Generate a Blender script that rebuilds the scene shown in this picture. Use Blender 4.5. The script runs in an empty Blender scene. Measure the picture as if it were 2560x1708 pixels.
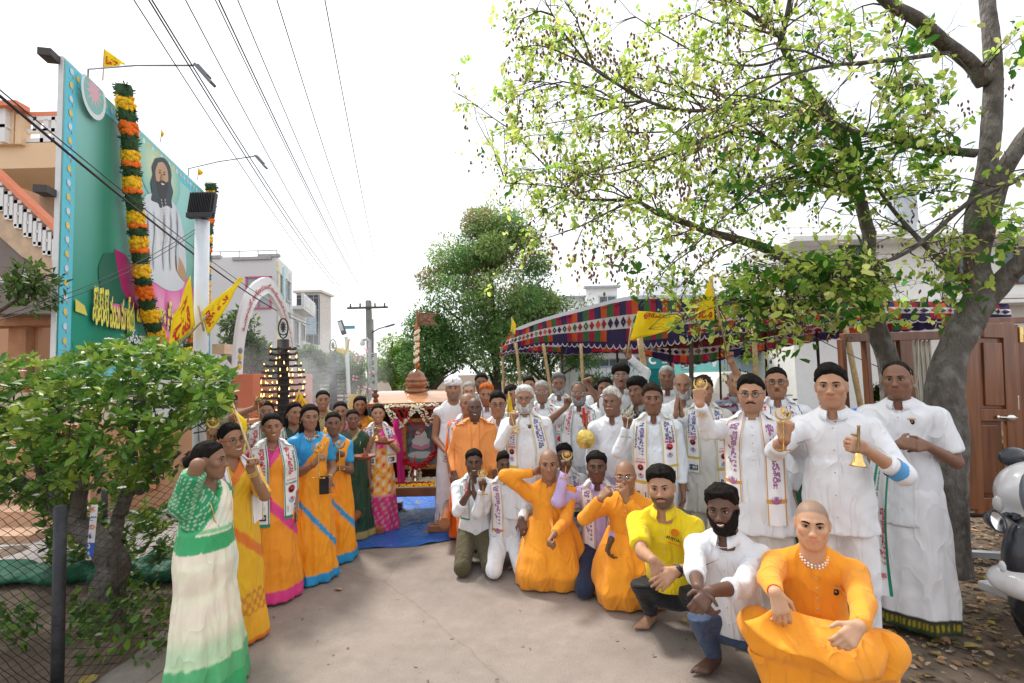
import bpy, math, random
import numpy as np
from mathutils import Vector, Matrix, noise as mnoise
R=math.radians
random.seed(7); np.random.seed(7)
sc=bpy.context.scene
col=sc.collection
# ---------------------------------------------------------------- camera
CAMH=1.8; PITCH=R(3.5); ROLL=R(1.5)
_f=Vector((0,math.cos(PITCH),math.sin(PITCH))); _r0=Vector((1,0,0)); _u0=Vector((0,-math.sin(PITCH),math.cos(PITCH)))
_r=_r0*math.cos(ROLL)-_u0*math.sin(ROLL); _u=_u0*math.cos(ROLL)+_r0*math.sin(ROLL)
cam=bpy.data.cameras.new('camera'); camo=bpy.data.objects.new('camera',cam); col.objects.link(camo)
cam.lens=18; cam.sensor_width=36; cam.clip_end=2000; cam.clip_start=0.05
camo.matrix_world=Matrix(((_r.x,_u.x,-_f.x,0),(_r.y,_u.y,-_f.y,0),(_r.z,_u.z,-_f.z,CAMH),(0,0,0,1)))
sc.camera=camo
# ---------------------------------------------------------------- sky, sun, exposure
SUN_EL=R(56); SUN_AZ=R(-38)     # azimuth from +Y towards +X
w=bpy.data.worlds.new('World'); sc.world=w; w.use_nodes=True
nt=w.node_tree; nt.nodes.clear()
out=nt.nodes.new('ShaderNodeOutputWorld')
sky=nt.nodes.new('ShaderNodeTexSky'); sky.sky_type='NISHITA'; sky.sun_disc=False
sky.sun_elevation=SUN_EL; sky.sun_rotation=SUN_AZ; sky.air_density=1.0; sky.dust_density=3.0; sky.ozone_density=1.0
bg=nt.nodes.new('ShaderNodeBackground'); bg.inputs[1].default_value=0.13
bg2=nt.nodes.new('ShaderNodeBackground'); bg2.inputs[0].default_value=(0.97,0.98,1.0,1); bg2.inputs[1].default_value=.92
tc=nt.nodes.new('ShaderNodeTexCoord'); nz=nt.nodes.new('ShaderNodeTexNoise'); nz.inputs['Scale'].default_value=2.2; nz.inputs['Detail'].default_value=5
mp=nt.nodes.new('ShaderNodeMapping'); mp.inputs['Scale'].default_value=(1,1,2.2)
nt.links.new(tc.outputs['Generated'],mp.inputs[0]); nt.links.new(mp.outputs[0],nz.inputs['Vector'])
rp=nt.nodes.new('ShaderNodeValToRGB'); rp.color_ramp.elements[0].position=.40; rp.color_ramp.elements[0].color=(.72,.72,.72,1); rp.color_ramp.elements[1].position=.56; rp.color_ramp.elements[1].color=(1,1,1,1)
nt.links.new(nz.outputs[0],rp.inputs[0])
mx=nt.nodes.new('ShaderNodeMixShader'); nt.links.new(rp.outputs[0],mx.inputs[0]); nt.links.new(sky.outputs[0],bg.inputs[0]); nt.links.new(bg.outputs[0],mx.inputs[1]); nt.links.new(bg2.outputs[0],mx.inputs[2]); nt.links.new(mx.outputs[0],out.inputs[0])
sun=bpy.data.lights.new('sun','SUN'); sun.energy=2.6; sun.angle=R(11); sun.color=(1,.95,.88)
suno=bpy.data.objects.new('sun',sun); col.objects.link(suno)
_sd=Vector((math.sin(SUN_AZ)*math.cos(SUN_EL),math.cos(SUN_AZ)*math.cos(SUN_EL),math.sin(SUN_EL)))
suno.rotation_euler=_sd.to_track_quat('Z','Y').to_euler()
sc.view_settings.view_transform='Standard'; sc.view_settings.look='None'; sc.view_settings.exposure=0.7; sc.view_settings.gamma=1
sc.view_settings.use_curve_mapping=False
sc.render.engine='CYCLES'
cy=sc.cycles; cy.max_bounces=6; cy.diffuse_bounces=3; cy.glossy_bounces=3; cy.transmission_bounces=4; cy.transparent_max_bounces=12; cy.volume_bounces=1
cy.use_denoising=True; cy.caustics_reflective=False; cy.caustics_refractive=False; cy.volume_step_rate=2.0
# ---------------------------------------------------------------- picture <-> world helpers (photo pixels 2560x1708)
def ray(px,py):
    return _f+_r*((px-1280)/1280)+_u*((854-py)/1280)
def P(px,py,d):            # point seen at that pixel at world distance y=d
    v=ray(px,py); t=d/v.y; return Vector((v.x*t,d,CAMH+v.z*t))
def G(px,py,z=0.0):        # ground point
    v=ray(px,py); t=(z-CAMH)/v.z; return Vector((v.x*t,v.y*t,z))
def D(x,y,d): return P(x*2560/2350,y*2560/2350,d)   # the same from 2350-wide readings
def pxm(d): return d/1280.0     # metres per photo pixel
# ---------------------------------------------------------------- objects
def tag(o,label=None,cat=None,group=None,kind=None):
    if label: o['label']=label
    if cat: o['category']=cat
    if group: o['group']=group
    if kind: o['kind']=kind
    return o
def empty(name,loc,rz=0,label=None,cat=None,group=None):
    o=bpy.data.objects.new(name,None); col.objects.link(o); o.location=loc; o.rotation_euler=(0,0,rz); o.empty_display_size=.1
    return tag(o,label,cat,group)
def link(name,me,parent=None,loc=None):
    o=bpy.data.objects.new(name,me); col.objects.link(o)
    if parent: o.parent=parent
    if loc is not None: o.location=loc
    return o
def copy_tree(o,parent=None):
    c=o.copy(); col.objects.link(c)
    if parent: c.parent=parent
    for ch in list(o.children): copy_tree(ch,c)
    return c
class MB:
    def __init__(s): s.V=[]; s.F=[]; s.M=[]; s.C=[]; s.n=0
    def add(s,V,F,m=0,c=None):
        V=np.asarray(V,float).reshape(-1,3); s.V.append(V)
        n=s.n
        s.F+= [tuple(int(i)+n for i in f) for f in F]; s.M+=[m]*len(F) if np.isscalar(m) else list(m)
        if c is None: s.C.append(np.ones((len(V),3)))
        else:
            c=np.asarray(c,float); s.C.append(np.tile(c,(len(V),1)) if c.ndim==1 else c)
        s.n+=len(V); return s
    def box(s,c,d,m=0,rz=0,R3=None,col=None):
        x,y,z=[v/2 for v in d]
        V=np.array([(-x,-y,-z),(x,-y,-z),(x,y,-z),(-x,y,-z),(-x,-y,z),(x,-y,z),(x,y,z),(-x,y,z)])
        if rz: V=V@rotz(rz).T
        if R3 is not None: V=V@np.asarray(R3).T
        return s.add(V+np.array(c),[(0,3,2,1),(4,5,6,7),(0,1,5,4),(1,2,6,5),(2,3,7,6),(3,0,4,7)],m,col)
    def tube(s,pts,r,n=8,m=0,cap=True,flat=None,col=None):
        V,F=tube(pts,r,n,cap,flat); return s.add(V,F,m,col)
    def lathe(s,prof,c=(0,0,0),n=20,m=0,fn=None,col=None):
        V,F=lathe(prof,n,fn); return s.add(V+np.array(c),F,m,col)
    def ball(s,c,r,n=10,m=0,col=None):
        r=(r,r,r) if np.isscalar(r) else r
        pr=[(math.sin(t)+1e-5,-math.cos(t)) for t in np.linspace(0,math.pi,max(4,n//2+1))]
        V,F=lathe(pr,n); return s.add(V*np.array(r)+np.array(c),F,m,col)
    def prism(s,poly,o,ax,ay,t,m=0,col=None,ms=None):
        # polygon in plane (ax,ay) at o, thickness t along normal (both sides t/2)
        ax=np.array(ax,float); ay=np.array(ay,float); nrm=np.cross(ax,ay); nrm/=np.linalg.norm(nrm); o=np.array(o,float)
        k=len(poly); B=np.array([o+ax*p[0]+ay*p[1] for p in poly])
        V=np.vstack([B+nrm*t/2,B-nrm*t/2])
        F=[tuple(range(k)),tuple(range(2*k-1,k-1,-1))]+[(i,i+k,(i+1)%k+k,(i+1)%k) for i in range(k)]
        return s.add(V,F,m,col)
    def mesh(s,name,mats,smooth=False):
        me=bpy.data.meshes.new(name)
        V=np.vstack(s.V) if s.V else np.zeros((0,3))
        me.from_pydata(V.tolist(),[],s.F)
        for m in (mats if isinstance(mats,(list,tuple)) else [mats]): me.materials.append(m)
        me.polygons.foreach_set('material_index',s.M)
        if smooth is True: me.polygons.foreach_set('use_smooth',[True]*len(s.F))
        C=np.vstack(s.C) if s.C else np.zeros((0,3))
        if len(C) and C.min()<.9999:
            a=me.color_attributes.new('Col','FLOAT_COLOR','POINT'); a.data.foreach_set('color',np.hstack([C,np.ones((len(C),1))]).ravel())
        me.update()
        return me
    def build(s,name,mats,parent=None,smooth=False,loc=None,bevel=0,sharp=None):
        me=s.mesh(name,mats,smooth)
        if sharp is not None:
            me.polygons.foreach_set('use_smooth',[True]*len(s.F))
            try: me.set_sharp_from_angle(angle=R(sharp))
            except Exception: pass
        o=link(name,me,parent,loc)
        if bevel:
            b=o.modifiers.new('b','BEVEL'); b.width=bevel; b.segments=2; b.limit_method='ANGLE'
        return o
def rotz(a): c,s=math.cos(a),math.sin(a); return np.array([[c,-s,0],[s,c,0],[0,0,1.]])
def rotx(a): c,s=math.cos(a),math.sin(a); return np.array([[1.,0,0],[0,c,-s],[0,s,c]])
def roty(a): c,s=math.cos(a),math.sin(a); return np.array([[c,0,s],[0,1.,0],[-s,0,c]])
def frame_at(up,fwd=(0,-1,0)):
    z=nrm(up); x=nrm(np.cross(fwd,z)); y=np.cross(z,x); return np.array([x,y,z]).T   # columns
def nrm(v): v=np.asarray(v,float); return v/(np.linalg.norm(v)+1e-12)
def tube(pts,r,n=8,cap=True,flat=None):
    pts=np.array([tuple(p) for p in pts],float); k=len(pts); r=np.full(k,r,float) if np.isscalar(r) else np.interp(np.linspace(0,1,k),np.linspace(0,1,len(r)),r)
    T=np.gradient(pts,axis=0); T/= (np.linalg.norm(T,axis=1)[:,None]+1e-12)
    up=np.array([0,0,1.]) if abs(T[0][2])<.9 else np.array([0,1.,0]); V=[]
    a=np.linspace(0,2*math.pi,n,endpoint=False)
    u=nrm(np.cross(up,T[0]))
    for i in range(k):
        u=nrm(u-T[i]*np.dot(u,T[i])); v=np.cross(T[i],u)
        fu,fv=(1,1) if flat is None else flat
        V.append(pts[i]+r[i]*(np.cos(a)[:,None]*u*fu+np.sin(a)[:,None]*v*fv))
    V=np.vstack(V); F=[]
    for i in range(k-1):
        for j in range(n): F.append((i*n+j,i*n+(j+1)%n,(i+1)*n+(j+1)%n,(i+1)*n+j))
    if cap: F.append(tuple(range(n-1,-1,-1))); F.append(tuple(range((k-1)*n,k*n)))
    return V,F
def lathe(prof,n=20,fn=None):
    V=[];F=[];k=len(prof)
    for i,(r,z) in enumerate(prof):
        for j in range(n):
            a=2*math.pi*j/n; rr=r*(fn(a,z) if fn else 1); V.append((rr*math.cos(a),rr*math.sin(a),z))
    for i in range(k-1):
        for j in range(n): F.append((i*n+j,i*n+(j+1)%n,(i+1)*n+(j+1)%n,(i+1)*n+j))
    F.append(tuple(range(n-1,-1,-1))); F.append(tuple(range((k-1)*n,k*n)))
    return np.array(V),F
def gridF(nu,nv):   # index i*nv+j
    return [(i*nv+j,(i+1)*nv+j,(i+1)*nv+j+1,i*nv+j+1) for i in range(nu-1) for j in range(nv-1)]
def bez(p,n=12):
    p=[np.array(tuple(q),float) for q in p]; out=[]
    # catmull-rom through the points
    q=[2*p[0]-p[1]]+p+[2*p[-1]-p[-2]]
    for i in range(1,len(q)-2):
        for t in np.linspace(0,1,n,endpoint=False):
            a,b,c,d=q[i-1:i+3]; out.append(.5*((2*b)+(c-a)*t+(2*a-5*b+4*c-d)*t*t+(-a+3*b-3*c+d)*t**3))
    out.append(p[-1]); return out
# ---------------------------------------------------------------- materials
_MC={}
def mat(name,c=(.5,.5,.5),rough=.7,metal=0,var=.15,vs=6,bump=0,bs=40,bd=.01,spec=.4,attr=False,trans=0,tcol=None,emit=0,sheen=0,stretch=None,coat=0,alpha=None,dirt=None,wr=0,wrs=9):
    if name in _MC: return _MC[name]
    m=bpy.data.materials.new(name); m.use_nodes=True; t=m.node_tree; b=t.nodes['Principled BSDF']; o=t.nodes['Material Output']
    L=t.links.new; N=t.nodes.new
    b.inputs['Roughness'].default_value=rough; b.inputs['Metallic'].default_value=metal; b.inputs['Specular IOR Level'].default_value=spec
    tcn=N('ShaderNodeTexCoord'); vec=tcn.outputs['Object']
    if stretch:
        mpn=N('ShaderNodeMapping'); mpn.inputs['Scale'].default_value=stretch; L(vec,mpn.inputs[0]); vec=mpn.outputs[0]
    if attr:
        a=N('ShaderNodeAttribute'); a.attribute_name='Col'; base=a.outputs['Color']
    else:
        rgb=N('ShaderNodeRGB'); rgb.outputs[0].default_value=(*c,1); base=rgb.outputs[0]
    if var:
        n1=N('ShaderNodeTexNoise'); n1.inputs['Scale'].default_value=vs; n1.inputs['Detail'].default_value=6; L(vec,n1.inputs['Vector'])
        mr=N('ShaderNodeMapRange'); mr.inputs[1].default_value=.3; mr.inputs[2].default_value=.7; mr.inputs[3].default_value=1-var; mr.inputs[4].default_value=1+var; L(n1.outputs[0],mr.inputs[0])
        mm=N('ShaderNodeVectorMath'); mm.operation='SCALE'; L(base,mm.inputs[0]); L(mr.outputs[0],mm.inputs['Scale']); base=mm.outputs[0]
    if dirt:
        n2=N('ShaderNodeTexNoise'); n2.inputs['Scale'].default_value=dirt[1]; n2.inputs['Detail'].default_value=8; L(tcn.outputs['Object'],n2.inputs['Vector'])
        cr=N('ShaderNodeMapRange'); cr.inputs[1].default_value=.5; cr.inputs[2].default_value=.72; L(n2.outputs[0],cr.inputs[0])
        mxn=N('ShaderNodeMix'); mxn.data_type='RGBA'; L(cr.outputs[0],mxn.inputs[0]); L(base,mxn.inputs[6]); mxn.inputs[7].default_value=(*dirt[0],1); base=mxn.outputs[2]
    L(base,b.inputs['Base Color'])
    nin=None
    if bump:
        n3=N('ShaderNodeTexNoise'); n3.inputs['Scale'].default_value=bs; n3.inputs['Detail'].default_value=4; L(vec,n3.inputs['Vector'])
        bp=N('ShaderNodeBump'); bp.inputs['Strength'].default_value=bump; bp.inputs['Distance'].default_value=bd; L(n3.outputs[0],bp.inputs['Height']); nin=bp.outputs[0]
    if wr:
        mpw=N('ShaderNodeMapping'); mpw.inputs['Scale'].default_value=(1.4,1.4,.6); mpw.inputs['Rotation'].default_value=(.3,.5,0); L(tcn.outputs['Object'],mpw.inputs[0])
        n4=N('ShaderNodeTexNoise'); n4.inputs['Scale'].default_value=wrs; n4.inputs['Detail'].default_value=1.5; n4.inputs['Distortion'].default_value=.5; n4.inputs['Roughness'].default_value=.4; L(mpw.outputs[0],n4.inputs['Vector'])
        m1=N('ShaderNodeMath'); m1.operation='SUBTRACT'; m1.inputs[1].default_value=.5; L(n4.outputs[0],m1.inputs[0]); m2=N('ShaderNodeMath'); m2.operation='ABSOLUTE'; L(m1.outputs[0],m2.inputs[0])
        m3=N('ShaderNodeMath'); m3.operation='POWER'; m3.inputs[1].default_value=.75; L(m2.outputs[0],m3.inputs[0]); m4=N('ShaderNodeMath'); m4.operation='MULTIPLY_ADD'; m4.inputs[1].default_value=-1.0; m4.inputs[2].default_value=1; L(m3.outputs[0],m4.inputs[0])
        bp2=N('ShaderNodeBump'); bp2.inputs['Strength'].default_value=wr; bp2.inputs['Distance'].default_value=.03; L(m4.outputs[0],bp2.inputs['Height'])
        if nin: L(nin,bp2.inputs['Normal'])
        nin=bp2.outputs[0]
    if nin: L(nin,b.inputs['Normal'])
    if sheen: b.inputs['Sheen Weight'].default_value=sheen
    if coat: b.inputs['Coat Weight'].default_value=coat; b.inputs['Coat Roughness'].default_value=.12
    if emit: b.inputs['Emission Color'].default_value=(*c,1); b.inputs['Emission Strength'].default_value=emit
    if trans:
        tr=N('ShaderNodeBsdfTranslucent')
        if tcol: tr.inputs[0].default_value=(*tcol,1)
        else: L(base,tr.inputs[0])
        ms=N('ShaderNodeMixShader'); ms.inputs[0].default_value=trans; L(b.outputs[0],ms.inputs[1]); L(tr.outputs[0],ms.inputs[2]); L(ms.outputs[0],o.inputs[0])
    _MC[name]=m; return m
def s2l(r,g,b): return tuple(((v/255)/12.92 if v<=10 else ((v/255+.055)/1.055)**2.4) for v in (r,g,b))
# text -> flat triangles (cached)
_TX={}
def textmesh(s,off=.012):
    if (s,off) in _TX: return _TX[(s,off)]
    c=bpy.data.curves.new('t','FONT'); c.body=s; c.size=1; c.resolution_u=1; c.offset=off
    o=bpy.data.objects.new('t',c); col.objects.link(o)
    dg=bpy.context.evaluated_depsgraph_get(); me=bpy.data.meshes.new_from_object(o.evaluated_get(dg))
    V=np.empty(len(me.vertices)*3); me.vertices.foreach_get('co',V); V=V.reshape(-1,3)[:,:2]
    F=[tuple(p.vertices) for p in me.polygons]
    bpy.data.objects.remove(o); bpy.data.curves.remove(c); bpy.data.meshes.remove(me)
    if len(V): V=V-V.min(0); 
    _TX[(s,off)]=(V,F); return V,F
def put_text(mb,s,o,ax,ay,h=None,w=None,m=0,lift=.003,off=.012,col=None):
    """flat text in plane: o lower-left, ax along, ay up; scaled to height h (or width w)"""
    V,F=textmesh(s,off); 
    if not len(V): return
    e=V.max(0); sx=sy=(h/e[1] if h else w/e[0])
    if h and w: sx=w/e[0]
    ax=nrm(ax); ay=nrm(ay); n=np.cross(ax,ay)
    Q=np.array(tuple(o))+V[:,:1]*sx*ax+V[:,1:]*sy*ay+n*lift
    mb.add(Q,F,m,col)
GOLD=mat('gold',(.85,.56,.18),rough=.28,metal=1,var=.15,vs=30); SILVER=mat('silver',(.7,.7,.7),rough=.2,metal=1,var=0); BRASS=mat('brass',(.80,.55,.20),rough=.25,metal=1,var=.2,vs=20)
# ---------------------------------------------------------------- implicit shapes -> one continuous surface
def snets(Dg,org,h):
    S=Dg<0; shp=np.array(Dg.shape); cs=shp-1
    ids=[];pos=[];quads=[]
    for ax in range(3):
        sl0=[slice(None)]*3; sl1=[slice(None)]*3; sl0[ax]=slice(0,-1); sl1[ax]=slice(1,None)
        a=Dg[tuple(sl0)]; b=Dg[tuple(sl1)]; sa=S[tuple(sl0)]; cr=sa!=S[tuple(sl1)]
        I=np.array(np.nonzero(cr)).T
        if not len(I): continue
        o1,o2=[x for x in (0,1,2) if x!=ax]
        ok=(I[:,o1]>0)&(I[:,o2]>0)&(I[:,o1]<cs[o1])&(I[:,o2]<cs[o2]); I=I[ok]
        if not len(I): continue
        va=a[tuple(I.T)]; vb=b[tuple(I.T)]; t=va/(va-vb); p=I.astype(float); p[:,ax]+=t
        ring=[]
        for d1,d2 in ((0,0),(1,0),(1,1),(0,1)):
            C=I.copy(); C[:,o1]-=d1; C[:,o2]-=d2
            f=(C[:,0]*cs[1]+C[:,1])*cs[2]+C[:,2]; ring.append(f); ids.append(f); pos.append(p)
        q=np.array(ring).T; fl=sa[tuple(I.T)]
        if ax==1: fl=~fl
        q[fl]=q[fl][:,::-1]; quads.append(q)
    if not ids: return np.zeros((0,3)),np.zeros((0,4),int)
    ids=np.concatenate(ids); pos=np.vstack(pos)
    u,inv=np.unique(ids,return_inverse=True); n=np.bincount(inv)
    V=np.stack([np.bincount(inv,pos[:,k])/n for k in range(3)],1)*h+org
    Q=np.searchsorted(u,np.vstack(quads))
    return V,Q[:,::-1]
def smin(a,b,k):
    if k<=0: return np.minimum(a,b)
    h=np.maximum(k-np.abs(a-b),0)/k; return np.minimum(a,b)-h*h*k*.25
def smax(a,b,k): return -smin(-a,-b,k)
class Vol:
    def __init__(s,lo,hi,h):
        s.h=h; s.o=np.array(lo,float)-2*h; n=np.ceil((np.array(hi)-s.o)/h).astype(int)+3; s.n=n
        s.ax=[s.o[i]+np.arange(n[i])*h for i in range(3)]; s.D=np.full(n,.25,np.float32)
    def reg(s,lo,hi,pad):
        return tuple(slice(max(0,int((lo[i]-pad-s.o[i])/s.h)),max(0,int((hi[i]+pad-s.o[i])/s.h)+2)) for i in range(3))
    def xyz(s,r=None):
        r=r or (slice(None),)*3
        return s.ax[0][r[0]][:,None,None],s.ax[1][r[1]][None,:,None],s.ax[2][r[2]][None,None,:]
    def _app(s,r,d,k,sub):
        if 0 in d.shape: return
        s.D[r]=smax(s.D[r],-d,k) if sub else smin(s.D[r],d,k)
    def cap(s,a,b,ra,rb=None,k=.02,sub=False,sc=None):
        rb=ra if rb is None else rb; a=np.array(tuple(a),float); b=np.array(tuple(b),float); m=max(ra,rb)
        r=s.reg(np.minimum(a,b)-m,np.maximum(a,b)+m,k+2*s.h); X,Y,Z=s.xyz(r); v=b-a; L=v@v+1e-12
        px,py,pz=X-a[0],Y-a[1],Z-a[2]; t=np.clip((px*v[0]+py*v[1]+pz*v[2])/L,0,1)
        d=np.sqrt((px-t*v[0])**2+(py-t*v[1])**2+(pz-t*v[2])**2)-(ra+(rb-ra)*t)
        s._app(r,d,k,sub); return s
    def ell(s,c,rad,k=.03,Rm=None,sub=False):
        c=np.array(tuple(c),float); rad=np.array(rad,float); m=np.full(3,rad.max()) if Rm is not None else rad
        r=s.reg(c-m,c+m,k+2*s.h); X,Y,Z=s.xyz(r); X=X-c[0];Y=Y-c[1];Z=Z-c[2]
        if Rm is not None: X,Y,Z=[Rm[0][i]*X+Rm[1][i]*Y+Rm[2][i]*Z for i in range(3)]
        k0=np.sqrt((X/rad[0])**2+(Y/rad[1])**2+(Z/rad[2])**2); k1=np.sqrt((X/rad[0]**2)**2+(Y/rad[1]**2)**2+(Z/rad[2]**2)**2)
        s._app(r,k0*(k0-1)/(k1+1e-6),k,sub); return s
    def skirt(s,prof,folds=(9,.03),k=.03,seed=0,tw=0):
        """prof rows: z,cx,cy,rx,ry (z rising); folds grow towards the lowest z"""
        pr=np.array(prof,float); zl,zh=pr[0,0],pr[-1,0]
        lo=(min(pr[:,1]-pr[:,3])-.05,min(pr[:,2]-pr[:,4])-.05,zl); hi=(max(pr[:,1]+pr[:,3])+.05,max(pr[:,2]+pr[:,4])+.05,zh)
        r=s.reg(lo,hi,.03+k); X,Y,Z=s.xyz(r); zz=s.ax[2][r[2]]
        f=[np.interp(zz,pr[:,0],pr[:,i])[None,None,:] for i in (1,2,3,4)]
        x=(X-f[0]); y=(Y-f[1]); th=np.arctan2(y/f[3],x/f[2]); u=np.clip((zh-Z)/(zh-zl+1e-6),0,1)
        n=folds[0]; rg=np.random.RandomState(seed); p=rg.rand(4)*6.28
        fo=folds[1]*(.25+.75*u)*(np.sin(n*th+p[0]+tw*u+1.2*np.sin(2*th+p[1]))*.6+.4*np.sin((n*2+1)*th+p[2]-tw*.5*u)+.35*np.sin(5*Z*3.1+th*3+p[3])*.6)
        q=np.sqrt((x/f[2])**2+(y/f[3])**2)-1
        d=q*np.minimum(f[2],f[3])-fo
        d=np.maximum(d,np.maximum(zl-Z,Z-zh))
        s._app(r,d,k,False); return s
    def wrinkle(s,amp,fr,seed=0,st=(1,1,.6)):
        X,Y,Z=s.xyz(); rg=np.random.RandomState(seed); D0=0
        wx=.25*np.sin(Y*fr*.6+Z*fr*.5+rg.rand()*6)+.2*np.sin(X*fr*.8-Z*fr*.3)
        for i in range(4):
            v=rg.randn(3); v/=np.linalg.norm(v); f=fr*(1+.55*i)
            D0=D0+((1-2*np.abs(np.sin((X*v[0]*st[0]+Y*v[1]*st[1]+Z*v[2]*st[2])*f*.5+rg.rand()*6.28+wx*1.5)))*-1.0 if i<3 else np.sin((X*v[0]+Z*v[2])*f+wx*3))/(1+.5*i)
        s.D+= (amp*.5*D0).astype(np.float32); return s
    def cutz(s,z,above=True,k=.0):
        X,Y,Z=s.xyz(); s.D=smax(s.D,(Z-z if above else z-Z)+X*0+Y*0,k).astype(np.float32); return s
    def plane(s,p,n,k=0):     # keep the side opposite to n
        X,Y,Z=s.xyz(); s.D=smax(s.D,((X-p[0])*n[0]+(Y-p[1])*n[1]+(Z-p[2])*n[2]),k).astype(np.float32); return s
    def get(s): return snets(s.D,s.o,s.h)
    def front(s,x,z,dirn=1):
        """largest y with solid at column (x,z) (local face direction is +Y)"""
        i=int(round((x-s.o[0])/s.h)); k=int(round((z-s.o[2])/s.h))
        if not(0<=i<s.n[0] and 0<=k<s.n[2]): return None
        c=np.nonzero(s.D[i,:,k]<0)[0]
        if not len(c): return None
        j=c[-1]
        if j+1>=s.n[1]: return s.ax[1][j]
        a,b=s.D[i,j,k],s.D[i,j+1,k]; return s.ax[1][j]+s.h*a/(a-b)
def sdmesh(name,vol,mats,colr=None,VF=None,extra=None,quant=None):
    V,Q=VF if VF is not None else vol.get()
    me=bpy.data.meshes.new(name); 
    Vs=V; Fs=Q.tolist(); C=None
    if colr is not None: C=np.asarray(colr(V)) if callable(colr) else np.tile(np.array(colr,float),(len(V),1))
    if extra:
        Vl=[V]; Cl=[C] if C is not None else None; n=len(V)
        for (v,f,c) in extra:
            Vl.append(v); Fs+= [[i+n for i in q] for q in f]; n+=len(v)
            if Cl is not None: Cl.append(c if np.ndim(c)==2 else np.tile(np.array(c,float),(len(v),1)))
        Vs=np.vstack(Vl); C=np.vstack(Cl) if Cl else None
    me.from_pydata(np.asarray(Vs).tolist(),[],Fs)
    for m in (mats if isinstance(mats,(list,tuple)) else [mats]): me.materials.append(m)
    me.polygons.foreach_set('use_smooth',[True]*len(Fs))
    if C is not None:
        a=me.color_attributes.new('Col','FLOAT_COLOR','POINT'); a.data.foreach_set('color',np.hstack([C,np.ones((len(C),1))]).ravel())
    me.update(); return me
# ================================================================ ground and road
def fastmesh(name,V,Q,mats,mi=None,C=None,smooth=False):
    V=np.asarray(V,np.float32); Q=np.asarray(Q,np.int32); me=bpy.data.meshes.new(name); n=len(Q); k=Q.shape[1]
    me.vertices.add(len(V)); me.vertices.foreach_set('co',V.ravel()); me.loops.add(n*k); me.loops.foreach_set('vertex_index',Q.ravel())
    me.polygons.add(n); me.polygons.foreach_set('loop_start',np.arange(n,dtype=np.int32)*k); me.polygons.foreach_set('loop_total',np.full(n,k,np.int32))
    for m in (mats if isinstance(mats,(list,tuple)) else [mats]): me.materials.append(m)
    if mi is not None: me.polygons.foreach_set('material_index',np.asarray(mi,np.int32))
    if smooth: me.polygons.foreach_set('use_smooth',[True]*n)
    if C is not None: a=me.color_attributes.new('Col','FLOAT_COLOR','POINT'); a.data.foreach_set('color',np.hstack([C,np.ones((len(C),1))]).ravel().astype(np.float32))
    me.update(); me.validate(); return me
LEAF=np.array([(0,0,0),(.30,.22,.05),(.68,.25,.02),(1,0,-.10),(.68,-.25,.02),(.30,-.22,.05),(.35,0,-.03),(.7,0,-.05)],float)
LEAFQ=[(0,6,1,0),(0,5,6,0)]  # replaced below
LQ=np.array([(0,6,2,1),(6,7,3,2),(0,5,4,6),(6,4,3,7)])
def leaves(pos,dirs,size,nm=None,wid=1.0,rg=None,Cc=None,simple=False):
    """pos (n,3), dirs (n,3), size (n,), returns V,Q,C"""
    rg=rg or np.random; n=len(pos); d=dirs/(np.linalg.norm(dirs,axis=1)[:,None]+1e-9)
    up=nm if nm is not None else rg.randn(n,3)*.45+np.array([0,0,1.]); s=np.cross(up,d); s/= (np.linalg.norm(s,axis=1)[:,None]+1e-9); u=np.cross(d,s)
    T=LEAF if not simple else np.array([(0,0,0),(.5,.28,.04),(1,0,-.05),(.5,-.28,.04)]); Qt=LQ if not simple else np.array([(0,3,2,1)])
    V=pos[:,None,:]+size[:,None,None]*(T[None,:,0:1]*d[:,None,:]+T[None,:,1:2]*wid*s[:,None,:]+T[None,:,2:3]*u[:,None,:])
    Q=(Qt[None]+ (np.arange(n)*len(T))[:,None,None]).reshape(-1,4)
    return V.reshape(-1,3),Q,(np.repeat(Cc,len(T),axis=0) if Cc is not None else None)
def ground_mat(name,c1,c2,sc1,bump=.6,c3=None,sc3=30):
    m=mat(name,c1,rough=.95,var=.22,vs=5,bump=bump,bs=sc1,spec=.15,dirt=(c2,1.7))
    return m
GND=ground_mat('dirt_ground',(.155,.118,.088),(.10,.078,.06),22,1.0)
_t=GND.node_tree; _b=_t.nodes['Principled BSDF']; _s0=_b.inputs['Base Color'].links[0].from_socket; _tc=_t.nodes.new('ShaderNodeTexCoord'); _sx=_t.nodes.new('ShaderNodeSeparateXYZ'); _t.links.new(_tc.outputs['Object'],_sx.inputs[0])
_n=_t.nodes.new('ShaderNodeTexNoise'); _n.inputs['Scale'].default_value=3; _n.inputs['Detail'].default_value=7; _t.links.new(_tc.outputs['Object'],_n.inputs['Vector']); _ma=_t.nodes.new('ShaderNodeMath'); _ma.operation='MULTIPLY_ADD'; _ma.inputs[1].default_value=1.6; _t.links.new(_n.outputs[0],_ma.inputs[0]); _t.links.new(_sx.outputs[0],_ma.inputs[2])
_mr=_t.nodes.new('ShaderNodeMapRange'); _mr.inputs[1].default_value=2.0; _mr.inputs[2].default_value=3.5; _mr.inputs[3].default_value=1; _mr.inputs[4].default_value=0; _t.links.new(_ma.outputs[0],_mr.inputs[0]); _m2=_t.nodes.new('ShaderNodeMath'); _m2.operation='GREATER_THAN'; _m2.inputs[1].default_value=.2; _t.links.new(_sx.outputs[0],_m2.inputs[0]); _m3=_t.nodes.new('ShaderNodeMath'); _m3.operation='MULTIPLY'; _t.links.new(_mr.outputs[0],_m3.inputs[0]); _t.links.new(_m2.outputs[0],_m3.inputs[1])
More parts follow.
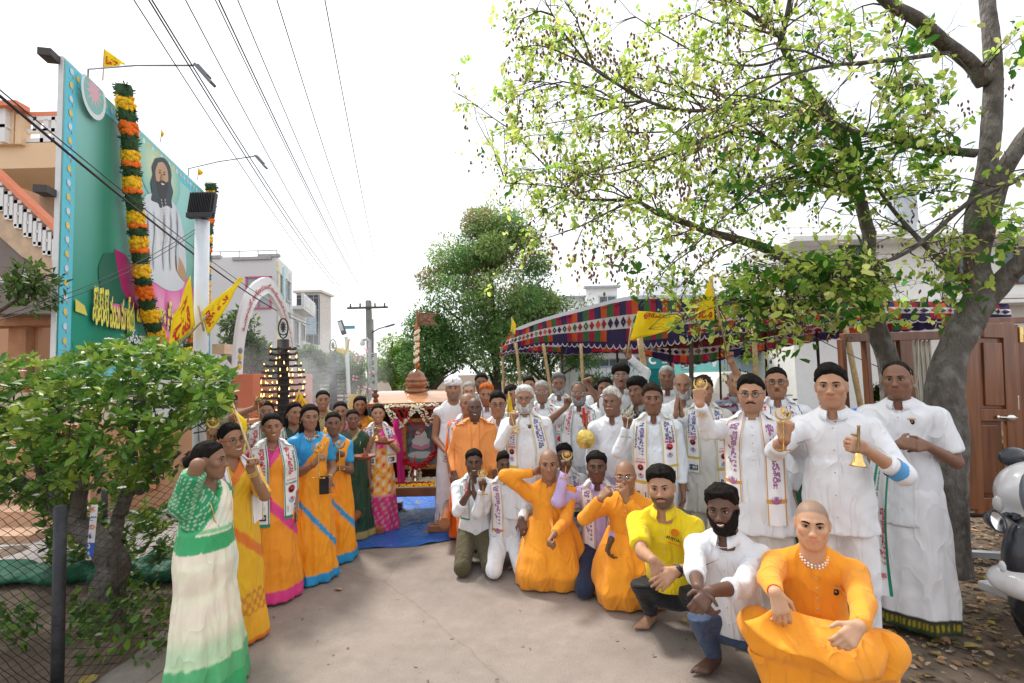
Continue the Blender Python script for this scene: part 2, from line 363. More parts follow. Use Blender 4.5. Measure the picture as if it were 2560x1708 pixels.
_mx=_t.nodes.new('ShaderNodeMix'); _mx.data_type='RGBA'; _t.links.new(_m3.outputs[0],_mx.inputs[0]); _t.links.new(_s0,_mx.inputs[6]); _mx.inputs[7].default_value=(.27,.225,.19,1); _t.links.new(_mx.outputs[2],_b.inputs['Base Color'])
gv=[];nx,ny=90,90
xs=np.concatenate([np.linspace(-400,-12,8),np.linspace(-11,12,74),np.linspace(13,400,8)]); ysn=np.concatenate([np.linspace(-60,-1,5),np.linspace(0,14,70),np.linspace(15,900,15)])
def gz(x,y):
    z=.010*math.sin(x*1.7+y*.9)*math.sin(y*1.3)+.010*math.sin(x*6.1+1)*math.sin(y*5.3)
    m=1 if x>1.6 else 0
    f=min(1,max(0,(abs(x+.3)-1.9)/.8)); return -.014+z*f*(1 if 0<y<20 else 0)
me=fastmesh('ground',[(x,y,gz(x,y)) for x in xs for y in ysn],gridF(len(xs),len(ysn)),GND,smooth=True); o=link('ground',me); tag(o,kind='structure')
ROAD=mat('road_concrete',(.315,.268,.235),rough=.92,var=.07,vs=1.1,bump=.5,bs=90,spec=.2,dirt=((.235,.20,.172),1.1))
_t=ROAD.node_tree; _b=_t.nodes['Principled BSDF']; _src=_b.inputs['Base Color'].links[0].from_socket; _tc=_t.nodes.new('ShaderNodeTexCoord')
def _ramp(sock,p0,c0,p1,c1):
    r_=_t.nodes.new('ShaderNodeMapRange'); r_.inputs[1].default_value=p0; r_.inputs[2].default_value=p1; r_.inputs[3].default_value=c0; r_.inputs[4].default_value=c1; _t.links.new(sock,r_.inputs[0]); return r_.outputs[0]
def _mulc(a_,f_):
    m_=_t.nodes.new('ShaderNodeVectorMath'); m_.operation='SCALE'; _t.links.new(a_,m_.inputs[0]); _t.links.new(f_,m_.inputs['Scale']); return m_.outputs[0]
_n=_t.nodes.new('ShaderNodeTexNoise'); _n.inputs['Scale'].default_value=2.2; _n.inputs['Detail'].default_value=6; _t.links.new(_tc.outputs['Object'],_n.inputs['Vector'])
_mx=_t.nodes.new('ShaderNodeMix'); _mx.data_type='VECTOR'; _mx.inputs[0].default_value=.12; _t.links.new(_tc.outputs['Object'],_mx.inputs[4]); _t.links.new(_n.outputs['Color'],_mx.inputs[5])
_v=_t.nodes.new('ShaderNodeTexVoronoi'); _v.feature='DISTANCE_TO_EDGE'; _v.inputs['Scale'].default_value=.33; _t.links.new(_mx.outputs[1],_v.inputs['Vector']); _src=_mulc(_src,_ramp(_v.outputs['Distance'],.0,.86,.004,1.0))
for s1,lo_,hi_,d0,d1 in ((.7,.42,.62,.88,1.08),(9,.35,.7,.93,1.05),(160,.3,.6,.85,1.06),(30,.62,.72,1.0,.84)):
    _n=_t.nodes.new('ShaderNodeTexNoise'); _n.inputs['Scale'].default_value=s1; _n.inputs['Detail'].default_value=5; _t.links.new(_tc.outputs['Object'],_n.inputs['Vector']); _src=_mulc(_src,_ramp(_n.outputs[0],lo_,d0,hi_,d1))
_t.links.new(_src,_b.inputs['Base Color'])
def road_edges(y):
    xl=np.interp(y,[0,2.9,3.6,4.6,6.2,9,14,40],[-2.2,-2.42,-2.34,-2.5,-3.4,-4.0,-5.2,-11.5]); xr=np.interp(y,[0,2.6,3.4,4.6,6,9,14,40],[.75,1.15,1.35,1.55,2.2,2.2,1.2,-4.6]); return xl,xr
rg=np.random.RandomState(3); V=[];ysr=np.concatenate([np.linspace(0,9,60),np.linspace(9.5,40,20)])
for y in ysr:
    xl,xr=road_edges(y); xr+=.07*math.sin(y*5)+.05*math.sin(y*11+1)
    for t in np.linspace(0,1,14): V.append((xl+(xr-xl)*t,y,(.001 if t<.93 else -.006) if t<1 else -.030))
o=link('road',fastmesh('road',V,gridF(len(ysr),14),ROAD,smooth=True)); tag(o,kind='structure')
# sloping concrete edge on the left and a few hairline joints
mb=MB(); ed=[(-2.62,1.2),(-2.55,2.3),(-2.50,2.9),(-2.42,3.6),(-2.6,4.6)]
V=[]
for (x,y) in ed: V+=[(x+.22,y,.0045),(x+.05,y+.02,.012),(x-.22,y+.05,-.02),(x-.24,y+.05,-.2)]
mb.add(V,gridF(len(ed),4)); o=mb.build('road_edge',mat('edge_concrete',(.25,.225,.20),rough=.95,var=.2,vs=5,bump=.6,bs=50),smooth=True); tag(o,kind='structure')
# ================================================================ leaf litter, small stones, grass on the right
rg=np.random.RandomState(11); n=26000; X=rg.rand(n)*7.5+1.0; Y=.9+rg.rand(n)**1.3*8.5
dens=1/(1+np.exp(-(X-(2.35+.05*Y))*3.2)); keep=rg.rand(n)<dens*.97+.03; X,Y=X[keep],Y[keep]; n=len(X)
pal=np.array([(.22,.13,.065),(.30,.19,.10),(.16,.11,.08),(.33,.25,.17),(.28,.22,.06),(.12,.085,.06),(.36,.22,.10)])
Vl,Ql,Cl=leaves(np.stack([X,Y,-.012+rg.rand(n)*.025],1),np.stack([rg.randn(n),rg.randn(n),rg.randn(n)*.12],1),.03+.045*rg.rand(n),rg.randn(n,3)*.35+[0,0,1],.95,rg,pal[rg.randint(0,7,n)]*(.7+.5*rg.rand(n,1)))
LIT=mat('dry_leaf',attr=True,rough=.8,var=.25,vs=40)
o=link('leaf_litter',fastmesh('leaf_litter',Vl,Ql,LIT,C=Cl)); tag(o,kind='stuff')
n=90; X=rg.rand(n)*3.4-2.0; Y=2.2+rg.rand(n)*2.6
Vl,Ql,Cl=leaves(np.stack([X,Y,.008+0*X],1),np.stack([rg.randn(n),rg.randn(n),rg.randn(n)*.1],1),.012+.022*rg.rand(n),rg.randn(n,3)*.3+[0,0,1],.8,rg,pal[rg.randint(0,7,n)])
o=link('road_litter',fastmesh('road_litter',Vl,Ql,LIT,C=Cl)); tag(o,kind='stuff')
for i,(px,py,s_,c_,lb) in enumerate([(2410,1622,.12,4,'large yellowing fallen leaf on the dirt beside the scooter wheel'),(2338,1598,.10,6,'curled tan fallen leaf on the dirt behind the orange kurta'),(1900,1648,.09,4,'green-yellow fallen leaf by the bare foot of the man in jeans'),(838,1474,.085,3,'small pale fallen leaf lying on the road before the women'),(1712,1560,.07,4,'greenish fallen leaf on the dirt behind the yellow polo man'),(2470,1500,.09,6,'brown fallen leaf below the scooter mirror'),(232,1690,.15,4,'big yellow-green fallen leaf on the concrete edge by the fence post')]):
    g_=G(px,py,.0); Vl,Ql,_=leaves(np.array([[0,0,.012]]),np.array([[math.cos(i*1.9),math.sin(i*1.9),.12]]),np.array([s_]),np.array([[.1,.15,1.]]),1.2)
    o=link('fallen_leaf',fastmesh('fallen_leaf',Vl,Ql,mat('leaf_dry_%d'%c_,tuple(pal[c_]*1.15),rough=.7,var=.3,vs=30))); o.location=g_; tag(o,lb,'leaf','single large fallen leaves')
rg=np.random.RandomState(5); n=900; X=rg.rand(n)*6+1.3; Y=1.2+rg.rand(n)*7; mb=MB(); 
for i in range(380):
    s_=.006+.016*rg.rand()**2; a=rg.rand()*6; V_,F_=lathe([(.5,-.3),(1,0),(.6,.35)],5); mb.add((V_*s_*np.array([1,.7,.6]))@rotz(a).T+np.array([X[i],Y[i],-.012]),F_,int(rg.rand()<.2))
o=mb.build('pebbles',[mat('pebble',(.22,.19,.16),rough=.9),mat('plaster_chip',(.6,.58,.55),rough=.9)]); tag(o,kind='stuff')
# grass patch far right and far centre
def grass(name,reg,n,h,cs,seed=1,gm=None):
    rg=np.random.RandomState(seed); t=rg.rand(n,2); x0,x1,y0,y1=reg; X=x0+(x1-x0)*t[:,0]; Y=y0+(y1-y0)*t[:,1]; dirs=np.stack([rg.randn(n)*.4,rg.randn(n)*.4,np.ones(n)],1)
    cs=np.array(cs); V,Q,C=leaves(np.stack([X,Y,np.full(n,-.03)],1),dirs,h*(.5+rg.rand(n)),rg.randn(n,3),.22,rg,cs[rg.randint(0,len(cs),n)]*(.7+.6*rg.rand(n,1)),simple=True)
    o=link(name,fastmesh(name,V,Q,mat('grass_m',attr=True,rough=.7,var=.1,trans=.3),C=C)); tag(o,kind='stuff'); return o
grass('grass',(4.6,11,7.5,20),15000,.20,[(.13,.17,.03),(.09,.14,.03),(.22,.20,.07),(.16,.13,.06)],2)
grass('grass',(-8,3,14,30),6000,.25,[(.10,.15,.03),(.07,.12,.03),(.15,.15,.06)],4)
grass('grass',(1.4,4.5,3.2,6.5),500,.05,[(.10,.14,.03),(.14,.14,.05)],7)
# ================================================================ billboard
BBN=P(152,500,7.0); BBU=Vector((-.222,.975,0)).normalized(); BBr=math.atan2(BBU.y,BBU.x); BBW=5.95; Z0,Z1=1.9,6.42
bb=empty('billboard',(BBN.x,BBN.y,0),BBr,'tall green billboard of a seated long-haired guru on a pink lotus, lettered in yellow','billboard')
bM=rotz(BBr); bO=np.array([BBN.x,BBN.y,0])
def BB(px,py,src=False):     # photo pixel (2560) -> board (a,z)
    v=ray(px,py); n_=Vector((-BBU.y,BBU.x,0)); t=(Vector((BBN.x,BBN.y,0))-Vector((0,0,CAMH))).dot(n_)/v.dot(n_); p=Vector((0,0,CAMH))+v*t; q=bM.T@(np.array(p)-bO); return q[0],q[2]
def Z6(x,y): return BB(x*.5677,60+y*.5677)
mb=MB(); mb.box((BBW/2,.035,(Z0+Z1)/2),(BBW+.04,.06,Z1-Z0+.04)); mb.build('frame_edge',mat('board_edge',(.68,.70,.72),rough=.5,var=.05),bb)
for a in (.4,2.9,5.5):
    mb=MB(); mb.box((a,.2,Z1/2-.1),(.10,.12,Z1-.3)); mb.box((a,.45,1.6),(.08,.4,.08)); mb.build('post',mat('steel_dark',(.06,.05,.05),rough=.6),bb)
[MB().box((-.12,.12,z),(.22,.16,.10)).build('bracket',mat('steel_dark'),bb) for z in (Z1-.05,4.45)]
PRT=mat('poster_print',attr=True,rough=.55,var=.02,vs=2,spec=.3)
nu,nv=40,30; V=[];C=[]
for i in range(nu):
    for j in range(nv):
        u,v_=i/(nu-1),j/(nv-1); a=u*BBW; z=Z0+(Z1-Z0)*v_; V.append((a,-.001,z))
        deep=np.array((.010,.30,.20)); pale=np.array((.34,.68,.64)); mid=np.array((.05,.42,.36))
        t=max(0,min(1,(v_-.18)*1.2+ (u-.1)*.45)); c=deep*(1-t)+pale*t
        gsh=math.exp(-((a-1.15)/.42)**2)*.85; c=c*(1-gsh)+np.array((.003,.20,.10))*gsh
        C.append(c)
mb=MB(); mb.add(V,[(q[0],q[1],q[2],q[3]) for q in gridF(nu,nv)],0,np.array(C)); mb.build('poster',PRT,bb)
pc=[0]
def pp(pts,c,name='print',k=None,grad=None):   # a printed polygon on the poster
    pc[0]+=1; y=-.002-.0012*pc[0]; mb=MB(); P_=np.array([(a,y,z) for a,z in clipb(pts)]); n_=len(P_); ce=P_.mean(0)
    V=np.vstack([P_,ce]); C=np.tile(np.array(c,float),(n_+1,1))
    if grad is not None: C[-1]=grad
    mb.add(V,[(i,(i+1)%n_,n_) for i in range(n_)],0,C); return mb.build(name,PRT,bb)
def clipb(pts):
    return [(min(max(a,.02),BBW-.02),min(max(z,Z0+.02),Z1-.02)) for a,z in pts]
def smooth_poly(pts,n=4): 
    q=[(p[0],0,p[1]) for p in pts]; return [(p[0],p[2]) for p in bez(q+[q[0]],n)[:-1]]
def zz(*p): return smooth_poly([Z6(x,y) for x,y in p])
# border band
for (a0,a1,z0,z1) in ((0,.30,Z0,Z1),(BBW-.30,BBW,Z0,Z1),(.30,BBW-.30,Z1-.26,Z1),(.30,BBW-.30,Z0,Z0+.26)): pp([(a0,z0),(a1,z0),(a1,z1),(a0,z1)],(.13,.60,.74),'border_print')
mb=MB(); rr=random.Random(3)
for k in range(22):
    z=Z0+.1+k*(Z1-Z0-.2)/21.
    for a in (.15,BBW-.15):
        t=np.linspace(0,2*np.pi,9)[:-1]; mb.add([(a+.045*math.cos(q),-.0105,z+.05*math.sin(q)) for q in t],[tuple(range(8))],k%2); mb.add([(a+.035,-.0105,z-.09),(a+.06,-.0105,z-.09),(a+.06,-.0105,z-.05),(a+.035,-.0105,z-.05)],[(0,1,2,3)],2)
for k in range(30):
    a=.3+k*(BBW-.6)/29; t=np.linspace(0,2*np.pi,9)[:-1]; mb.add([(a+.045*math.cos(q),-.0105,Z1-.13+.05*math.sin(q)) for q in t],[tuple(range(8))],k%2)
mb.build('border_motif',[mat('motif_yellow',(.85,.60,.12),rough=.6),mat('motif_white',(.7,.75,.8),rough=.6),mat('motif_orange',(.8,.35,.08),rough=.6)],bb)['kind']='stuff'
# halo, figure, lotus, leaf
t=np.linspace(0,2*np.pi,28,endpoint=False); hc_=Z6(705,650); pc[0]+=2
ha=[(hc_[0]+.95*math.cos(q),hc_[1]+.72*math.sin(q)) for q in t]; pp(ha,(.20,.55,.50),'halo_print',grad=(.95,.88,.45))
pp(zz((455,1010),(430,1080),(450,1180),(520,1230),(580,1180),(570,1060),(520,1010)),(.02,.14,.09))
pp(zz((500,990),(515,1080),(540,1180),(600,1260),(590,1130),(560,1030)),(.45,.02,.16))
for q in [((600,1080),(590,1180),(610,1290),(660,1330),(690,1250),(670,1160)),((670,1110),(660,1220),(680,1330),(740,1350),(760,1230),(720,1140)),((730,1150),(720,1240),(745,1350),(800,1340),(825,1240),(800,1150)),((790,1110),(790,1220),(810,1330),(850,1290),(855,1200),(830,1130)),((640,1290),(640,1350),(670,1390),(700,1370),(690,1320)),((720,1310),(715,1370),(745,1390),(770,1360),(765,1320)),((480,1230),(500,1290),(550,1350),(560,1290),(530,1240))]: pp(zz(*q),(.78,.13,.42),'lotus_print',grad=(.88,.42,.62))
pp(zz((640,750),(605,800),(585,880),(580,960),(590,1040),(610,1110),(660,1130),(740,1175),(800,1160),(815,1080),(812,1000),(800,900),(785,840),(760,790),(720,760),(680,745)),(.66,.71,.76),'robe_print',grad=(.80,.82,.84))
pp(zz((678,592),(664,630),(668,660),(658,700),(664,740),(660,775),(690,790),(700,810),(730,800),(752,812),(750,775),(757,740),(748,700),(750,660),(738,615),(712,588)),(.03,.05,.06),'hair_print')
pp(zz((690,610),(678,650),(685,700),(700,725),(722,722),(735,690),(730,640),(712,610)),(.55,.33,.20),'face_print')
pp(zz((682,690),(690,730),(700,765),(718,770),(732,735),(734,695),(712,705)),(.022,.022,.025),'beard_print')
pp(zz((612,920),(590,960),(600,985),(632,960),(640,910),(645,880)),(.55,.33,.20),'hand_print'); pp(zz((765,1020),(770,1080),(800,1130),(815,1130),(808,1080),(785,1030)),(.55,.33,.20),'hand_print')
pp([Z6(322,1210),Z6(362,1240),Z6(375,1285),Z6(322,1265)],(.75,.66,.12),'flag_print'); 
for (x_,y_) in ((697,655),(716,663)): pp(zz((x_-5,y_),(x_,y_-4),(x_+5,y_+1),(x_,y_+3)),(.03,.02,.02),'face_print'); pp(zz((x_-6,y_-9),(x_,y_-13),(x_+6,y_-8),(x_,y_-9)),(.04,.03,.03),'face_print')
pp(zz((704,660),(700,682),(706,688),(712,682),(708,662)),(.44,.24,.14),'face_print'); pp(zz((694,692),(706,688),(720,696),(718,703),(706,697),(695,700)),(.02,.02,.025),'beard_print'); pp(zz((699,704),(707,709),(715,706),(708,703)),(.85,.80,.75),'face_print')
for x_ in (640,668,712,742,770): pp(zz((x_,800),(x_+5,900),(x_-4,1000),(x_+2,1090),(x_+8,1000),(x_+10,900)),(.60,.65,.71),'robe_print')
for i in range(14):
    for x_ in (700,716): q=Z6(x_+3*math.sin(i*.6),775+i*14); pp([(q[0]+.022*math.cos(t_),q[1]+.025*math.sin(t_)) for t_ in (0,1.05,2.1,3.14,4.2,5.2)],(.62,.45,.42),'bead_print')
# round seal
t=np.linspace(0,2*np.pi,24,endpoint=False); c_=Z6(388,312); pp([(c_[0]+.33*math.cos(q),c_[1]+.36*math.sin(q)) for q in t],(.75,.80,.80),'seal_print'); pp([(c_[0]+.27*math.cos(q),c_[1]+.01+.29*math.sin(q)) for q in t],(.25,.55,.50),'seal_print')
pp([(c_[0]+(.24 if i%2 else .11)*math.cos(q),c_[1]+.05+(.26 if i%2 else .12)*math.sin(q)) for i,q in enumerate(t)],(.75,.45,.50),'seal_print')
# writing
def btext(s_,p0,p1,h0,m,off=.03,name='lettering'):
    a0,z0=Z6(*p0); a1,z1=Z6(*p1); 
    for (dx,dz,mm,y) in ((.02,-.02,mat('letter_shade',(.004,.10,.07),rough=.6,var=0),-.055),(0,0,m,-.060)):
        mb=MB(); put_text(mb,s_,(a0+dx,y,z0+dz),(a1-a0,0,z1-z0),(0,0,1),h=h0,w=math.hypot(a1-a0,z1-z0),off=off,lift=0); mb.build(name,mm,bb)
YL=mat('letter_yellow',(.90,.80,.12),rough=.6,var=0); WL=mat('letter_white',(.85,.87,.87),rough=.6,var=0)
btext('శ్రీశ్రీశ్రీ పరమ పూజ్య',(387,1325),(575,1358),.62,YL,.035); btext('మాతాఅవతార స్వయంభూ శ్రీశ్రీః',(585,1330),(860,1400),.70,YL,.04)
btext('విశ్వమానస కర్తలు మహాజం, ప్రక',(540,1415),(830,1452),.30,WL,.03); btext('శత కర్మ నివాస పూర్ణాలు',(440,1475),(640,1510),.28,WL,.03)
# light arms on the board top
for (q0,q1,lb) in (((405,201),(850,183),'upper'),((840,638),(1118,583),'lower')):
    a,z=Z6(*q0); pa=bO+bM@np.array([a,0.05,z]); d1=pa[1]-.2; pb=np.array(P(q1[0]*.5677,60+q1[1]*.5677,d1-1.2)); r=empty('flood_lamp',pa,0,'%s long-armed flood lamp reaching out from the billboard top edge'%('nearer' if lb=='upper' else 'farther'),'lamp','lamps on long arms above the billboard')
    mb=MB(); L=pb-pa; mb.tube([(0,0,-.2),(0,0,0),L*.5+np.array([0,0,.03]),L],.012,6); mb.build('arm',mat('lamp_arm',(.25,.27,.30),rough=.5),r,smooth=True)
    mb=MB(); mb.box(L+np.array([.12,.05,-.10]),(.34,.12,.04),R3=roty(R(50))); mb.box(L+np.array([.10,.05,-.06]),(.20,.10,.06),R3=roty(R(50))); mb.build('lamp_head',mat('lamp_grey',(.16,.17,.19),rough=.4),r,bevel=.01)
# ================================================================ garlands
GCOL={'g':mat('garland_green',(.035,.085,.03),rough=.8,var=.5,vs=25),'y':mat('marigold_yellow',(.88,.50,.012),rough=.7,var=.3,vs=20),'o':mat('marigold_orange',(.85,.17,.012),rough=.7,var=.3,vs=20)}
def flowerband(root,p0,p1,r,code,seed,inv,n=80):
    rg=np.random.RandomState(seed); p0=np.array(p0);p1=np.array(p1); ax=nrm(p1-p0); e1=nrm(np.cross(ax,[.2,.9,.1])); e2=np.cross(ax,e1); t=rg.rand(n); ph=rg.rand(n)*2*np.pi; L=np.linalg.norm(p1-p0)
    rr=r*(.86+.14*np.sin(np.pi*t))*(.93+.1*rg.rand(n)); nr=np.cos(ph)[:,None]*e1+np.sin(ph)[:,None]*e2; pos=p0+ax*(t*L)[:,None]+nr*rr[:,None]
    mb=MB(); cyl=[p0+ax*L*q for q in (0,.25,.5,.75,1)]; mb.tube(cyl,[r*.8,r*.9,r*.92,r*.9,r*.8],14)
    if code=='g':
        V,Q,_=leaves(pos-nr*.02,nr+rg.randn(n,3)*.6,np.full(n,r*.55),rg.randn(n,3),.5,rg,None,True); V2,Q2,_=leaves(pos-nr*.02,nr+rg.randn(n,3)*.8,np.full(n,r*.5),rg.randn(n,3),.5,rg,None,True); mb.add(V,Q); mb.add(V2,Q2)
    else:
        ps=r*.30
        for k in range(n):
            V_,F_=lathe([(.5,-.4),(1,-.05),(.85,.3),(.3,.5)],7,fn=lambda a,z:1+.15*math.sin(a*3.5)); q=frame_at(nr[k]+rg.randn(3)*.2,(.1,.3,-1)); mb.add((V_*ps)@q.T+pos[k],F_)
    o=mb.build('flower_band',GCOL[code],root,smooth=False); return o
def garland(line,bands,label,r=.135):
    pts=[]
    for (x,y) in line: a,z=Z6(x,y); pts.append(np.array([a,-.20,z]))
    cur=np.array(bez(pts,10)); sy=[]
    ys_=np.interp(np.linspace(0,1,len(cur)),np.linspace(0,1,len(line)),[q[1] for q in line])
    root=empty('marigold_garland',(BBN.x,BBN.y,0),BBr,label,'garland','marigold garlands hung on the billboard'); y0=line[0][1]
    for i,(y1,c) in enumerate(bands):
        p=[np.array([np.interp(y,ys_,cur[:,k]) for k in range(3)]) for y in (y0,y1)]
        if np.linalg.norm(p[1]-p[0])>.03: flowerband(root,p[0],p[1],r*(1.0 if c=='g' else .95),c,i+len(line),None,56)
        y0=y1
    return root
garland([(482,262),(500,400),(515,560),(525,740),(542,860),(556,980),(568,1100),(590,1220),(627,1340),(660,1415),(720,1475)],[(320,'g'),(375,'y'),(430,'g'),(485,'o'),(555,'g'),(605,'y'),(627,'o'),(670,'g'),(722,'y'),(742,'o'),(820,'g'),(880,'y'),(894,'o'),(932,'g'),(990,'y'),(1002,'o'),(1055,'g'),(1112,'y'),(1150,'g'),(1206,'o'),(1250,'g'),(1302,'y'),(1345,'g'),(1385,'y'),(1412,'o'),(1440,'g'),(1475,'y')],'long thick marigold garland hanging down the near side of the billboard')
garland([(886,698),(892,760),(872,880),(862,1000),(856,1100),(856,1200),(846,1310),(820,1400),(770,1470)],[(742,'g'),(790,'y'),(830,'g'),(880,'o'),(930,'g'),(965,'y'),(985,'g'),(1005,'o'),(1045,'g'),(1100,'y'),(1125,'g'),(1165,'y'),(1200,'y'),(1240,'y'),(1275,'g'),(1320,'o'),(1350,'g'),(1400,'y'),(1420,'o'),(1445,'g'),(1470,'y')],'far marigold garland on the billboard, partly behind the white lamp post',r=.135)
# ================================================================ street light post with black floodlight, in front of the board
pb=P(502,900,6.0); r=empty('lamp_post',(pb.x,pb.y,0),0,'thick white post carrying a black floodlight in front of the billboard','lamp post')
ptop=P(497,553,6.0); z1=ptop.z
mb=MB(); mb.tube([(0,0,-.05),(0,0,z1)],.078,20); mb.build('pole',mat('white_post',(.62,.66,.70),rough=.4,var=.06),r,smooth=True)
mb=MB(); mb.box((.03,-.05,z1+.17),(.30,.06,.32),R3=rotx(R(-12))); mb.box((.03,-.10,z1+.04),(.30,.05,.06)); [mb.box((.03-.13+.02*i,-.095,z1+.20),(.006,.02,.26),R3=rotx(R(-12))) for i in range(14)]; mb.box((.03,.0,z1+.01),(.06,.06,.10)); mb.build('floodlight',mat('flood_black',(.02,.02,.023),rough=.4),r,bevel=.004)
mb=MB(); mb.tube([(.02,-.09,z1*.42),(.05,-.10,z1*.30)],.008,6); mb.build('rod',mat('lamp_grey',(.2,.2,.2)),r)
# ================================================================ wires
def wire(a,b,sag,r,label,group='power lines overhead'):
    a=np.array(tuple(a));b=np.array(tuple(b)); o_=a.copy(); pts=[a+(b-a)*t-np.array([0,0,sag*4*t*(1-t)])-o_ for t in np.linspace(0,1,26)]; mb=MB(); mb.tube(pts,r,5); o=mb.build('power_line',mat('wire_black',(.03,.03,.035),rough=.6,var=0),smooth=True); o.location=o_; tag(o,label,'wire',group); return o
PT=P(921,752,24)
tops=[(300,0,'outermost',-.7),(335,0,'second',-.45),(342,0,'third',-.4),(422,0,'fourth',-.1),(492,0,'fifth',.1),(500,0,'sixth',.15),(545,0,'seventh',.3),(638,0,'eighth',.5),(752,0,'last',.7)]
for i,(x,y,nm_,ox) in enumerate(tops):
    a=D(x-12,y-30,4.2+.1*i); b=(PT.x+ox*1.1,PT.y+(.0 if i%2 else .3),PT.z-.35+.1*(i%3)); wire(a,b,.45 if i<4 else .3,.006 if i not in(1,2,5) else .008,'%s thin power line from the billboard side, running to the concrete pole'%nm_ if i else 'power line passing closest to the flood lamp arms')
wire(P(-60,190,3.6),P(775,812,18),.3,.013,'thick black cable crossing low in front of the billboard','cables slung across in front of the billboard')
wire(P(-60,175,3.7),P(775,806,18.1),.25,.006,'thin cable following just above the thick black one','cables slung across in front of the billboard')
wire(P(-30,800,4.2),P(500,566,6.0),.10,.004,'thin black line from the left bush up to the floodlight','cables slung across in front of the billboard')
wire(P(-30,808,4.2),P(500,574,6.0),.12,.004,'lower of the two thin lines reaching the floodlight','cables slung across in front of the billboard')
wire(PT+Vector((0,0,-.9)),P(868,905,17),.2,.006,'service line dropping from the concrete pole to the street lamp')
# concrete pole
r=empty('utility_pole',(P(931,1000,24).x,24,0),0,'grey concrete utility pole with cross arm and a vertical number plate','pole')
bx=PT.x-P(931,1000,24).x; mb=MB(); mb.add([(x_*w_+bx*t,y_*w_,z) for (z,w_,t) in ((-.1,.17,0),(PT.z,.11,1)) for x_,y_ in ((-1,-1),(1,-1),(1,1),(-1,1))],[(0,1,5,4),(1,2,6,5),(2,3,7,6),(3,0,4,7),(4,5,6,7)]); mb.build('shaft',mat('pole_concrete',(.30,.29,.275),rough=.9,var=.15,vs=3,bump=.4,bs=15),r)
mb=MB(); mb.box((bx,-.15,PT.z-.35),(1.9,.08,.09)); [mb.lathe([(.03,0),(.05,.04),(.03,.08),(.045,.13),(.02,.17)],(bx+q,-.15,PT.z-.31),8) for q in(-.8,-.35,.35,.8)]; mb.build('cross_arm',mat('arm_rust',(.10,.09,.085),rough=.7),r)
mb=MB(); mb.tube([(bx,0,PT.z-1.6),(bx+.5,-.1,PT.z-1.35),(bx+.9,-.15,PT.z-1.25)],.03,6); mb.box((bx+1.05,-.15,PT.z-1.22),(.45,.14,.07),R3=roty(R(-15))); mb.build('lamp_arm',mat('lamp_grey',(.2,.2,.2)),r)
mb=MB(); mb.box((.12,-.19,1.6),(.34,.015,2.6)); o=mb.build('number_plate',mat('plate_white',(.62,.62,.60),rough=.6,dirt=((.35,.33,.3),3)),r)
mb=MB()
for i,ch in enumerate(['F','5','2','4','4','-','8','8']): put_text(mb,ch,(.03,-.20,2.62-i*.30),(1,0,0),(0,0,1),h=.22 if ch!='-' else .05,m=0,lift=.004,off=.03)
mb.build('numerals',mat('paint_black',(.02,.02,.02),rough=.7,var=0),o)
for k in range(3): mb=MB(); mb.tube([(bx*.5+.16+.03*math.sin(z*1.7+k),-.14,z) for z in np.linspace(.5+k*.4,PT.z-.9,12)],.012,5); mb.build('conduit',mat('wire_black',(.03,.03,.035)),r)
# ================================================================ buildings
def winframe(mb,c,wd,ht,ax,nn,t=.06,m=0):
    ax=np.array(ax);nn=np.array(nn); z=np.array([0,0,1.])
    for (a,b,w_,h_) in ((0,ht/2,wd+t,t),(0,-ht/2,wd+t,t),(-wd/2,0,t,ht),(wd/2,0,t,ht)):
        p=np.array(c)+ax*a+z*b+nn*.03; R3=np.array([ax,-nn,z]).T; mb.box(p,(w_,.06,h_),m,R3=R3)
def window(root,c,wd,ht,ax,nn,frame=None,glass=None,mull=1,bars=0):
    ax=nrm(ax);nn=nrm(nn); z=np.array([0,0,1.]); R3=np.array([ax,-nn,z]).T
    mb=MB(); winframe(mb,c,wd,ht,ax,nn); 
    for i in range(1,mull+1): mb.box(np.array(c)+ax*(-wd/2+wd*i/(mull+1))+nn*.03,(.04,.05,ht),R3=R3)
    fr=mb.build('window',frame or mat('win_frame',(.55,.55,.55),rough=.5),root)
    mb=MB(); mb.box(np.array(c)+nn*.006,(wd,.01,ht),R3=R3); mb.build('pane',glass or mat('win_glass',(.10,.13,.15),rough=.12,var=.3,vs=1),fr)
    if bars:
        mb=MB(); [mb.box(np.array(c)+ax*(-wd/2+wd*(i+.5)/bars)+nn*.07,(.02,.02,ht),R3=R3) for i in range(bars)]; mb.build('bars',mat('bar_dark',(.08,.07,.07)),fr)
    return fr
CREAM=mat('wall_cream',(.72,.52,.33),rough=.85,var=.06,vs=.8); PEACH=mat('wall_peach',(.52,.29,.17),rough=.85,var=.08,vs=.8); SAL=mat('trim_salmon',(.72,.24,.13),rough=.7,var=.05); WHT=mat('paint_white',(.76,.76,.76),rough=.7,var=.05,vs=1,dirt=((.66,.66,.66),.8)); GREY=mat('wall_grey',(.62,.63,.65),rough=.85,var=.05,vs=.5); DGREY=mat('wall_taupe',(.20,.165,.15),rough=.85,var=.08)
def DB(x,y,d): return np.array(D(x,y,d))
r=empty('orange_house',(-11.5,12,0),0,'cream and orange house with an outside staircase behind the billboard','house'); O_=np.array([-11.5,12,0])
def rb(root,O,name,x0,y0,x1,y1,d,th,m,bev=0):   # axis-parallel box from two photo corners at depth d, thickness th behind
    a=DB(x0,y0,d);b=DB(x1,y1,d); mb=MB(); mb.box(((a[0]+b[0])/2-O[0],d+th/2-O[1],(a[2]+b[2])/2-O[2]),(abs(b[0]-a[0]),th,abs(a[2]-b[2]))); return mb.build(name,m,root,bevel=bev)
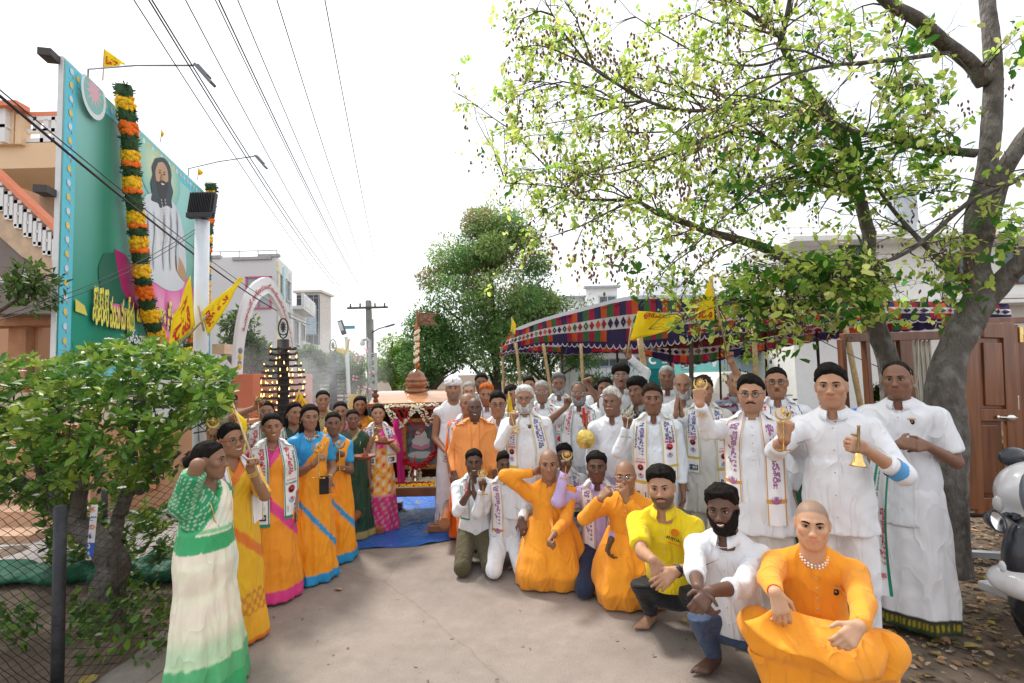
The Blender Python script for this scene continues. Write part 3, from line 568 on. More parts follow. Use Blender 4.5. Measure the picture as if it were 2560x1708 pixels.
rb(r,O_,'roof_slab',-60,330,143,384,10,2.5,CREAM); rb(r,O_,'coping',36,258,143,265,10,.3,SAL); rb(r,O_,'coping',-60,232,36,241,9.7,.3,SAL)
rb(r,O_,'wall',-60,384,150,900,12.5,.3,PEACH); rb(r,O_,'wall',92,395,143,520,11.5,.2,mat('wall_tan',(.38,.25,.17),rough=.85))
rb(r,O_,'pier',36,262,48,330,9.9,.2,CREAM); rb(r,O_,'wall',-60,240,30,330,9.9,.12,CREAM)
for (x0,y0,x1,y1) in ((48,268,143,275),(48,296,143,302),(48,318,143,326),(48,268,58,326),(76,268,83,300),(92,296,99,326),(118,268,125,326),(100,275,110,300)): rb(r,O_,'railing_bar',x0,y0,x1,y1,10,.10,WHT)
for (x0,y0,x1,y1) in ((0,245,10,325),(-10,285,14,292)): rb(r,O_,'railing_bar',x0,y0,x1,y1,9.8,.10,WHT)
rb(r,O_,'beam',-60,725,128,745,10,.5,mat('wall_orange2',(.42,.21,.11),rough=.85)); rb(r,O_,'pillar',20,745,55,900,10.2,.5,mat('wall_orange2',(.42,.21,.11))); rb(r,O_,'pillar',66,745,84,900,10.4,.4,PEACH)
# stair: stringer, coping, stepped blocks
mb=MB(); q=[DB(x,y,9.4)-O_ for x,y in ((-60,430),(135,600),(135,665),(-60,490))]; k=[p+np.array([0,.9,0]) for p in q]; mb.add(q+k,[(0,3,2,1),(4,5,6,7),(0,1,5,4),(3,7,6,2),(0,4,7,3),(1,2,6,5)]); mb.build('stair_stringer',mat('wall_tan2',(.55,.40,.28),rough=.85),r)
mb=MB(); q=[DB(x,y,9.3)-O_ for x,y in ((-60,345),(135,530),(135,544),(-60,359))]; k=[p+np.array([0,.25,0]) for p in q]; mb.add(q+k,[(0,3,2,1),(4,5,6,7),(0,1,5,4),(3,7,6,2),(0,4,7,3),(1,2,6,5)]); mb.build('handrail',SAL,r)
mb=MB(); q=[DB(x,y,9.45)-O_ for x,y in ((-60,490),(135,665),(135,720),(-60,720))]; k=[p+np.array([0,.8,0]) for p in q]; mb.add(q+k,[(0,3,2,1),(4,5,6,7),(0,1,5,4),(3,7,6,2),(0,4,7,3),(1,2,6,5)]); mb.build('stair_wall',DGREY,r)
for i in range(8):
    x=-34+i*22; y=398+(x+34)*.93
    for (dx0,dy0,dx1,dy1) in ((0,0,17,7),(0,0,6,60),(12,12,18,66),(0,55,18,64),(6,28,12,34)): rb(r,O_,'baluster_block',x+dx0,y+dy0,x+dx1,y+dy1,9.35,.14,WHT)
rb(r,O_,'wall_sign',68,488,78,498,12.3,.1,WHT); rb(r,O_,'wall_sign',78,488,92,512,12.3,.1,mat('sign_red',(.5,.02,.04)))
# white block by the arch, side face along the road
def bldg(label,C,wf,L,z1,mf,ms,name='apartment_block',cat='building'):
    """front-left corner ... C = near right corner (x,y); front runs to -x for wf, side runs along the road for L"""
    r=empty(name,(C[0],C[1],0),0,label,cat); u=np.array([BBU.x,BBU.y]); mb=MB(); p=[(-wf,0),(0,0),tuple(u*L),(u[0]*L-wf,u[1]*L)]
    mb.add([(x,y,z) for z in(-.1,z1) for x,y in p],[(0,1,5,4),(1,2,6,5),(2,3,7,6),(3,0,4,7),(4,5,6,7)],[0,1,0,0,0]); mb.build('wall',[mf,ms],r); return r,u
C1=P(691,640,20); r,u=bldg('white and pale grey apartment block with a pink framed window behind the arch',(C1.x,C1.y),3.0,3.2,C1.z,GREY,WHT)
A1=(1,0,0);N1=(0,-1,0); U3=(u[0],u[1],0); NU=(u[1],-u[0],0)
def fx(px,py,d=20): p=P(px,py,d); return (p.x-C1.x,0,p.z)
def sq(px0,py0,px1,py1): a=fx(px0,py0);b=fx(px1,py1); return ((a[0]+b[0])/2,0,(a[2]+b[2])/2),abs(b[0]-a[0]),abs(a[2]-b[2])
c,w_,h_=sq(617,694,677,770); window(r,c,w_,h_,A1,N1,mat('pink_frame',(.55,.14,.26),rough=.6),mat('bright_glass',(.35,.42,.42),rough=.1,var=.4,vs=.7),1)
c,w_,h_=sq(585,775,603,790); window(r,c,w_,h_,A1,N1,bars=5)
mb=MB(); a=fx(583,643);b=fx(680,650); mb.box(((a[0]+b[0])/2,-.03,(a[2]+b[2])/2),(b[0]-a[0],.1,.12)); [mb.box((-3.0+.25*0+q,0.05,C1.z+.02),(.8,.2,.12)) for q in(.4,2.7)]; mb.build('parapet_band',mat('band_grey',(.35,.36,.38)),r)
mb=MB(); [mb.tube([(-3+.75*i,.05,C1.z),(-3+.75*i,.05,C1.z+.25)],.02,5) for i in range(5)]; mb.tube([(-3,.05,C1.z+.24),(0,.05,C1.z+.24)],.02,5); mb.build('rail',mat('band_grey',(.35,.36,.38)),r)
for k,(s_,z) in enumerate([(s0,z0) for z0 in (2.2,4.2,5.6) for s0 in (.5,2.2)]): window(r,(u[0]*s_,u[1]*s_,z),.8,.9,U3,NU)
for k,(s_,c_) in enumerate(((.25,(.85,.75,.42)),(1.3,(.50,.75,.80)),(2.7,(.75,.76,.78)))):
    mb=MB(); mb.box((u[0]*s_+NU[0]*.02,u[1]*s_+NU[1]*.02,C1.z/2+.6),(.35,.06,C1.z-1.6),R3=np.array([U3,(-NU[0],-NU[1],0),(0,0,1)]).T); mb.build('colour_band',mat('band%d'%k,c_),r)
C1b=(C1.x-3.0,20.1); rr_=P(531,699,20); r,u=bldg('lower white wing with open terrace between the billboard and the arch',C1b,2.0,3,rr_.z,GREY,WHT,'house_wing')
window(r,(-.8,0,rr_.z-2.3),.7,.8,A1,N1,bars=5); 
mb=MB(); [mb.tube([(-1.9+.3*i,.05,rr_.z),(-1.9+.3*i,.05,rr_.z+.55)],.02,5) for i in range(7)]; [mb.tube([(-2,.05,rr_.z+q),(0,.05,rr_.z+q)],.02,5) for q in(.2,.4,.55)]; mb.build('rail',mat('band_grey',(.35,.36,.38)),r)
rb(r,np.array([C1b[0],C1b[1],0]),'awning',487,790,515,812,12,.8,mat('awning_peach',(.75,.55,.38)))
C2=(C1.x+u[0]*3.2,C1.y+u[1]*3.2); z2=P(755,762,26).z; r,u=bldg('low white house with balconies and louvred railing past the arch',C2,2.5,3.6,z2-.5,GREY,WHT,'white_house','house')
for f in range(2):
    z=z2-.5-f*2.2; mb=MB(); mb.box((u[0]*1.8+NU[0]*.2,u[1]*1.8+NU[1]*.2,z),(3.4,.5,.16),R3=np.array([U3,(-NU[0],-NU[1],0),(0,0,1)]).T); mb.build('balcony_slab',WHT,r)
    mb=MB()
    for i in range(7): mb.box((u[0]*(.2+.53*i)+NU[0]*.42,u[1]*(.2+.53*i)+NU[1]*.42,z+.35),(.18,.12,.62),R3=np.array([U3,(-NU[0],-NU[1],0),(0,0,1)]).T)
    for q in (.18,.36,.54): mb.box((u[0]*1.8+NU[0]*.42,u[1]*1.8+NU[1]*.42,z+q),(3.4,.05,.05),R3=np.array([U3,(-NU[0],-NU[1],0),(0,0,1)]).T)
    mb.build('balcony_rail',WHT,r)
    for s_ in (.8,2.6): window(r,(u[0]*s_,u[1]*s_,z-1.1),.9,1.1,U3,NU)
C3=P(800,760,33); g0=P(741,732,33); wf=C3.x-g0.x; r=empty('glass_front_building',(C3.x,33,0),0,'beige office building with a tall dark glass front','building'); z3=g0.z
mb=MB(); mb.box((-wf/2,1,z3/2),(wf,2,z3)); mb.box((-wf/2,1,z3+.05),(wf+.3,2.4,.15)); mb.build('wall',mat('wall_beige',(.60,.56,.52),rough=.8),r)
gl=(P(743,0,33).x-C3.x,P(797,0,33).x-C3.x); mb=MB(); mb.box(((gl[0]+gl[1])/2,-.06,z3-.2-1.6),(gl[1]-gl[0],.1,3.2)); gp=mb.build('glass_front',mat('dark_glass',(.05,.055,.06),rough=.1,var=.2,vs=1),r)
mb=MB(); [mb.box((gl[0]+(gl[1]-gl[0])*q,-.13,z3-1.8),(.03,.03,3.2)) for q in(.25,.5,.75,.98)]; [mb.box(((gl[0]+gl[1])/2,-.13,z3-.4-q*.8),(gl[1]-gl[0],.03,.03)) for q in range(4)]; mb.build('mullion',mat('mull',(.35,.36,.38)),gp)
mb=MB(); mb.box(((gl[0]+gl[1])/2+.2,-.14,z3-1.8),((gl[1]-gl[0])*.5,.02,1.9)); mb.build('pane',mat('sky_glass',(.35,.42,.48),rough=.1),gp)
mb=MB(); mb.box((gl[0]/2+gl[1]/2,-.1,z3-3.6),(gl[1]-gl[0],.3,.2)); mb.build('ledge',WHT,r)
# ================================================================ arch over the side gate
r=empty('lettered_arch',(P(592,940,11).x,11,0),0,'tall white pointed arch lettered in red above the side gate','arch'); O_=np.array([P(592,940,11).x,11,0])
Lz=[(312,1460),(318,1300),(330,1100),(362,860),(410,650),(470,500),(560,390),(680,335),(760,385),(850,540),(920,740),(975,960),(1010,1200),(1030,1460)]
Li=[(400,1460),(405,1330),(425,1100),(470,880),(530,700),(590,600),(650,545),(700,528),(740,560),(810,670),(870,800),(930,1000),(965,1220),(985,1460)]
# y (depth) grows from the near leg to the far leg
def AZ(p,i,n): 
    t=i/(n-1); d=11+1.9*t; return np.array(P(520+p[0]*.2168,620+p[1]*.2168,d))-O_
n_=len(Lz); o_=np.array(bez([AZ(p,i,n_) for i,p in enumerate(Lz)],5)); i_=np.array(bez([AZ(p,i,n_) for i,p in enumerate(Li)],5)); k=len(o_); th=np.array([.10,-.03,0])
mb=MB(); mb.add(np.vstack([o_,i_,o_-th,i_-th]),[f for j in range(k-1) for f in ((j,j+1,k+j+1,k+j),(2*k+j,3*k+j,3*k+j+1,2*k+j+1),(j,2*k+j,2*k+j+1,j+1),(k+j,k+j+1,3*k+j+1,3*k+j))]); mb.build('arch_ring',mat('arch_white',(.80,.80,.81),rough=.6,var=.03),r)
dec=MB(); V,F=textmesh('ఓమానమోమాతేజయఃనమోమాతేజసేశ్రీనమఃశివాయ',.03); e=V.max(0)
def onarch(t,b,lift=.03):
    j=t*(k-1); j0=int(min(j,k-2)); f=j-j0; a=o_[j0]*(1-f)+o_[j0+1]*f; c=i_[j0]*(1-f)+i_[j0+1]*f; return c+(a-c)*b+np.array([.015,-lift,0])
dec.add(np.array([onarch(.20+.74*x/e[0],.28+.36*y/e[1]) for x,y in V]),F); dec.build('lettering',mat('arch_red',(.50,.10,.09),rough=.7,var=0),r)
mb=MB(); 
for t,c in ((.10,0),(.07,1),(.05,0),(.125,1)): p=onarch(t,.45); mb.ball(p,(.05,.02,.07),8,c)
mb.build('painted_motif',[mat('motif_yellow'),mat('motif_grey',(.3,.3,.35))],r)
ORW=mat('wall_coral',(.66,.20,.11),rough=.85,var=.08,vs=1.5); TANW=mat('wall_tanorange',(.58,.30,.15),rough=.85,var=.06)
for (x0,x1,y0,d,lb) in ((549,633,937,10.8,'near coral painted gate pier under the arch foot'),(712,758,937,12.8,'far coral painted gate pier under the arch foot')):
    a=P(x0,y0,d);b=P(x1,y0,d); q=empty('gate_pier',((a.x+b.x)/2,d+.3,0),0,lb,'pier','coral gate piers of the arch'); mb=MB(); mb.box((0,0,a.z/2),(b.x-a.x,.6,a.z)); mb.build('pier_block',ORW,q,bevel=.01)
    mb=MB(); mb.box((0,-.31,a.z*.38),((b.x-a.x)*.8,.03,a.z*.5)); mb.build('panel',mat('panel_cream',(.72,.55,.38)),q)
# compound wall with mural patches
a=P(560,960,13.2);b=P(905,1000,13.2)
wl=empty('compound_wall',((a.x+b.x)/2,13.4,0),0,'low tan and orange painted compound wall behind the lamp towers','wall'); O_=np.array([(a.x+b.x)/2,13.4,0])
rb(wl,O_,'wall_panel',500,872,640,960,13.2,.2,TANW); rb(wl,O_,'wall_panel',640,940,830,1120,13.15,.2,mat('wall_apricot',(.80,.42,.16),rough=.85,var=.1,vs=1)); rb(wl,O_,'wall_panel',500,915,640,1120,13.1,.15,mat('wall_salmon',(.74,.30,.20),rough=.85))
rb(wl,O_,'mural_patch',582,908,625,945,13.0,.03,mat('mural_yellow',(.88,.55,.03))); rb(wl,O_,'mural_patch',800,905,826,975,13.0,.03,mat('mural_yellow')); rb(wl,O_,'mural_patch',700,940,800,1000,12.95,.03,mat('mural_blue',(.03,.16,.42))); rb(wl,O_,'mural_patch',585,955,700,1000,12.97,.03,mat('mural_blue'))
mb=MB(); c_=DB(744,945,12.9)-O_; t=np.linspace(0,np.pi,12); mb.add([(c_[0]+.28*math.cos(q),c_[1],c_[2]+.4*math.sin(q)-.1) for q in t],[tuple(range(12))]); mb.build('mural_moon',mat('mural_lilac',(.62,.55,.62)),wl)
# left: low peach wall and steps beyond the fence, green netting
o=empty('peach_plinth',(-6.5,7.5,0),0,'peach painted steps and low wall seen through the chain-link fence','wall'); 
mb=MB(); mb.box((-.5,0,.55),(6.5,.3,1.35)); mb.build('low_wall',mat('peach_paint',(.46,.25,.14),rough=.85,var=.1,vs=1.5),o)
for i in range(3): mb=MB(); mb.box((-.8,-.45-.42*i,.42-.17*i-.085+.0),(3.4,.42,.17+ (.42-.17*i-.085)*0+.0)); mb.box((-.8,-.45-.42*i,(.42-.17*i-.17)/2),(3.4,.42,max(.02,.42-.17*i-.17))); mb.build('step',mat('peach_tile',(.50,.31,.20),rough=.7,var=.1,vs=3),o)
[MB().box((-2.6+1.3*i,-.02,.75),(.28,.36,.9)).build('pilaster',mat('peach_dark',(.50,.22,.10),rough=.85),o) for i in range(5)]
mb=MB(); mb.add([(-9,4.6,.0),(-2.7,5.2,.0),(-3.6,9,.0),(-9,9,.0)],[(0,1,2,3)]); o=mb.build('paved_yard',mat('yard',(.36,.32,.30),rough=.9,var=.12,bump=.3,bs=30)); o.location.z=-.005; tag(o,kind='structure')
v=Vol((-5.2,4.2,-.05),(-2.4,5.4,.55),.035); rg=np.random.RandomState(8)
for i in range(16): x=-5+2.4*i/15; v.ell((x,4.9+.12*math.sin(i*2.1),.06+.14*(i>9)*rg.rand()),(.20,.16,.06+.12*rg.rand()*(1 if i>8 else .4)),.05)
v.wrinkle(.03,14,2,(1,1,1)); v.wrinkle(.014,34,3,(1,1,1)); v.cutz(-.02,False)
o=link('netting_heap',sdmesh('netting_heap',v,[mat('green_net',(.008,.11,.055),rough=.6,var=.5,vs=12,bump=1,bs=30)])); tag(o,'crumpled green shade netting lying on the ground beyond the fence','netting')
# ================================================================ lamp towers with oil lamps
TOWM=mat('tower_dark',(.030,.024,.024),rough=.6,var=.4,vs=6,bump=.3,bs=40); FLM=mat('flame',(1.0,.55,.16),emit=3.5,var=0); CLAY=mat('clay_lamp',(.20,.09,.05),rough=.8)
def tower(px,d,ytop,rtop,tiers,label,lit=True,seal=True,sc=1):
    b=P(px,1000,d); r=empty('lamp_tower',(b.x,d,0),0,label,'lamp tower','dark tiered oil lamp towers'); zt=P(px,ytop,d).z
    mb=MB(); mb.tube([(0,0,0),(0,0,zt)],.088*sc,16); mb.build('column',TOWM,r,smooth=True)
    mb=MB(); mb.lathe([(.55,0),(.55,.12),(.42,.13),(.42,.25),(.2,.26),(.2,.35)],(0,0,0),8); mb.build('base',TOWM,r)
    rg=random.Random(int(px))
    lamp_me=None; fl_me=None
    for (y,hw) in tiers:
        z=P(px,y,d).z; R_=hw*d/1280; mb=MB(); na=8
        for k in range(na//2): a=k*math.pi/(na/2)+.2; mb.box((0,0,z),(2*R_,.035,.022),rz=a)
        mb.tube([(R_*.97*math.cos(t),R_*.97*math.sin(t),z) for t in np.linspace(0,2*np.pi,25)],.012,5,cap=False); mb.build('tier',TOWM,r)
        if not lit: continue
        n=max(6,int(R_*42)); mb=MB(); mf=MB()
        for i in range(n):
            a=2*math.pi*i/n+rg.random()*.2; c=(R_*.97*math.cos(a),R_*.97*math.sin(a),z+.012); mb.lathe([(.010,0),(.022,.010),(.026,.016),(.018,.012)],c,7)
            if rg.random()<(.62 if hw>38 else .25): h=.025+.05*rg.random()**3; lx=.012*rg.uniform(-1,1); mf.tube([(c[0],c[1],c[2]+.012),(c[0]+lx*.4,c[1],c[2]+.02+h*.3),(c[0]+lx,c[1],c[2]+.015+h)],[.004,.009,.001],5)
        mb.build('clay_lamps',CLAY,r,smooth=True)['kind']='stuff'
        if mf.n: mf.build('flames',FLM,r,smooth=True)['kind']='stuff'
    if seal:
        mb=MB(); t=np.linspace(0,2*np.pi,25); w_=.075*sc; h_=.16*sc; mb.tube([(w_*math.cos(q),0,zt+h_+.02+h_*math.sin(q)) for q in t],.012,6,cap=False)
        for q in np.linspace(0,2*np.pi,11)[:-1]: mb.tube([(0,0,zt+h_*1.25),(w_*.6*math.cos(q),0,zt+h_*1.25+h_*.55*math.sin(q))],.009,5)
        mb.ball((0,0,zt+h_*1.25),(.03,.012,.05),8); mb.tube([(-w_*.8,0,zt+h_*.6),(0,0,zt+h_*.45),(w_*.8,0,zt+h_*.6)],.012,5); mb.build('sun_crest',TOWM,r)
    return r
Z7=lambda x,y:(600+x*.1595,800+y*.1595)
tower(708,8.2,849,.1,[(873,31),(886,33),(901,33),(916,44),(932,50),(946,52),(963,52),(979,50),(995,52),(1011,50),(1028,46)],'near dark lamp tower with rows of burning oil lamps',True,True)
tower(833,11.8,886,.1,[(918,18),(928,24),(937,28),(947,30),(957,32),(967,32),(977,32),(985,34),(995,36),(1005,36)],'far dark lamp tower half lost in smoke',False,True)
# smoke drifting between the towers
def smoke(label,c,rad,dens,seed):
    mb=MB(); V_,F_=lathe([(math.sin(t)+1e-4,-math.cos(t)) for t in np.linspace(0,math.pi,13)],20); mb.add(V_*np.array(rad),F_)
    m=bpy.data.materials.new('smoke'); m.use_nodes=True; t=m.node_tree; t.nodes.clear(); o=t.nodes.new('ShaderNodeOutputMaterial'); v=t.nodes.new('ShaderNodeVolumePrincipled'); v.inputs['Color'].default_value=(.93,.97,1,1); v.inputs['Emission Strength'].default_value=0
    tc_=t.nodes.new('ShaderNodeTexCoord'); mp_=t.nodes.new('ShaderNodeMapping'); mp_.inputs['Scale'].default_value=(1/rad[0],1/rad[1],1/rad[2]); gr=t.nodes.new('ShaderNodeTexGradient'); gr.gradient_type='SPHERICAL'; t.links.new(tc_.outputs['Object'],mp_.inputs[0]); t.links.new(mp_.outputs[0],gr.inputs[0])
    n=t.nodes.new('ShaderNodeTexNoise'); n.inputs['Scale'].default_value=1.3; n.inputs['Detail'].default_value=4; n.inputs['Distortion'].default_value=.8; t.links.new(tc_.outputs['Object'],n.inputs['Vector'])
    mr=t.nodes.new('ShaderNodeMapRange'); mr.inputs[1].default_value=.38; mr.inputs[2].default_value=.68; t.links.new(n.outputs[0],mr.inputs[0]); mu=t.nodes.new('ShaderNodeMath'); mu.operation='MULTIPLY'; t.links.new(mr.outputs[0],mu.inputs[0]); t.links.new(gr.outputs[1],mu.inputs[1])
    m2=t.nodes.new('ShaderNodeMath'); m2.operation='MULTIPLY'; m2.inputs[1].default_value=dens; t.links.new(mu.outputs[0],m2.inputs[0]); t.links.new(m2.outputs[0],v.inputs['Density']); t.links.new(v.outputs[0],o.inputs['Volume'])
    ob=mb.build('smoke',m); ob.location=c; tag(ob,label,'smoke',kind='stuff')
sp_=P(815,935,10.9); smoke('pale blue smoke drifting round the far lamp tower',sp_,(1.5,1.0,1.5),1.0,1)
sp_=P(660,900,12.0); smoke('thin smoke behind the near lamp tower',sp_,(2.4,.9,1.3),.35,2)
# small street lamp with flags
b=P(876,1000,14); r=empty('street_lamp',(b.x,14,0),0,'slim white street lamp post with a tilted lamp head, two yellow flags tied on','street lamp'); tp=P(866,842,14)
mb=MB(); mb.tube([(0,0,0),(tp.x-b.x,0,tp.z)],.055,10); mb.build('pole',mat('white_post'),r,smooth=True); mb=MB(); mb.box((tp.x-b.x-.10,-.05,tp.z+.25),(.13,.08,.40),R3=roty(R(-18))); h_=mb.build('lamp_head',mat('flood_black'),r,bevel=.01); mb=MB(); mb.box((tp.x-b.x-.11,-.11,tp.z+.28),(.08,.02,.26),R3=roty(R(-18))); mb.build('lens',mat('lamp_lens',(.6,.65,.65),rough=.3),h_)
mb=MB(); a=P(856,819,14.2);c=P(887,820,14.2); mb.box(((a.x+c.x)/2-b.x,.2,a.z),(c.x-a.x,.03,.09)); mb.build('street_sign',mat('sign_blue',(.05,.36,.50),rough=.5),r)
b=P(924,900,20); r=empty('pipe_lamp',(b.x,20,0),0,'grey curved pipe with a small white lamp beside the concrete pole','lamp'); p=[P(924,865,20),P(923,853,20),P(917,848,20),P(908,850,20)]; mb=MB(); mb.tube([(0,0,0)]+[(q.x-b.x,0,q.z) for q in p],.06,8); mb.build('pipe',mat('pipe_grey',(.5,.55,.58)),r,smooth=True); mb=MB(); q=P(906,857,20); mb.lathe([(.03,.15),(.10,.0),(.10,-.1),(.02,-.12)],(q.x-b.x,0,q.z),10); mb.build('shade',WHT,r)
# ================================================================ patchwork tent
BAMB=mat('bamboo',(.42,.30,.15),rough=.6,var=.25,vs=20,bump=.2,bs=60)
NAVY=(.026,.018,.065);CRIM=(.30,.014,.040);ORNG=(.46,.075,.018);GREEN=(.04,.11,.035);WHI=(.52,.49,.46); seq=[ORNG,GREEN,CRIM,NAVY,CRIM,ORNG,NAVY,GREEN,CRIM,NAVY]
TENT=mat('tent_patchwork',attr=True,rough=.85,var=.12,vs=5,bump=.3,bs=120,trans=.25,wr=.5,wrs=3)
def valance(root,top,bot,n,name,rows=(.30,.58,.84),sc_=1,seed=0,depth=None):
    T=bez([np.array(p) for p in top],14); B=bez([np.array(p) for p in bot],14)
    def curve(Cv,t):
        j=t*(len(Cv)-1); i=int(min(j,len(Cv)-2)); f=j-i; return Cv[i]*(1-f)+Cv[i+1]*f
    def S(t,v):
        a,b=curve(T,t),curve(B,t); p=a*(1-v)+b*v; p=p+np.array([0,-.05*math.sin(v*math.pi),0])+np.array([0,.035*math.sin(t*90+v*2)*v+.02*math.sin(t*230),0]); return p
    mb=MB(); rs=[0]+list(rows)
    for k in range(n):
        t0,t1=k/n,(k+1)/n; c=seq[(k+seed)%len(seq)]
        for (v0,v1,cc) in ((rs[0],rs[1],c),(rs[1],rs[2],WHI),(rs[2],rs[3],seq[(k*3+seed)%len(seq)]),(rs[3],rs[3]+.06,NAVY)):
            for h in range(2):
                ta,tb=t0+(t1-t0)*h/2,t0+(t1-t0)*(h+1)/2; mb.add([S(ta,v0),S(tb,v0),S(tb,v1),S(ta,v1)],[(0,1,2,3)],0,np.array(cc))
        vm=(rs[1]+rs[2])/2; hv=(rs[2]-rs[1])*.42; tm=(t0+t1)/2; off=np.array([0,-.006,0])
        mb.add([S(t0+(t1-t0)*.08,vm)+off,S(tm,vm+hv)+off,S(t1-(t1-t0)*.08,vm)+off,S(tm,vm-hv)+off],[(0,1,2,3)],0,np.array(seq[(k*7+2)%len(seq)]))
        v0=rs[3]+.06
        for h in range(8):
            ta,tb=h/8,(h+1)/8; e=lambda x:v0+(1-v0)*abs(math.sin(math.pi*x))**.6*(1)
            q0,q1=t0+(t1-t0)*ta,t0+(t1-t0)*tb; mb.add([S(q0,v0),S(q1,v0),S(q1,e(tb)),S(q0,e(ta))],[(0,1,2,3)],0,np.array(NAVY))
    # white piping along the scallops
    pts=[]
    for k in range(n):
        for h in range(8): x=h/8; pts.append(S((k+x)/n,min(1,rs[3]+.06+(1-rs[3]-.06)*abs(math.sin(math.pi*x))**.6))+np.array([0,-.008,0]))
    mb.tube(pts,.010*sc_,4,0,col=np.array((.6,.55,.6)))
    return mb.build(name,TENT,root),S
def Dd(l): return [tuple(D(x,y,d)) for x,y,d in l]
to=D(1500,800,9); tent=empty('patchwork_tent',(to.x,to.y,0),0,'large patchwork festival tent with scalloped border on bamboo poles, white sheet roof','tent'); TO=np.array([to.x,to.y,0])
def rel(l): return [np.array(p)-TO for p in Dd(l)]
tp_=rel([(1168,768,10.2),(1235,742,10.1),(1330,716,9.9),(1445,689,9.6),(1560,686,9.3),(1700,690,8.9),(1850,690,8.5),(2000,690,8.2),(2160,693,7.9),(2312,697,7.6)])
bt_=rel([(1150,812,10.1),(1240,795,10.0),(1330,797,9.8),(1445,802,9.5),(1560,790,9.2),(1680,768,8.8),(1850,748,8.4),(2000,742,8.1),(2160,740,7.8),(2312,742,7.5)])
o1,SN=valance(tent,tp_,bt_,74,'front_valance')
ft=rel([(1290,775,13.2),(1450,792,13.4),(1570,800,13.5),(1700,785,13.2),(1850,755,12.8),(2010,730,12.4),(2200,715,12)]); fb=rel([(1290,815,13.2),(1450,812,13.4),(1570,838,13.5),(1700,818,13.2),(1850,788,12.8),(2010,768,12.4),(2200,752,12)])
o2,SF=valance(tent,ft,fb,44,'back_valance',rows=(.02,.42,.86),seed=3)
lt=rel([(1150,790,10.1),(1175,772,11.2),(1230,770,12.4),(1290,775,13.2)]); lb_=rel([(1147,822,10.1),(1175,812,11.2),(1230,812,12.4),(1290,815,13.2)]); valance(tent,lt,lb_,16,'side_valance',seed=5)
# underside cloth and white roof sheet
mb=MB(); nu=28; V=[]
for i in range(nu):
    t=i/(nu-1); a=SN(t,.05); b=SF(t,0.0) if t>.0 else SF(0,0)
    for j in range(8): f=j/7; V.append(a*(1-f)+b*f+np.array([0,0,.10*math.sin(math.pi*f)-.0]))
mb.add(V,gridF(nu,8)); mb.build('ceiling_cloth',mat('tent_lining',(.16,.022,.02),rough=.9,var=.6,vs=4,trans=.3),tent)
pk=np.array(D(1565,628,11.4))-TO; SHT=mat('roof_sheet',(.50,.54,.58),rough=.6,var=.08,vs=2,trans=.3)
mb=MB(); V=[]; 
for i in range(nu):
    t=i/(nu-1)*.62; a=SN(t,0)+np.array([0,0,.02]); b=SF(t,0)
    for j in range(10): f=j/9; q=a*(1-f)+b*f; w_=max(0,1-abs(t-.36)/.17)*(1-abs(2*f-1)); V.append(q+np.array([0,0,.05+ .10*math.sin(math.pi*f)])*1.0+(np.array([0,0,max(0,pk[2]-q[2])]))*min(1,w_))
mb.add(V,gridF(nu,10)); mb.build('roof_sheet',SHT,tent,smooth=True)
z8=lambda x,y:(1150+x*.4894,600+y*.4894)
BAMD=mat('pole_dark',(.06,.045,.035),rough=.7)
for i,(xt,yt,xb,d,rd,m_) in enumerate([(285,525,305,10.0,.030,BAMB),(425,530,452,9.9,.034,BAMB),(617,530,626,9.7,.034,BAMB),(918,500,946,9.0,.055,BAMB),(1180,500,1182,9.2,.045,BAMD),(1500,440,1512,8.6,.045,BAMB),(1560,465,1566,12.5,.03,BAMD),(1822,470,1836,12.3,.035,BAMD),(1965,430,2018,8.2,.045,BAMB),(803,520,803,13.3,.03,BAMD),(518,540,524,13.0,.03,BAMD),(1072,540,1078,13.4,.03,BAMD),(215,560,222,12,.03,BAMB),(1326,560,1330,13.2,.03,BAMD)]):
    a=np.array(P(*z8(xt,yt),d))-TO; b=np.array(P(*z8(xb,700),d))-TO; dr=(b-a)/(b[2]-a[2]); g=a+dr*(-a[2]-.05); mb=MB(); kk=np.linspace(0,1,12); mb.tube([g+(a-g)*t for t in kk],[rd*(1.0 if j%2 else .93) for j in range(12)],8); mb.build('tent_pole',m_,tent,smooth=True)
for i,(x0,y0,x1,y1,d0,d1) in enumerate([(1700,435,2140,650,8.8,7.4),(380,530,310,720,10,9.5),(560,500,500,700,9.8,9.4),(1180,420,1290,640,9.2,8.6)]):
    a=P(*z8(x0,y0),d0);b=P(*z8(x1,y1),d1); wire(a,b,.03,.008 if not i else .005,['dark guy rope slanting down to the left tree trunk','guy rope at the far left end of the tent','guy rope left of the tent middle','guy rope under the tent middle'][i],'tent guy ropes')
# ================================================================ things and houses behind the tent
def boxhouse(name,label,x0,x1,ytop,d,dep,m,cat='house',ybase=None):
    a=D(x0,ytop,d);b=D(x1,ytop,d); zt=(a.z+b.z)/2; cx=(a.x+b.x)/2; r=empty(name,(cx,d,0),0,label,cat); mb=MB(); mb.box((0,dep/2,zt/2),(b.x-a.x,dep,zt)); mb.build('wall',m,r); return r,cx,b.x-a.x,zt
r,cx,w_,zt=boxhouse('white_house','white two-storey house with a roof terrace seen above the left end of the tent',1345,1416,661,30,6,WHT)
mb=MB(); mb.box((0,-.1,zt+.03),(w_+.3,.5,.12)); mb.build('cornice',mat('band_grey'),r); window(r,(.35*w_/2,0,zt-.9),1.0,.8,A1,N1)
r2,cx,w_,zt=boxhouse('white_house','lower white house wing beside the terrace house',1290,1350,683,31,6,WHT); mb=MB(); mb.box((0,-.1,zt),(w_+.4,.6,.12)); mb.build('eave',mat('band_grey'),r2)
r,cx,w_,zt=boxhouse('grille_house','white house with barred verandah windows behind the tent poles',1290,1500,770,27,6,WHT)
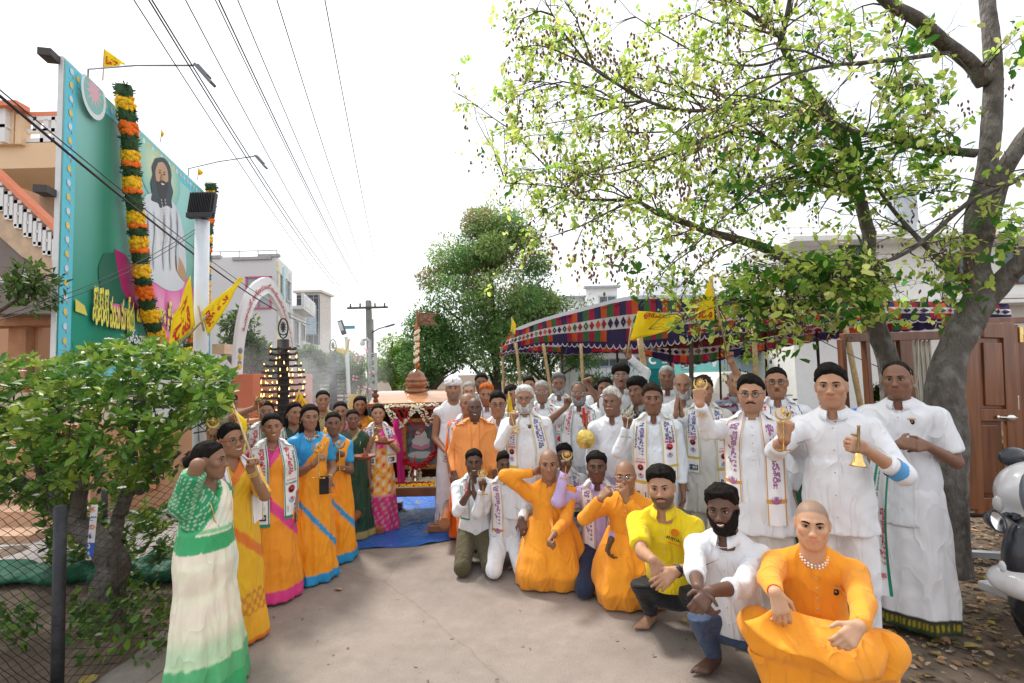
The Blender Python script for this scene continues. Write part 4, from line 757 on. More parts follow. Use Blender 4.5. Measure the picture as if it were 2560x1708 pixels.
for q in np.linspace(-.42,.42,5): window(r,(q*w_,0,1.75),1.0,1.3,A1,N1,bars=8)
mb=MB(); mb.box((0,-.4,2.75),(w_,1.0,.14)); mb.build('sunshade',WHT,r)
r,cx,w_,zt=boxhouse('long_white_wall','long white compound wall below the barred windows',1285,1580,842,22,.25,mat('wall_offwhite',(.70,.70,.72),rough=.85,var=.05),'wall')
mb=MB(); mb.box((0,.1,zt+.03),(w_,.35,.06)); mb.build('coping',mat('band_blue',(.30,.36,.45)),r)
for i in range(14): mb=MB(); mb.box((-w_/2+w_*(i+.5)/14,-.02,zt/2),(w_/14-.02,.06,zt-.02)); mb.build('wall_panel',mat('wall_offwhite'),r)
r,cx,w_,zt=boxhouse('pale_blue_wall','pale blue boundary wall behind the grass on the right',1620,2090,778,20,.25,mat('wall_paleblue',(.50,.62,.68),rough=.85,var=.06,vs=.6),'wall')
for i in range(12): mb=MB(); mb.box((-w_/2+w_*(i+.5)/12,-.02,zt/2),(w_/12-.02,.06,zt-.02)); mb.build('wall_panel',mat('wall_paleblue'),r)
r,cx,w_,zt=boxhouse('sheet_fence','short fence of weathered grey sheets beside the generator',1525,1622,800,21.5,.1,mat('sheet_grey',(.30,.31,.31),rough=.8,var=.2),'fence')
for i in range(16): mb=MB(); mb.box((-w_/2+w_*(i+.5)/16,-.06-.02*(i%2),zt/2),(w_/16-.015,.03,zt+.04*(i%3))); mb.build('sheet',mat('sheet_grey'),r)
# big white house at right with water tank
a=D(1700,575,17);b=D(2420,500,17); r=empty('villa',(a.x,17,0),0,'large white flat-roofed villa behind the big tree','house'); W_=b.x-a.x; zt=D(2200,548,17).z; WV=mat('villa_white',(.74,.73,.70),rough=.8,var=.04)
mb=MB(); mb.box((W_*.60,3,zt/2),(W_*.9,6,zt)); mb.build('wall',WV,r); mb=MB(); mb.box((W_*.60,-.2,zt-.05),(W_*.9+.5,1.2,.16)); mb.box((W_*.60,-.3,zt*.62),(W_*.92,1.4,.14)); mb.build('roof_slab',WV,r)
for (x0,x1,y0,y1) in ((2080,2110,520,560),(2240,2300,528,575),(2335,2400,520,570)): a1=D(x0,y0,17.3);b1=D(x1,y1,17.3); mb=MB(); mb.box(((a1.x+b1.x)/2-a.x,.3,zt+.35),(b1.x-a1.x,.25,.6)); mb.build('parapet_post',WV,r)
mb=MB(); [mb.box((W_*.60,.3,zt+q),(W_*.88,.05,.05)) for q in(.2,.4,.6)]; [mb.box((W_*(.17+.04*i),.3,zt+.3),(.05,.05,.6)) for i in range(22)]; mb.build('roof_rail',WV,r)
for x_,y_ in ((1850,640),(1960,600),(2200,625),(2330,610)): c=D(x_,y_,17); window(r,(c.x-a.x,0,c.z),.9,1.2,A1,N1,mat('brown_frame',(.12,.06,.04)))
c=D(2300,575,17); mb=MB(); mb.box((c.x-a.x,-.5,D(2300,690,17).z),(W_*.5,1,.14)); mb.build('sunshade',WV,r)
r,cx,w_,zt=boxhouse('grey_house','pale grey house front seen under the left limb of the tree',1720,1905,590,22,6,mat('wall_pg',(.60,.63,.67),rough=.85,var=.04)); mb=MB(); mb.box((0,-.5,zt),(w_+.8,1.6,.16)); mb.build('roof_slab',WHT,r)
mb=MB(); mb.box((-w_*.42,-.06,zt-1.05),(.55,.12,.45)); mb.build('air_conditioner',mat('ac_grey',(.5,.5,.5)),r); window(r,(-w_*.1,0,zt-1.4),1.1,1.2,A1,N1)
c0=D(2035,440,17.6);c1=D(2100,505,17.6); wt=empty('water_tank',((c0.x+c1.x)/2,17.6,c1.z-.6),0,'grey concrete cylinder water tank on the villa roof','water tank'); mb=MB(); R_=(c1.x-c0.x)/2; mb.lathe([(R_,0),(R_,c0.z-c1.z+.6),(R_*.9,c0.z-c1.z+.68),(.05,c0.z-c1.z+.72)],n=28); mb.build('tank_body',mat('tank_grey',(.42,.46,.50),rough=.8,var=.12,vs=2),wt,smooth=False)
# generator box
d=19.; a=P(1614,872,d);b=P(1676,872,d);c=P(1773,872,d+.6); r=empty('generator',(a.x,d,0),0,'teal generator container with louvred door, white letter C mark and a red frame','generator'); TL=mat('teal_dark',(.01,.22,.22),rough=.5,var=.05); TLL=mat('teal_light',(.20,.58,.54),rough=.5,var=.05); RDF=mat('red_frame',(.40,.02,.03),rough=.5); zt=a.z
w1=b.x-a.x; mb=MB(); mb.box((w1/2,0,zt/2+.1),(w1,.1,zt-.2)); mb.build('louvre_door',TL,r); mb=MB(); [mb.box((w1/2,-.07,.5+i*.055),(w1*.86,.05,.03),R3=rotx(R(30))) for i in range(int((zt-1.15)/.055))]; mb.build('louvre',TL,r)
mb=MB(); mb.box((-.03,0,zt/2),(.07,.14,zt)); mb.box((w1+.03,0,zt/2),(.07,.14,zt)); mb.box((w1/2,0,zt+.02),(w1+.12,.14,.07)); mb.build('door_frame',RDF,r)
w2=c.x-b.x; mb=MB(); mb.box((w1+.08+w2/2,1.3,zt/2-.02),(w2,2.7,zt-.1)); mb.build('body',TLL,r,bevel=.03); mb=MB(); mb.box((w1+.08+w2*.75,-.06,.95+.25),(w2*.5,.02,.16)); mb.build('stripe',WHT,r)
window(r,(w1+.08+w2*.32,-.05,zt-.5),.42,.5,A1,N1); mb=MB(); mb.ball((w1+w2*.93,-.06,zt-.55),(.11,.015,.2),12); mb.build('badge',mat('badge',(.65,.8,.8)),r); mb=MB(); mb.box((w1+w2*.42,-.07,1.15+.25),(.12,.04,.16)); mb.box((w1+w2*.62,-.07,1.15+.25),(.12,.04,.16)); mb.build('latch',mat('flood_black'),r)
mb=MB(); t=np.linspace(R(45),R(315),15); V=[(.24+R_*math.cos(q),-.08,zt-.42+R_*math.sin(q)) for R_ in (.17,.09) for q in t]; mb.add(V,[(i,i+1,16+i,15+i) for i in range(14)]); put_text(mb,'కి బా',(.42,-.075,zt-.33),(1,0,0),(0,0,1),h=.16); put_text(mb,'GENSETS',(.48,-.075,zt-.50),(1,0,0),(0,0,1),h=.07) if 0 else None; [mb.box((.72,-.075,zt-.36-.06*i),(.30,.01,.03)) for i in range(4)]; mb.build('lettering',mat('sign_white',(.75,.8,.8),rough=.6,var=0),r)['kind']='stuff'
# pearl white car, seen from the rear quarter
def car():
    c=P(1762,960,16.5); r=empty('parked_car',(c.x,16.5,0),R(40),'pearl white estate car with dark windows parked behind the men under the tent','car'); PW=mat('car_white',(.66,.62,.54),rough=.25,var=.03,coat=.6); DG=mat('car_glass',(.015,.017,.02),rough=.08,var=0)
    # profile (x along the car: rear at +x), z ; y half width
    prof=[(-2.15,.45),(-2.2,.75),(-2.0,.95),(-1.2,1.08),(-.55,1.50),(0,1.64),(.9,1.66),(1.6,1.58),(2.0,1.22),(2.2,1.02),(2.25,.6),(2.15,.35)]; lo=[(2.0,.28),(-2.0,.28)]
    pl=prof+lo; rows=[]
    for y,sc_,ins in ((-.88,.96,0.0),(-.80,1,0),(.80,1,0),(.88,.96,0)):
        rows.append([(x*sc_,(y if z<1.15 else y*.82),z) for x,z in pl])
    mb=MB(); n=len(pl); V=[p for r_ in rows for p in r_]; F=[(i*n+j,i*n+(j+1)%n,(i+1)*n+(j+1)%n,(i+1)*n+j) for i in range(3) for j in range(n)]+[tuple(range(n-1,-1,-1)),tuple(range(3*n,4*n))]; mb.add(V,F); o=mb.build('body',PW,r,bevel=.03,smooth=False)
    for sy in (-1,1):
        mb=MB(); y=sy*.78
        for q in (([(-.62,1.12),(-.28,1.46),(.15,1.55),(.15,1.14)]),([(.22,1.14),(.22,1.555),(.95,1.56),(.95,1.15)]),([(1.02,1.15),(1.02,1.55),(1.5,1.50),(1.78,1.22)])):
            P0=[(x,y*(1-.16*(z-1.12)/.45)+sy*.045,z) for x,z in q]; mb.add(P0,[(0,1,2,3)] if sy>0 else [(3,2,1,0)])
        mb.build('side_window',DG,r)
        for xw in(-1.35,1.42): 
            w_=MB(); V_,F_=lathe([(.20,-.11),(.33,-.10),(.34,0),(.33,.10),(.20,.11)],22); w_.add(V_@rotx(R(90)).T+np.array([xw,sy*.80,.34]),F_); wo=w_.build('wheel',mat('tyre',(.02,.02,.02),rough=.9),r); w_=MB(); V_,F_=lathe([(.02,-.12),(.2,-.115),(.2,.115),(.02,.12)],16); w_.add(V_@rotx(R(90)).T+np.array([xw,sy*.80,.34]),F_); w_.build('rim',SILVER,wo)
        mb=MB(); mb.box((2.12,sy*.72,1.02),(.16,.22,.16)); mb.build('tail_light',mat('tail_red',(.5,.02,.03),rough=.2),r,bevel=.02); mb=MB(); mb.box((.0,sy*.9,1.0),(.2,.03,.03)); mb.box((1.0,sy*.9,1.0),(.2,.03,.03)); mb.build('door_handle',SILVER,r)
    mb=MB(); mb.add([(1.66,-.6,1.53),(1.66,.6,1.53),(2.03,.66,1.24),(2.03,-.66,1.24)],[(0,1,2,3)]); mb.V[0]=mb.V[0]+np.array([.03,0,.03]); mb.build('rear_window',DG,r)
    mb=MB(); mb.add([(-.62,-.6,1.50),(-.62,.6,1.50),(-1.2,.7,1.12),(-1.2,-.7,1.12)],[(0,1,2,3)]); mb.V[0]=mb.V[0]+np.array([-.03,0,.03]); mb.build('windscreen',DG,r)
    return r
car()
for x_,d_,lb in ((882,19,'dark motorbike parked by the concrete pole'),(1072,21,'dark motorbike parked beyond the shrine, left one'),(1092,21.5,'dark motorbike parked beyond the shrine, right one')):
    b=P(x_,960,d_); r=empty('motorbike',(b.x,d_,0),R(30),lb,'motorbike','motorbikes parked far back'); 
    for xw in(-.6,.6): mb=MB(); V_,F_=lathe([(.2,-.05),(.3,-.04),(.3,.04),(.2,.05)],14); mb.add(V_@rotx(R(90)).T+np.array([xw,0,.3]),F_); mb.build('wheel',mat('tyre'),r)
    mb=MB(); mb.tube([(-.6,0,.3),(-.35,0,.95),(-.3,0,1.05)],.03,6); mb.tube([(-.3,-.35,1.05),(-.3,.35,1.05)],.02,6); mb.build('fork',mat('flood_black'),r); mb=MB(); mb.ball((-.05,0,.8),(.28,.14,.14),10); mb.ball((.4,0,.78),(.38,.13,.07),10); mb.ball((0,0,.45),(.28,.14,.2),10); mb.build('frame_body',mat('bike_black',(.02,.02,.022),rough=.3),r,smooth=True)
r_=P(868,955,22); 
# ================================================================ leaning wooden doors and grille frame
WOOD=mat('door_teak',(.19,.070,.030),rough=.28,var=.35,vs=3,stretch=(6,6,.5),spec=.5,coat=.35); WOODD=mat('door_teak_dark',(.14,.048,.02),rough=.3,var=.35,vs=3,stretch=(6,6,.5),coat=.3)
ZR=lambda x,y:(2150+x*.3828,750+y*.3828)
dn=np.array([.15,-1,0])
c=P(*ZR(800,760),5.6); r=empty('teak_door',(c.x,5.6,0),R(4),'glossy brown panelled teak door leaning upright behind the tree trunk','door'); O_=np.array([c.x,5.6,0])
def dz(x,y,d=5.6): p=P(*ZR(x,y),d); return p.x-c.x,p.z
def dbox(root,name,x0,y0,x1,y1,yo,th,m,bev=.006,d=5.6):
    ym=(y0+y1)/2;xm=(x0+x1)/2; a=(dz(x0,ym,d)[0],dz(xm,y0,d)[1]);b=(dz(x1,ym,d)[0],dz(xm,y1,d)[1]); mb=MB(); mb.box(((a[0]+b[0])/2,yo,(a[1]+b[1])/2),(abs(b[0]-a[0]),th,abs(a[1]-b[1]))); return mb.build(name,m,root,bevel=bev)
dbox(r,'stile',620,150,742,1370,0,.05,WOOD); dbox(r,'stile',925,140,1010,1400,0,.05,WOOD); dbox(r,'rail',742,150,925,245,0,.049,WOOD); dbox(r,'rail',742,712,925,790,0,.049,WOOD); dbox(r,'rail',742,1290,925,1395,0,.049,WOOD)
dbox(r,'panel',738,245,928,712,.02,.02,WOOD); dbox(r,'panel',738,790,928,1290,.02,.02,WOODD); dbox(r,'panel_moulding',765,275,900,690,.0,.03,WOOD,.012); dbox(r,'panel_moulding',760,815,890,1265,.0,.03,WOODD,.012)
mb=MB(); a=dz(840,762);b=dz(980,762); mb.tube([(a[0],-.045,a[1]),(b[0],-.045,b[1])],.010,6); mb.ball((dz(940,762)[0],-.045,dz(940,762)[1]),(.06,.02,.032),12); mb.ball((dz(850,762)[0],-.045,dz(850,762)[1]),(.022,.015,.022),8); mb.build('handle',SILVER,r,smooth=True)
dbox(r,'bolt',975,165,1000,270,-.04,.03,BRASS)
r.rotation_euler=(0,R(2.5),R(4))
r2=empty('teak_door',(c.x,5.75,0),R(4),'second teak door behind, at the right edge of the picture','door'); O_=r2
for nm,q,m_ in (('stile',(1015,140,1130,1400),WOOD),('panel',(1130,200,1300,1380),WOODD)): dbox(r2,nm,*q,0,.05,m_)
mb=MB(); a=dz(1020,770);b=dz(1060,770); mb.box(((a[0]+b[0])/2,-.05,a[1]),(.07,.03,.11)); a=dz(1060,665); mb.box((a[0],-.05,a[1]),(.05,.04,.16)); mb.build('latch',SILVER,r2,bevel=.008); r2.rotation_euler=(0,R(2.5),R(4))
g=empty('window_frame',(c.x,5.45,0),0,'brown wooden frame with pale metal window grilles, standing between the two trunks','window frame'); 
dbox(g,'top_rail',-60,205,640,262,.3,.10,WOOD); a=dz(630,110);b=dz(1300,150); dbox(g,'top_rail',630,108,1300,150,.3,.10,WOOD)
for x0,x1 in ((330,412),(-60,-30),(100,130)): dbox(g,'mullion',x0,250,x1,900,.3,.09,WOOD)
GRL=mat('grille_cream',(.50,.45,.36),rough=.5)
for x in list(range(225,330,28))+list(range(425,560,30)): dbox(g,'grille_bar',x,255,x+9,900,.3,.02,GRL,0)
for x0,x1 in ((212,330),(412,560)): dbox(g,'pane',x0,262,x1,700,.36,.01,mat('pane_white',(.62,.66,.66),rough=.3,var=.1),0)
mb=MB(); a=dz(400,560); mb.tube(bez([(dz(430,250)[0],.26,dz(430,250)[1]),(dz(425,520)[0],.26,dz(425,520)[1]),(dz(395,560)[0],.26,dz(395,560)[1]),(dz(430,600)[0],.26,dz(430,600)[1]),(dz(430,800)[0],.26,dz(430,800)[1])],6),.010,6); mb.build('scroll',GRL,g)
# lumber piece and dark boards on the ground below
o=MB().box((0,0,.05),(1.7,.07,.05)).build('metal_strip',mat('strip_grey',(.30,.31,.33),rough=.5)); o.location=G(2455,1400,.02); o.rotation_euler=(0,0,R(-14)); tag(o,'grey metal strip lying in the leaf litter behind the scooter','metal strip')
mb=MB(); [mb.box((.0,.12*i,.03+.015*i),(1.9,.10,.03),rz=R(4*i)) for i in range(3)]; o=mb.build('dark_board',mat('board_dark',(.05,.04,.035),rough=.9,var=.4)); o.location=G(2420,1290,0); tag(o,'dark weathered boards on the ground under the leaning teak door','board')
# blue plastic sheet heap, white sacks far right
v=Vol((-1.1,-.5,-.05),(1.1,.5,.7),.05); rg=np.random.RandomState(4)
for i in range(12): v.ell((rg.uniform(-.8,.8),rg.uniform(-.25,.25),.12+.18*rg.rand()),(.25,.2,.16),.05)
v.wrinkle(.04,12,1,(1,1,1)); v.cutz(0,False)
me=sdmesh('plastic_heap',v,[mat('tarp_blue',(.03,.12,.48),rough=.4,var=.2,vs=6,bump=.5,bs=15)])
o=link('plastic_heap',me); o.location=P(2140,1000,15); o.location.z=-.05; o.scale=(1.3,1.3,1.5); tag(o,'heap of blue plastic sheeting on the grass in front of the pale blue wall','plastic sheet')
me2=me.copy(); me2.materials.clear(); me2.materials.append(mat('sack_white',(.6,.6,.58),rough=.8,var=.1)); o=link('sack_heap',me2); o.location=P(2090,1000,15.2); o.location.z=-.05; o.rotation_euler=(0,0,2); tag(o,'pile of dirty white sacks left of the blue sheeting','sacks')
# cycle leaning far right
b=P(1975,950,13.5); r=empty('bicycle',(b.x,13.5,0),R(35),'dark bicycle leaning against the tent pole before the pale blue wall','bicycle')
for xw in(-.5,.5): mb=MB(); mb.tube([(xw+.32*math.cos(t),0,.33+.32*math.sin(t)) for t in np.linspace(0,2*np.pi,21)],.018,5,cap=False); mb.build('wheel',mat('tyre'),r)
mb=MB(); [mb.tube(p,.016,5) for p in ([(-.5,0,.33),(-.4,0,.95),(-.42,0,1.05)],[(-.42,0,.85),(.15,0,.8),(.0,0,.3),(-.42,0,.85)],[(.0,0,.3),(.5,0,.33),(.15,0,.8)],[(-.42,-.25,1.05),(-.42,.25,1.05)])]; mb.ball((.17,0,.9),(.12,.06,.03),8); mb.build('frame',mat('flood_black'),r)
# ================================================================ scooter at the right edge
def scooter():
    c=G(2640,1640); r=empty('scooter',(c.x+.02,c.y,0),R(8),'white and black scooter, front turned to the camera, cut by the right edge','scooter'); O=np.array([c.x+.02,c.y,0]); W=mat('scooter_white',(.66,.66,.68),rough=.25,coat=.7,var=.04,dirt=((.5,.48,.45),4)); K=mat('scooter_black',(.018,.02,.028),rough=.3,coat=.3,var=.2)
    dd=c.y
    def q(px,py,d=0): p=P(px,py,dd+d); v=np.array(p)-O; return v@rotz(R(8))
    zr=lambda x,y:(2380+x*.3315,1080+y*.3315)
    # front cowl
    ce=q(2600,1290); v=Vol(ce+np.array([-.42,-.4,-.5]),ce+np.array([.5,.4,.45]),.011)
    p1=q(*zr(430,400)); p2=q(*zr(640,330)); v.ell(q(2600,1235),(.235,.20,.20),.04); v.ell(q(2598,1300),(.22,.17,.11),.05); v.cap(q(2520,1230),q(2552,1290),.035,.03,.05)
    me=sdmesh('front_cowl',v,[W]); link('front_cowl',me,r)
    v=Vol(q(2600,1500)+np.array([-.4,-.35,-.5]),q(2600,1500)+np.array([.45,.4,.6]),.012); v.ell(q(2605,1400,-.10),(.235,.13,.27),.05); v.ell(q(2610,1500,-.04),(.20,.13,.2),.05); link('leg_shield',sdmesh('leg_shield',v,[K]),r)
    v=Vol(q(2540,1470)+np.array([-.3,-.5,-.3]),q(2540,1470)+np.array([.45,.3,.3]),.011); v.ell(q(2570,1462,-.14),(.15,.20,.10),.04); v.ell(q(2575,1505,-.10),(.16,.24,.085),.04,sub=True); link('front_mudguard',sdmesh('front_mudguard',v,[W]),r)
    w=q(2650,1560,-.1); mb=MB(); V_,F_=lathe([(.13,-.05),(.22,-.055),(.245,-.02),(.245,.02),(.22,.055),(.13,.05)],26); mb.add(V_@roty(R(90)).T+w,F_); wo=mb.build('front_wheel',mat('tyre'),r,smooth=True); mb=MB(); V_,F_=lathe([(.02,-.05),(.13,-.045),(.13,.045),(.02,.05)],16); mb.add(V_@roty(R(90)).T+w,F_); mb.build('rim',SILVER,wo)
    mb=MB(); mb.tube([q(2580,1480),w+np.array([-.09,0,0])],.02,8); mb.build('fork',K,r)
    # handlebar, headlamp and number of seams
    mb=MB(); mb.tube(bez([q(2535,1215,.05),q(2600,1165,.05),q(2680,1170,.05),q(2760,1220,.05)],5),.018,8); mb.tube([q(2520,1222,.05),q(2552,1200,.05)],.024,8); mb.build('handlebar',K,r,smooth=True)
    mb=MB(); p=q(2660,1250,-.20); mb.ball(p,(.12,.06,.075),16); mb.build('headlamp',mat('lamp_clear',(.5,.54,.58),rough=.08,coat=1),r,smooth=True)
    mb=MB(); mb.tube(bez([q(2500,1285,-.17),q(2560,1320,-.19),q(2640,1335,-.19)],5),.004,4); mb.build('seam',mat('seam_grey',(.12,.12,.13)),r)
    # mirrors
    m1=q(*zr(345,675),-.12); mb=MB(); t=np.linspace(0,2*np.pi,25)[:-1]; ax=np.array([1,.15,-.25])*.062; ay=np.array([.22,.34,1])*.052
    V=[m1+ax*math.cos(k)+ay*math.sin(k) for k in t]; bk=[v_+np.array([0,.045,0])*1-0*v_ for v_ in V]; 
    V2=[m1+ax*1.16*math.cos(k)+ay*1.18*math.sin(k)+np.array([0,.006,0]) for k in t]; V3=[m1+ax*.7*math.cos(k)+ay*.7*math.sin(k)+np.array([0,.055,0]) for k in t]; n=24
    V1b=[m1+ax*1.08*math.cos(k)+ay*1.1*math.sin(k)+np.array([0,-.008,0]) for k in t]
    mb.add(V+V1b+V2+V3,[(i,(i+1)%n,n+(i+1)%n,n+i) for i in range(n)]+[(n+i,n+(i+1)%n,2*n+(i+1)%n,2*n+i) for i in range(n)]+[(2*n+i,2*n+(i+1)%n,3*n+(i+1)%n,3*n+i) for i in range(n)]+[tuple(range(3*n,4*n))]); mo=mb.build('mirror',K,r,smooth=True)
    mb=MB(); mb.add([p_+np.array([0,-.001,0]) for p_ in V],[tuple(range(n-1,-1,-1))]); mb.build('mirror_glass',mat('mirror',(.9,.9,.9),rough=.02,metal=1,var=0),mo)
    mb=MB(); mb.tube(bez([m1+np.array([.05,.03,0]),q(*zr(410,620),-.08),q(*zr(480,650),-.05)],5),.013,8); mb.ball(q(*zr(470,645),-.06),(.04,.04,.03),8); mb.build('mirror_arm',K,r,smooth=True)
    m2=q(*zr(440,190),.15); v=Vol(m2-.2,m2+.2,.008); v.ell(m2+np.array([.02,0,0]),(.105,.045,.062),.02); link('mirror_back',sdmesh('mirror_back',v,[K]),r); mb=MB(); mb.tube([m2+np.array([.1,0,0]),m2+np.array([.25,.02,-.18]),q(2620,1250)],.01,6); mb.build('mirror_arm',K,r)
    mb=MB(); p=q(*zr(610,470),-.24); mb.ball(p,(.08,.04,.14),16); mb.build('head_panel',mat('cowl_grey',(.10,.12,.15),rough=.15,coat=.5),r,smooth=True)
    mb=MB(); p=q(*zr(345,545),-.10); mb.ball(p,(.018,.03,.05),12); mb.build('indicator',mat('ind',(.45,.45,.46),rough=.15),r,smooth=True)
    mb=MB(); p=q(*zr(380,1015),-.16); mb.ball(p,(.014,.02,.034),10); mb.build('reflector',mat('refl',(.6,.62,.66),rough=.15),r,smooth=True)
    # rear part beyond the frame
    mb=MB(); mb.box(q(2600,1560)+np.array([.42,.35,.02]),(.5,.32,.06)); mb.ball(q(2600,1450)+np.array([.95,.55,.05]),(.42,.22,.22),14); mb.build('rear_body',W,r,bevel=.01); mb=MB(); mb.ball(q(2600,1380)+np.array([.92,.55,.10]),(.42,.17,.07),14); mb.build('seat',K,r,smooth=True)
    mb=MB(); w2=np.array([w[0]+1.15,w[1]+.7,.245]); V_,F_=lathe([(.13,-.05),(.22,-.055),(.245,0),(.22,.055),(.13,.05)],22); mb.add(V_@rotx(R(90)).T+w2,F_); mb.build('rear_wheel',mat('tyre'),r,smooth=True)
scooter()
# ================================================================ chain-link fence
CH=mat('chain_black',(.008,.008,.010),rough=.5,var=.2,vs=20); PK=mat('post_black',(.018,.019,.024),rough=.55,var=.5,vs=10,bump=.5,bs=60,dirt=((.05,.05,.055),9))
fo=P(150,1480,3.0); fence=empty('chain_link_fence',(fo.x,fo.y,0),0,'black chain-link fence with a thick round post at the left edge','fence'); FO=np.array([fo.x,fo.y,0])
def chain(p0,p1,z0,z1,name):
    p0=np.array(p0,float);p1=np.array(p1,float); L=np.linalg.norm(p1-p0); u=(p1-p0)/L; nn=np.array([-u[1],u[0],0]); s_=.052; n=int(L/s_); V=[];Q=[]; m=int((z1-z0)/(s_*.95)*2)
    for i in range(n):
        base=len(V); 
        for k in range(m+1):
            z=z0+(z1-z0)*k/m; x=i*s_+(s_ if ((k+i)%2) else 0)*.98; y=.004*(1 if k%4<2 else -1)+.02*math.sin(x*2.1+z*3); c=p0+u*x+nn*y+np.array([0,0,z]); 
            for a in range(3): th=a*2.094; V.append(c+.0027*(u*math.cos(th)*1.3+nn*math.sin(th)))
        for k in range(m):
            for a in range(3): Q.append((base+k*3+a,base+k*3+(a+1)%3,base+(k+1)*3+(a+1)%3,base+(k+1)*3+a))
    o=link(name,fastmesh(name,V,Q,CH),fence); tag(o,kind='stuff'); return o
e1=np.array([-2.42,4.5,0])-FO; chain((0,0,0),e1,.0,1.08,'mesh_panel'); e2=np.array([-4.7,3.55,0])-FO; chain(e2,(0,0,0),.0,1.30,'mesh_panel')
for (p,h,rd) in (((0,0,0),1.10,.031),(tuple(e1+np.array([0,0,0])),1.12,.03),(tuple(e2),1.3,.03)): mb=MB(); mb.tube([(p[0],p[1],-.1),(p[0]-.01,p[1],h)],rd,18); mb.ball((p[0]-.01,p[1],h),(rd,rd,.01),12); mb.build('post',PK,fence,smooth=True)
o=MB(); o.tube([(-.6,2.0,0),(-.6,2.0,.75)],.03,12); o=o.build('short_post',PK,smooth=True); o.location=(fo.x-.9,fo.y+.2,0); tag(o,'short black post standing inside the fence behind the shrub trunk','post')
# strip of printed sticker hanging on the mesh
a=P(243,1260,2.98+.22);b=P(231,1388,3.0+.2); r=empty('printed_strip',a,0,'narrow orange, white and blue printed strip tied on the fence mesh','strip'); w_=.042; L=a.z-b.z; mb=MB()
for (z0,z1,m_) in ((0,.16,1),(.16,.34,0),(.34,.52,1),(.52,.74,0),(.74,1,2)): 
    x0=(b.x-a.x)*z0;x1=(b.x-a.x)*z1; mb.add([(x0-w_/2,-.02,-L*z0),(x0+w_/2,-.02,-L*z0),(x1+w_/2,-.02,-L*z1),(x1-w_/2,-.02,-L*z1)],[(0,3,2,1)],{1:0,0:0,2:1}[m_])
mb.build('strip_face',[mat('strip_white',(.6,.6,.62),rough=.6),mat('strip_blue',(.03,.10,.42),rough=.6)],r,).modifiers.new('s','SOLIDIFY').thickness=.002
mb=MB(); 
for t,z,h,m_ in (('K',.08,.030,0),('ICICI',.24,.012,1),('O',.43,.034,0),('8',.62,.026,1),('3',.80,.030,2),('6',.93,.030,2)): put_text(mb,t if t!='ICICI' else '...',((b.x-a.x)*z-.016,-.023,-L*z-h/2),(1,0,0),(0,0,1),h=h,m=m_,off=.03,lift=0)
mb.build('lettering',[mat('strip_orange',(.75,.18,.03),rough=.6,var=0),mat('strip_blue'),mat('strip_white')],r)
# ================================================================ plants
def leafmat(n,tf=.45,rough=.5): return mat(n,attr=True,rough=rough,var=.12,vs=3,trans=tf,spec=.35)
LFM=leafmat('leaf_bright',.72); LFD=leafmat('leaf_shrub',.35,.4); LFT=leafmat('leaf_tree',.45)
BARK=mat('bark_grey',(.115,.100,.088),rough=.92,var=.35,vs=9,bump=1.0,bs=26,bd=.05,stretch=(1,1,.35),dirt=((.20,.19,.175),9)); BARKD=mat('bark_dark',(.075,.062,.05),rough=.95,var=.3,vs=8,bump=.9,bs=30)
def limb(pts,ws,n=10,seed=0,sub=8,knob=.05):
    p=bez(pts,sub); k=len(p); r=np.interp(np.linspace(0,1,k),np.linspace(0,1,len(ws)),ws); rg=np.random.RandomState(seed); V,F=tube(p,r,n)
    V=V+ (np.repeat(r,n)[:,None])*(knob*np.sin(V*np.array([23,19,11])+rg.rand(3)*6)+knob*.6*np.sin(V[:,[1,2,0]]*41)); return p,r,V,F
# ---- big tree on the right
tc0=P(2300,1400,4.7); bt=empty('spreading_tree',(tc0.x,4.7,0),0,'large grey-barked forked tree with sparse bright green leaves and brown pods','tree'); BO=np.array([tc0.x,4.7,0])
def DL(l): return [np.array(D(x,y,d)) -BO for x,y,d,w_ in l],[w_*.90*d/1280/2 for x,y,d,w_ in l]
wood=MB(); brs=[]
def addl(l,seed,m=wood,keep=True,knob=.05,n=12):
    p,r=DL(l); pp_,rr_,V,F=limb(p,r,n,seed,8,knob); m.add(V,F); 
    if keep: brs.append((np.array(pp_),rr_))
    return pp_
R1=[(2185,1420,4.5,112),(2174,1250,4.5,92),(2168,1100,4.5,94),(2170,1000,4.5,98),(2166,920,4.5,88),(2170,868,4.5,82),(2186,810,4.55,76),(2206,766,4.55,76),(2235,715,4.6,80),(2250,678,4.6,80),(2243,620,4.6,62),(2240,560,4.6,56),(2243,480,4.65,53),(2262,400,4.65,50),(2274,300,4.7,48),(2279,180,4.75,44),(2274,80,4.8,40),(2266,0,4.9,36),(2258,-120,5,30)]
addl(R1,1,knob=.045,n=18)
addl([(2235,712,4.6,60),(2278,672,4.55,56),(2315,630,4.45,52),(2370,585,4.3,50),(2460,530,4.2,48)],2)
addl([(2245,590,4.6,50),(2268,500,4.5,48),(2300,400,4.4,46),(2350,320,4.3,44),(2420,240,4.2,38)],3)
L1=[(2062,1250,5.3,80),(2055,1000,5.3,62),(2046,880,5.3,56),(2035,818,5.3,52),(2013,760,5.3,55),(1995,700,5.3,58),(1988,640,5.3,47),(1992,587,5.3,40),(1994,540,5.3,36),(1985,503,5.3,34),(1962,416,5.3,33),(1939,347,5.25,29),(1893,249,5.2,25),(1847,191,5.15,21),(1806,127,5.1,19),(1792,87,5.05,18),(1803,50,5.0,15),(1814,-10,4.9,12),(1820,-60,4.8,10)]
addl(L1,4,knob=.04,n=16)
addl([(1792,87,5.05,14),(1766,64,5.0,12),(1714,29,4.9,10),(1662,-5,4.8,9),(1600,-40,4.7,7)],5)
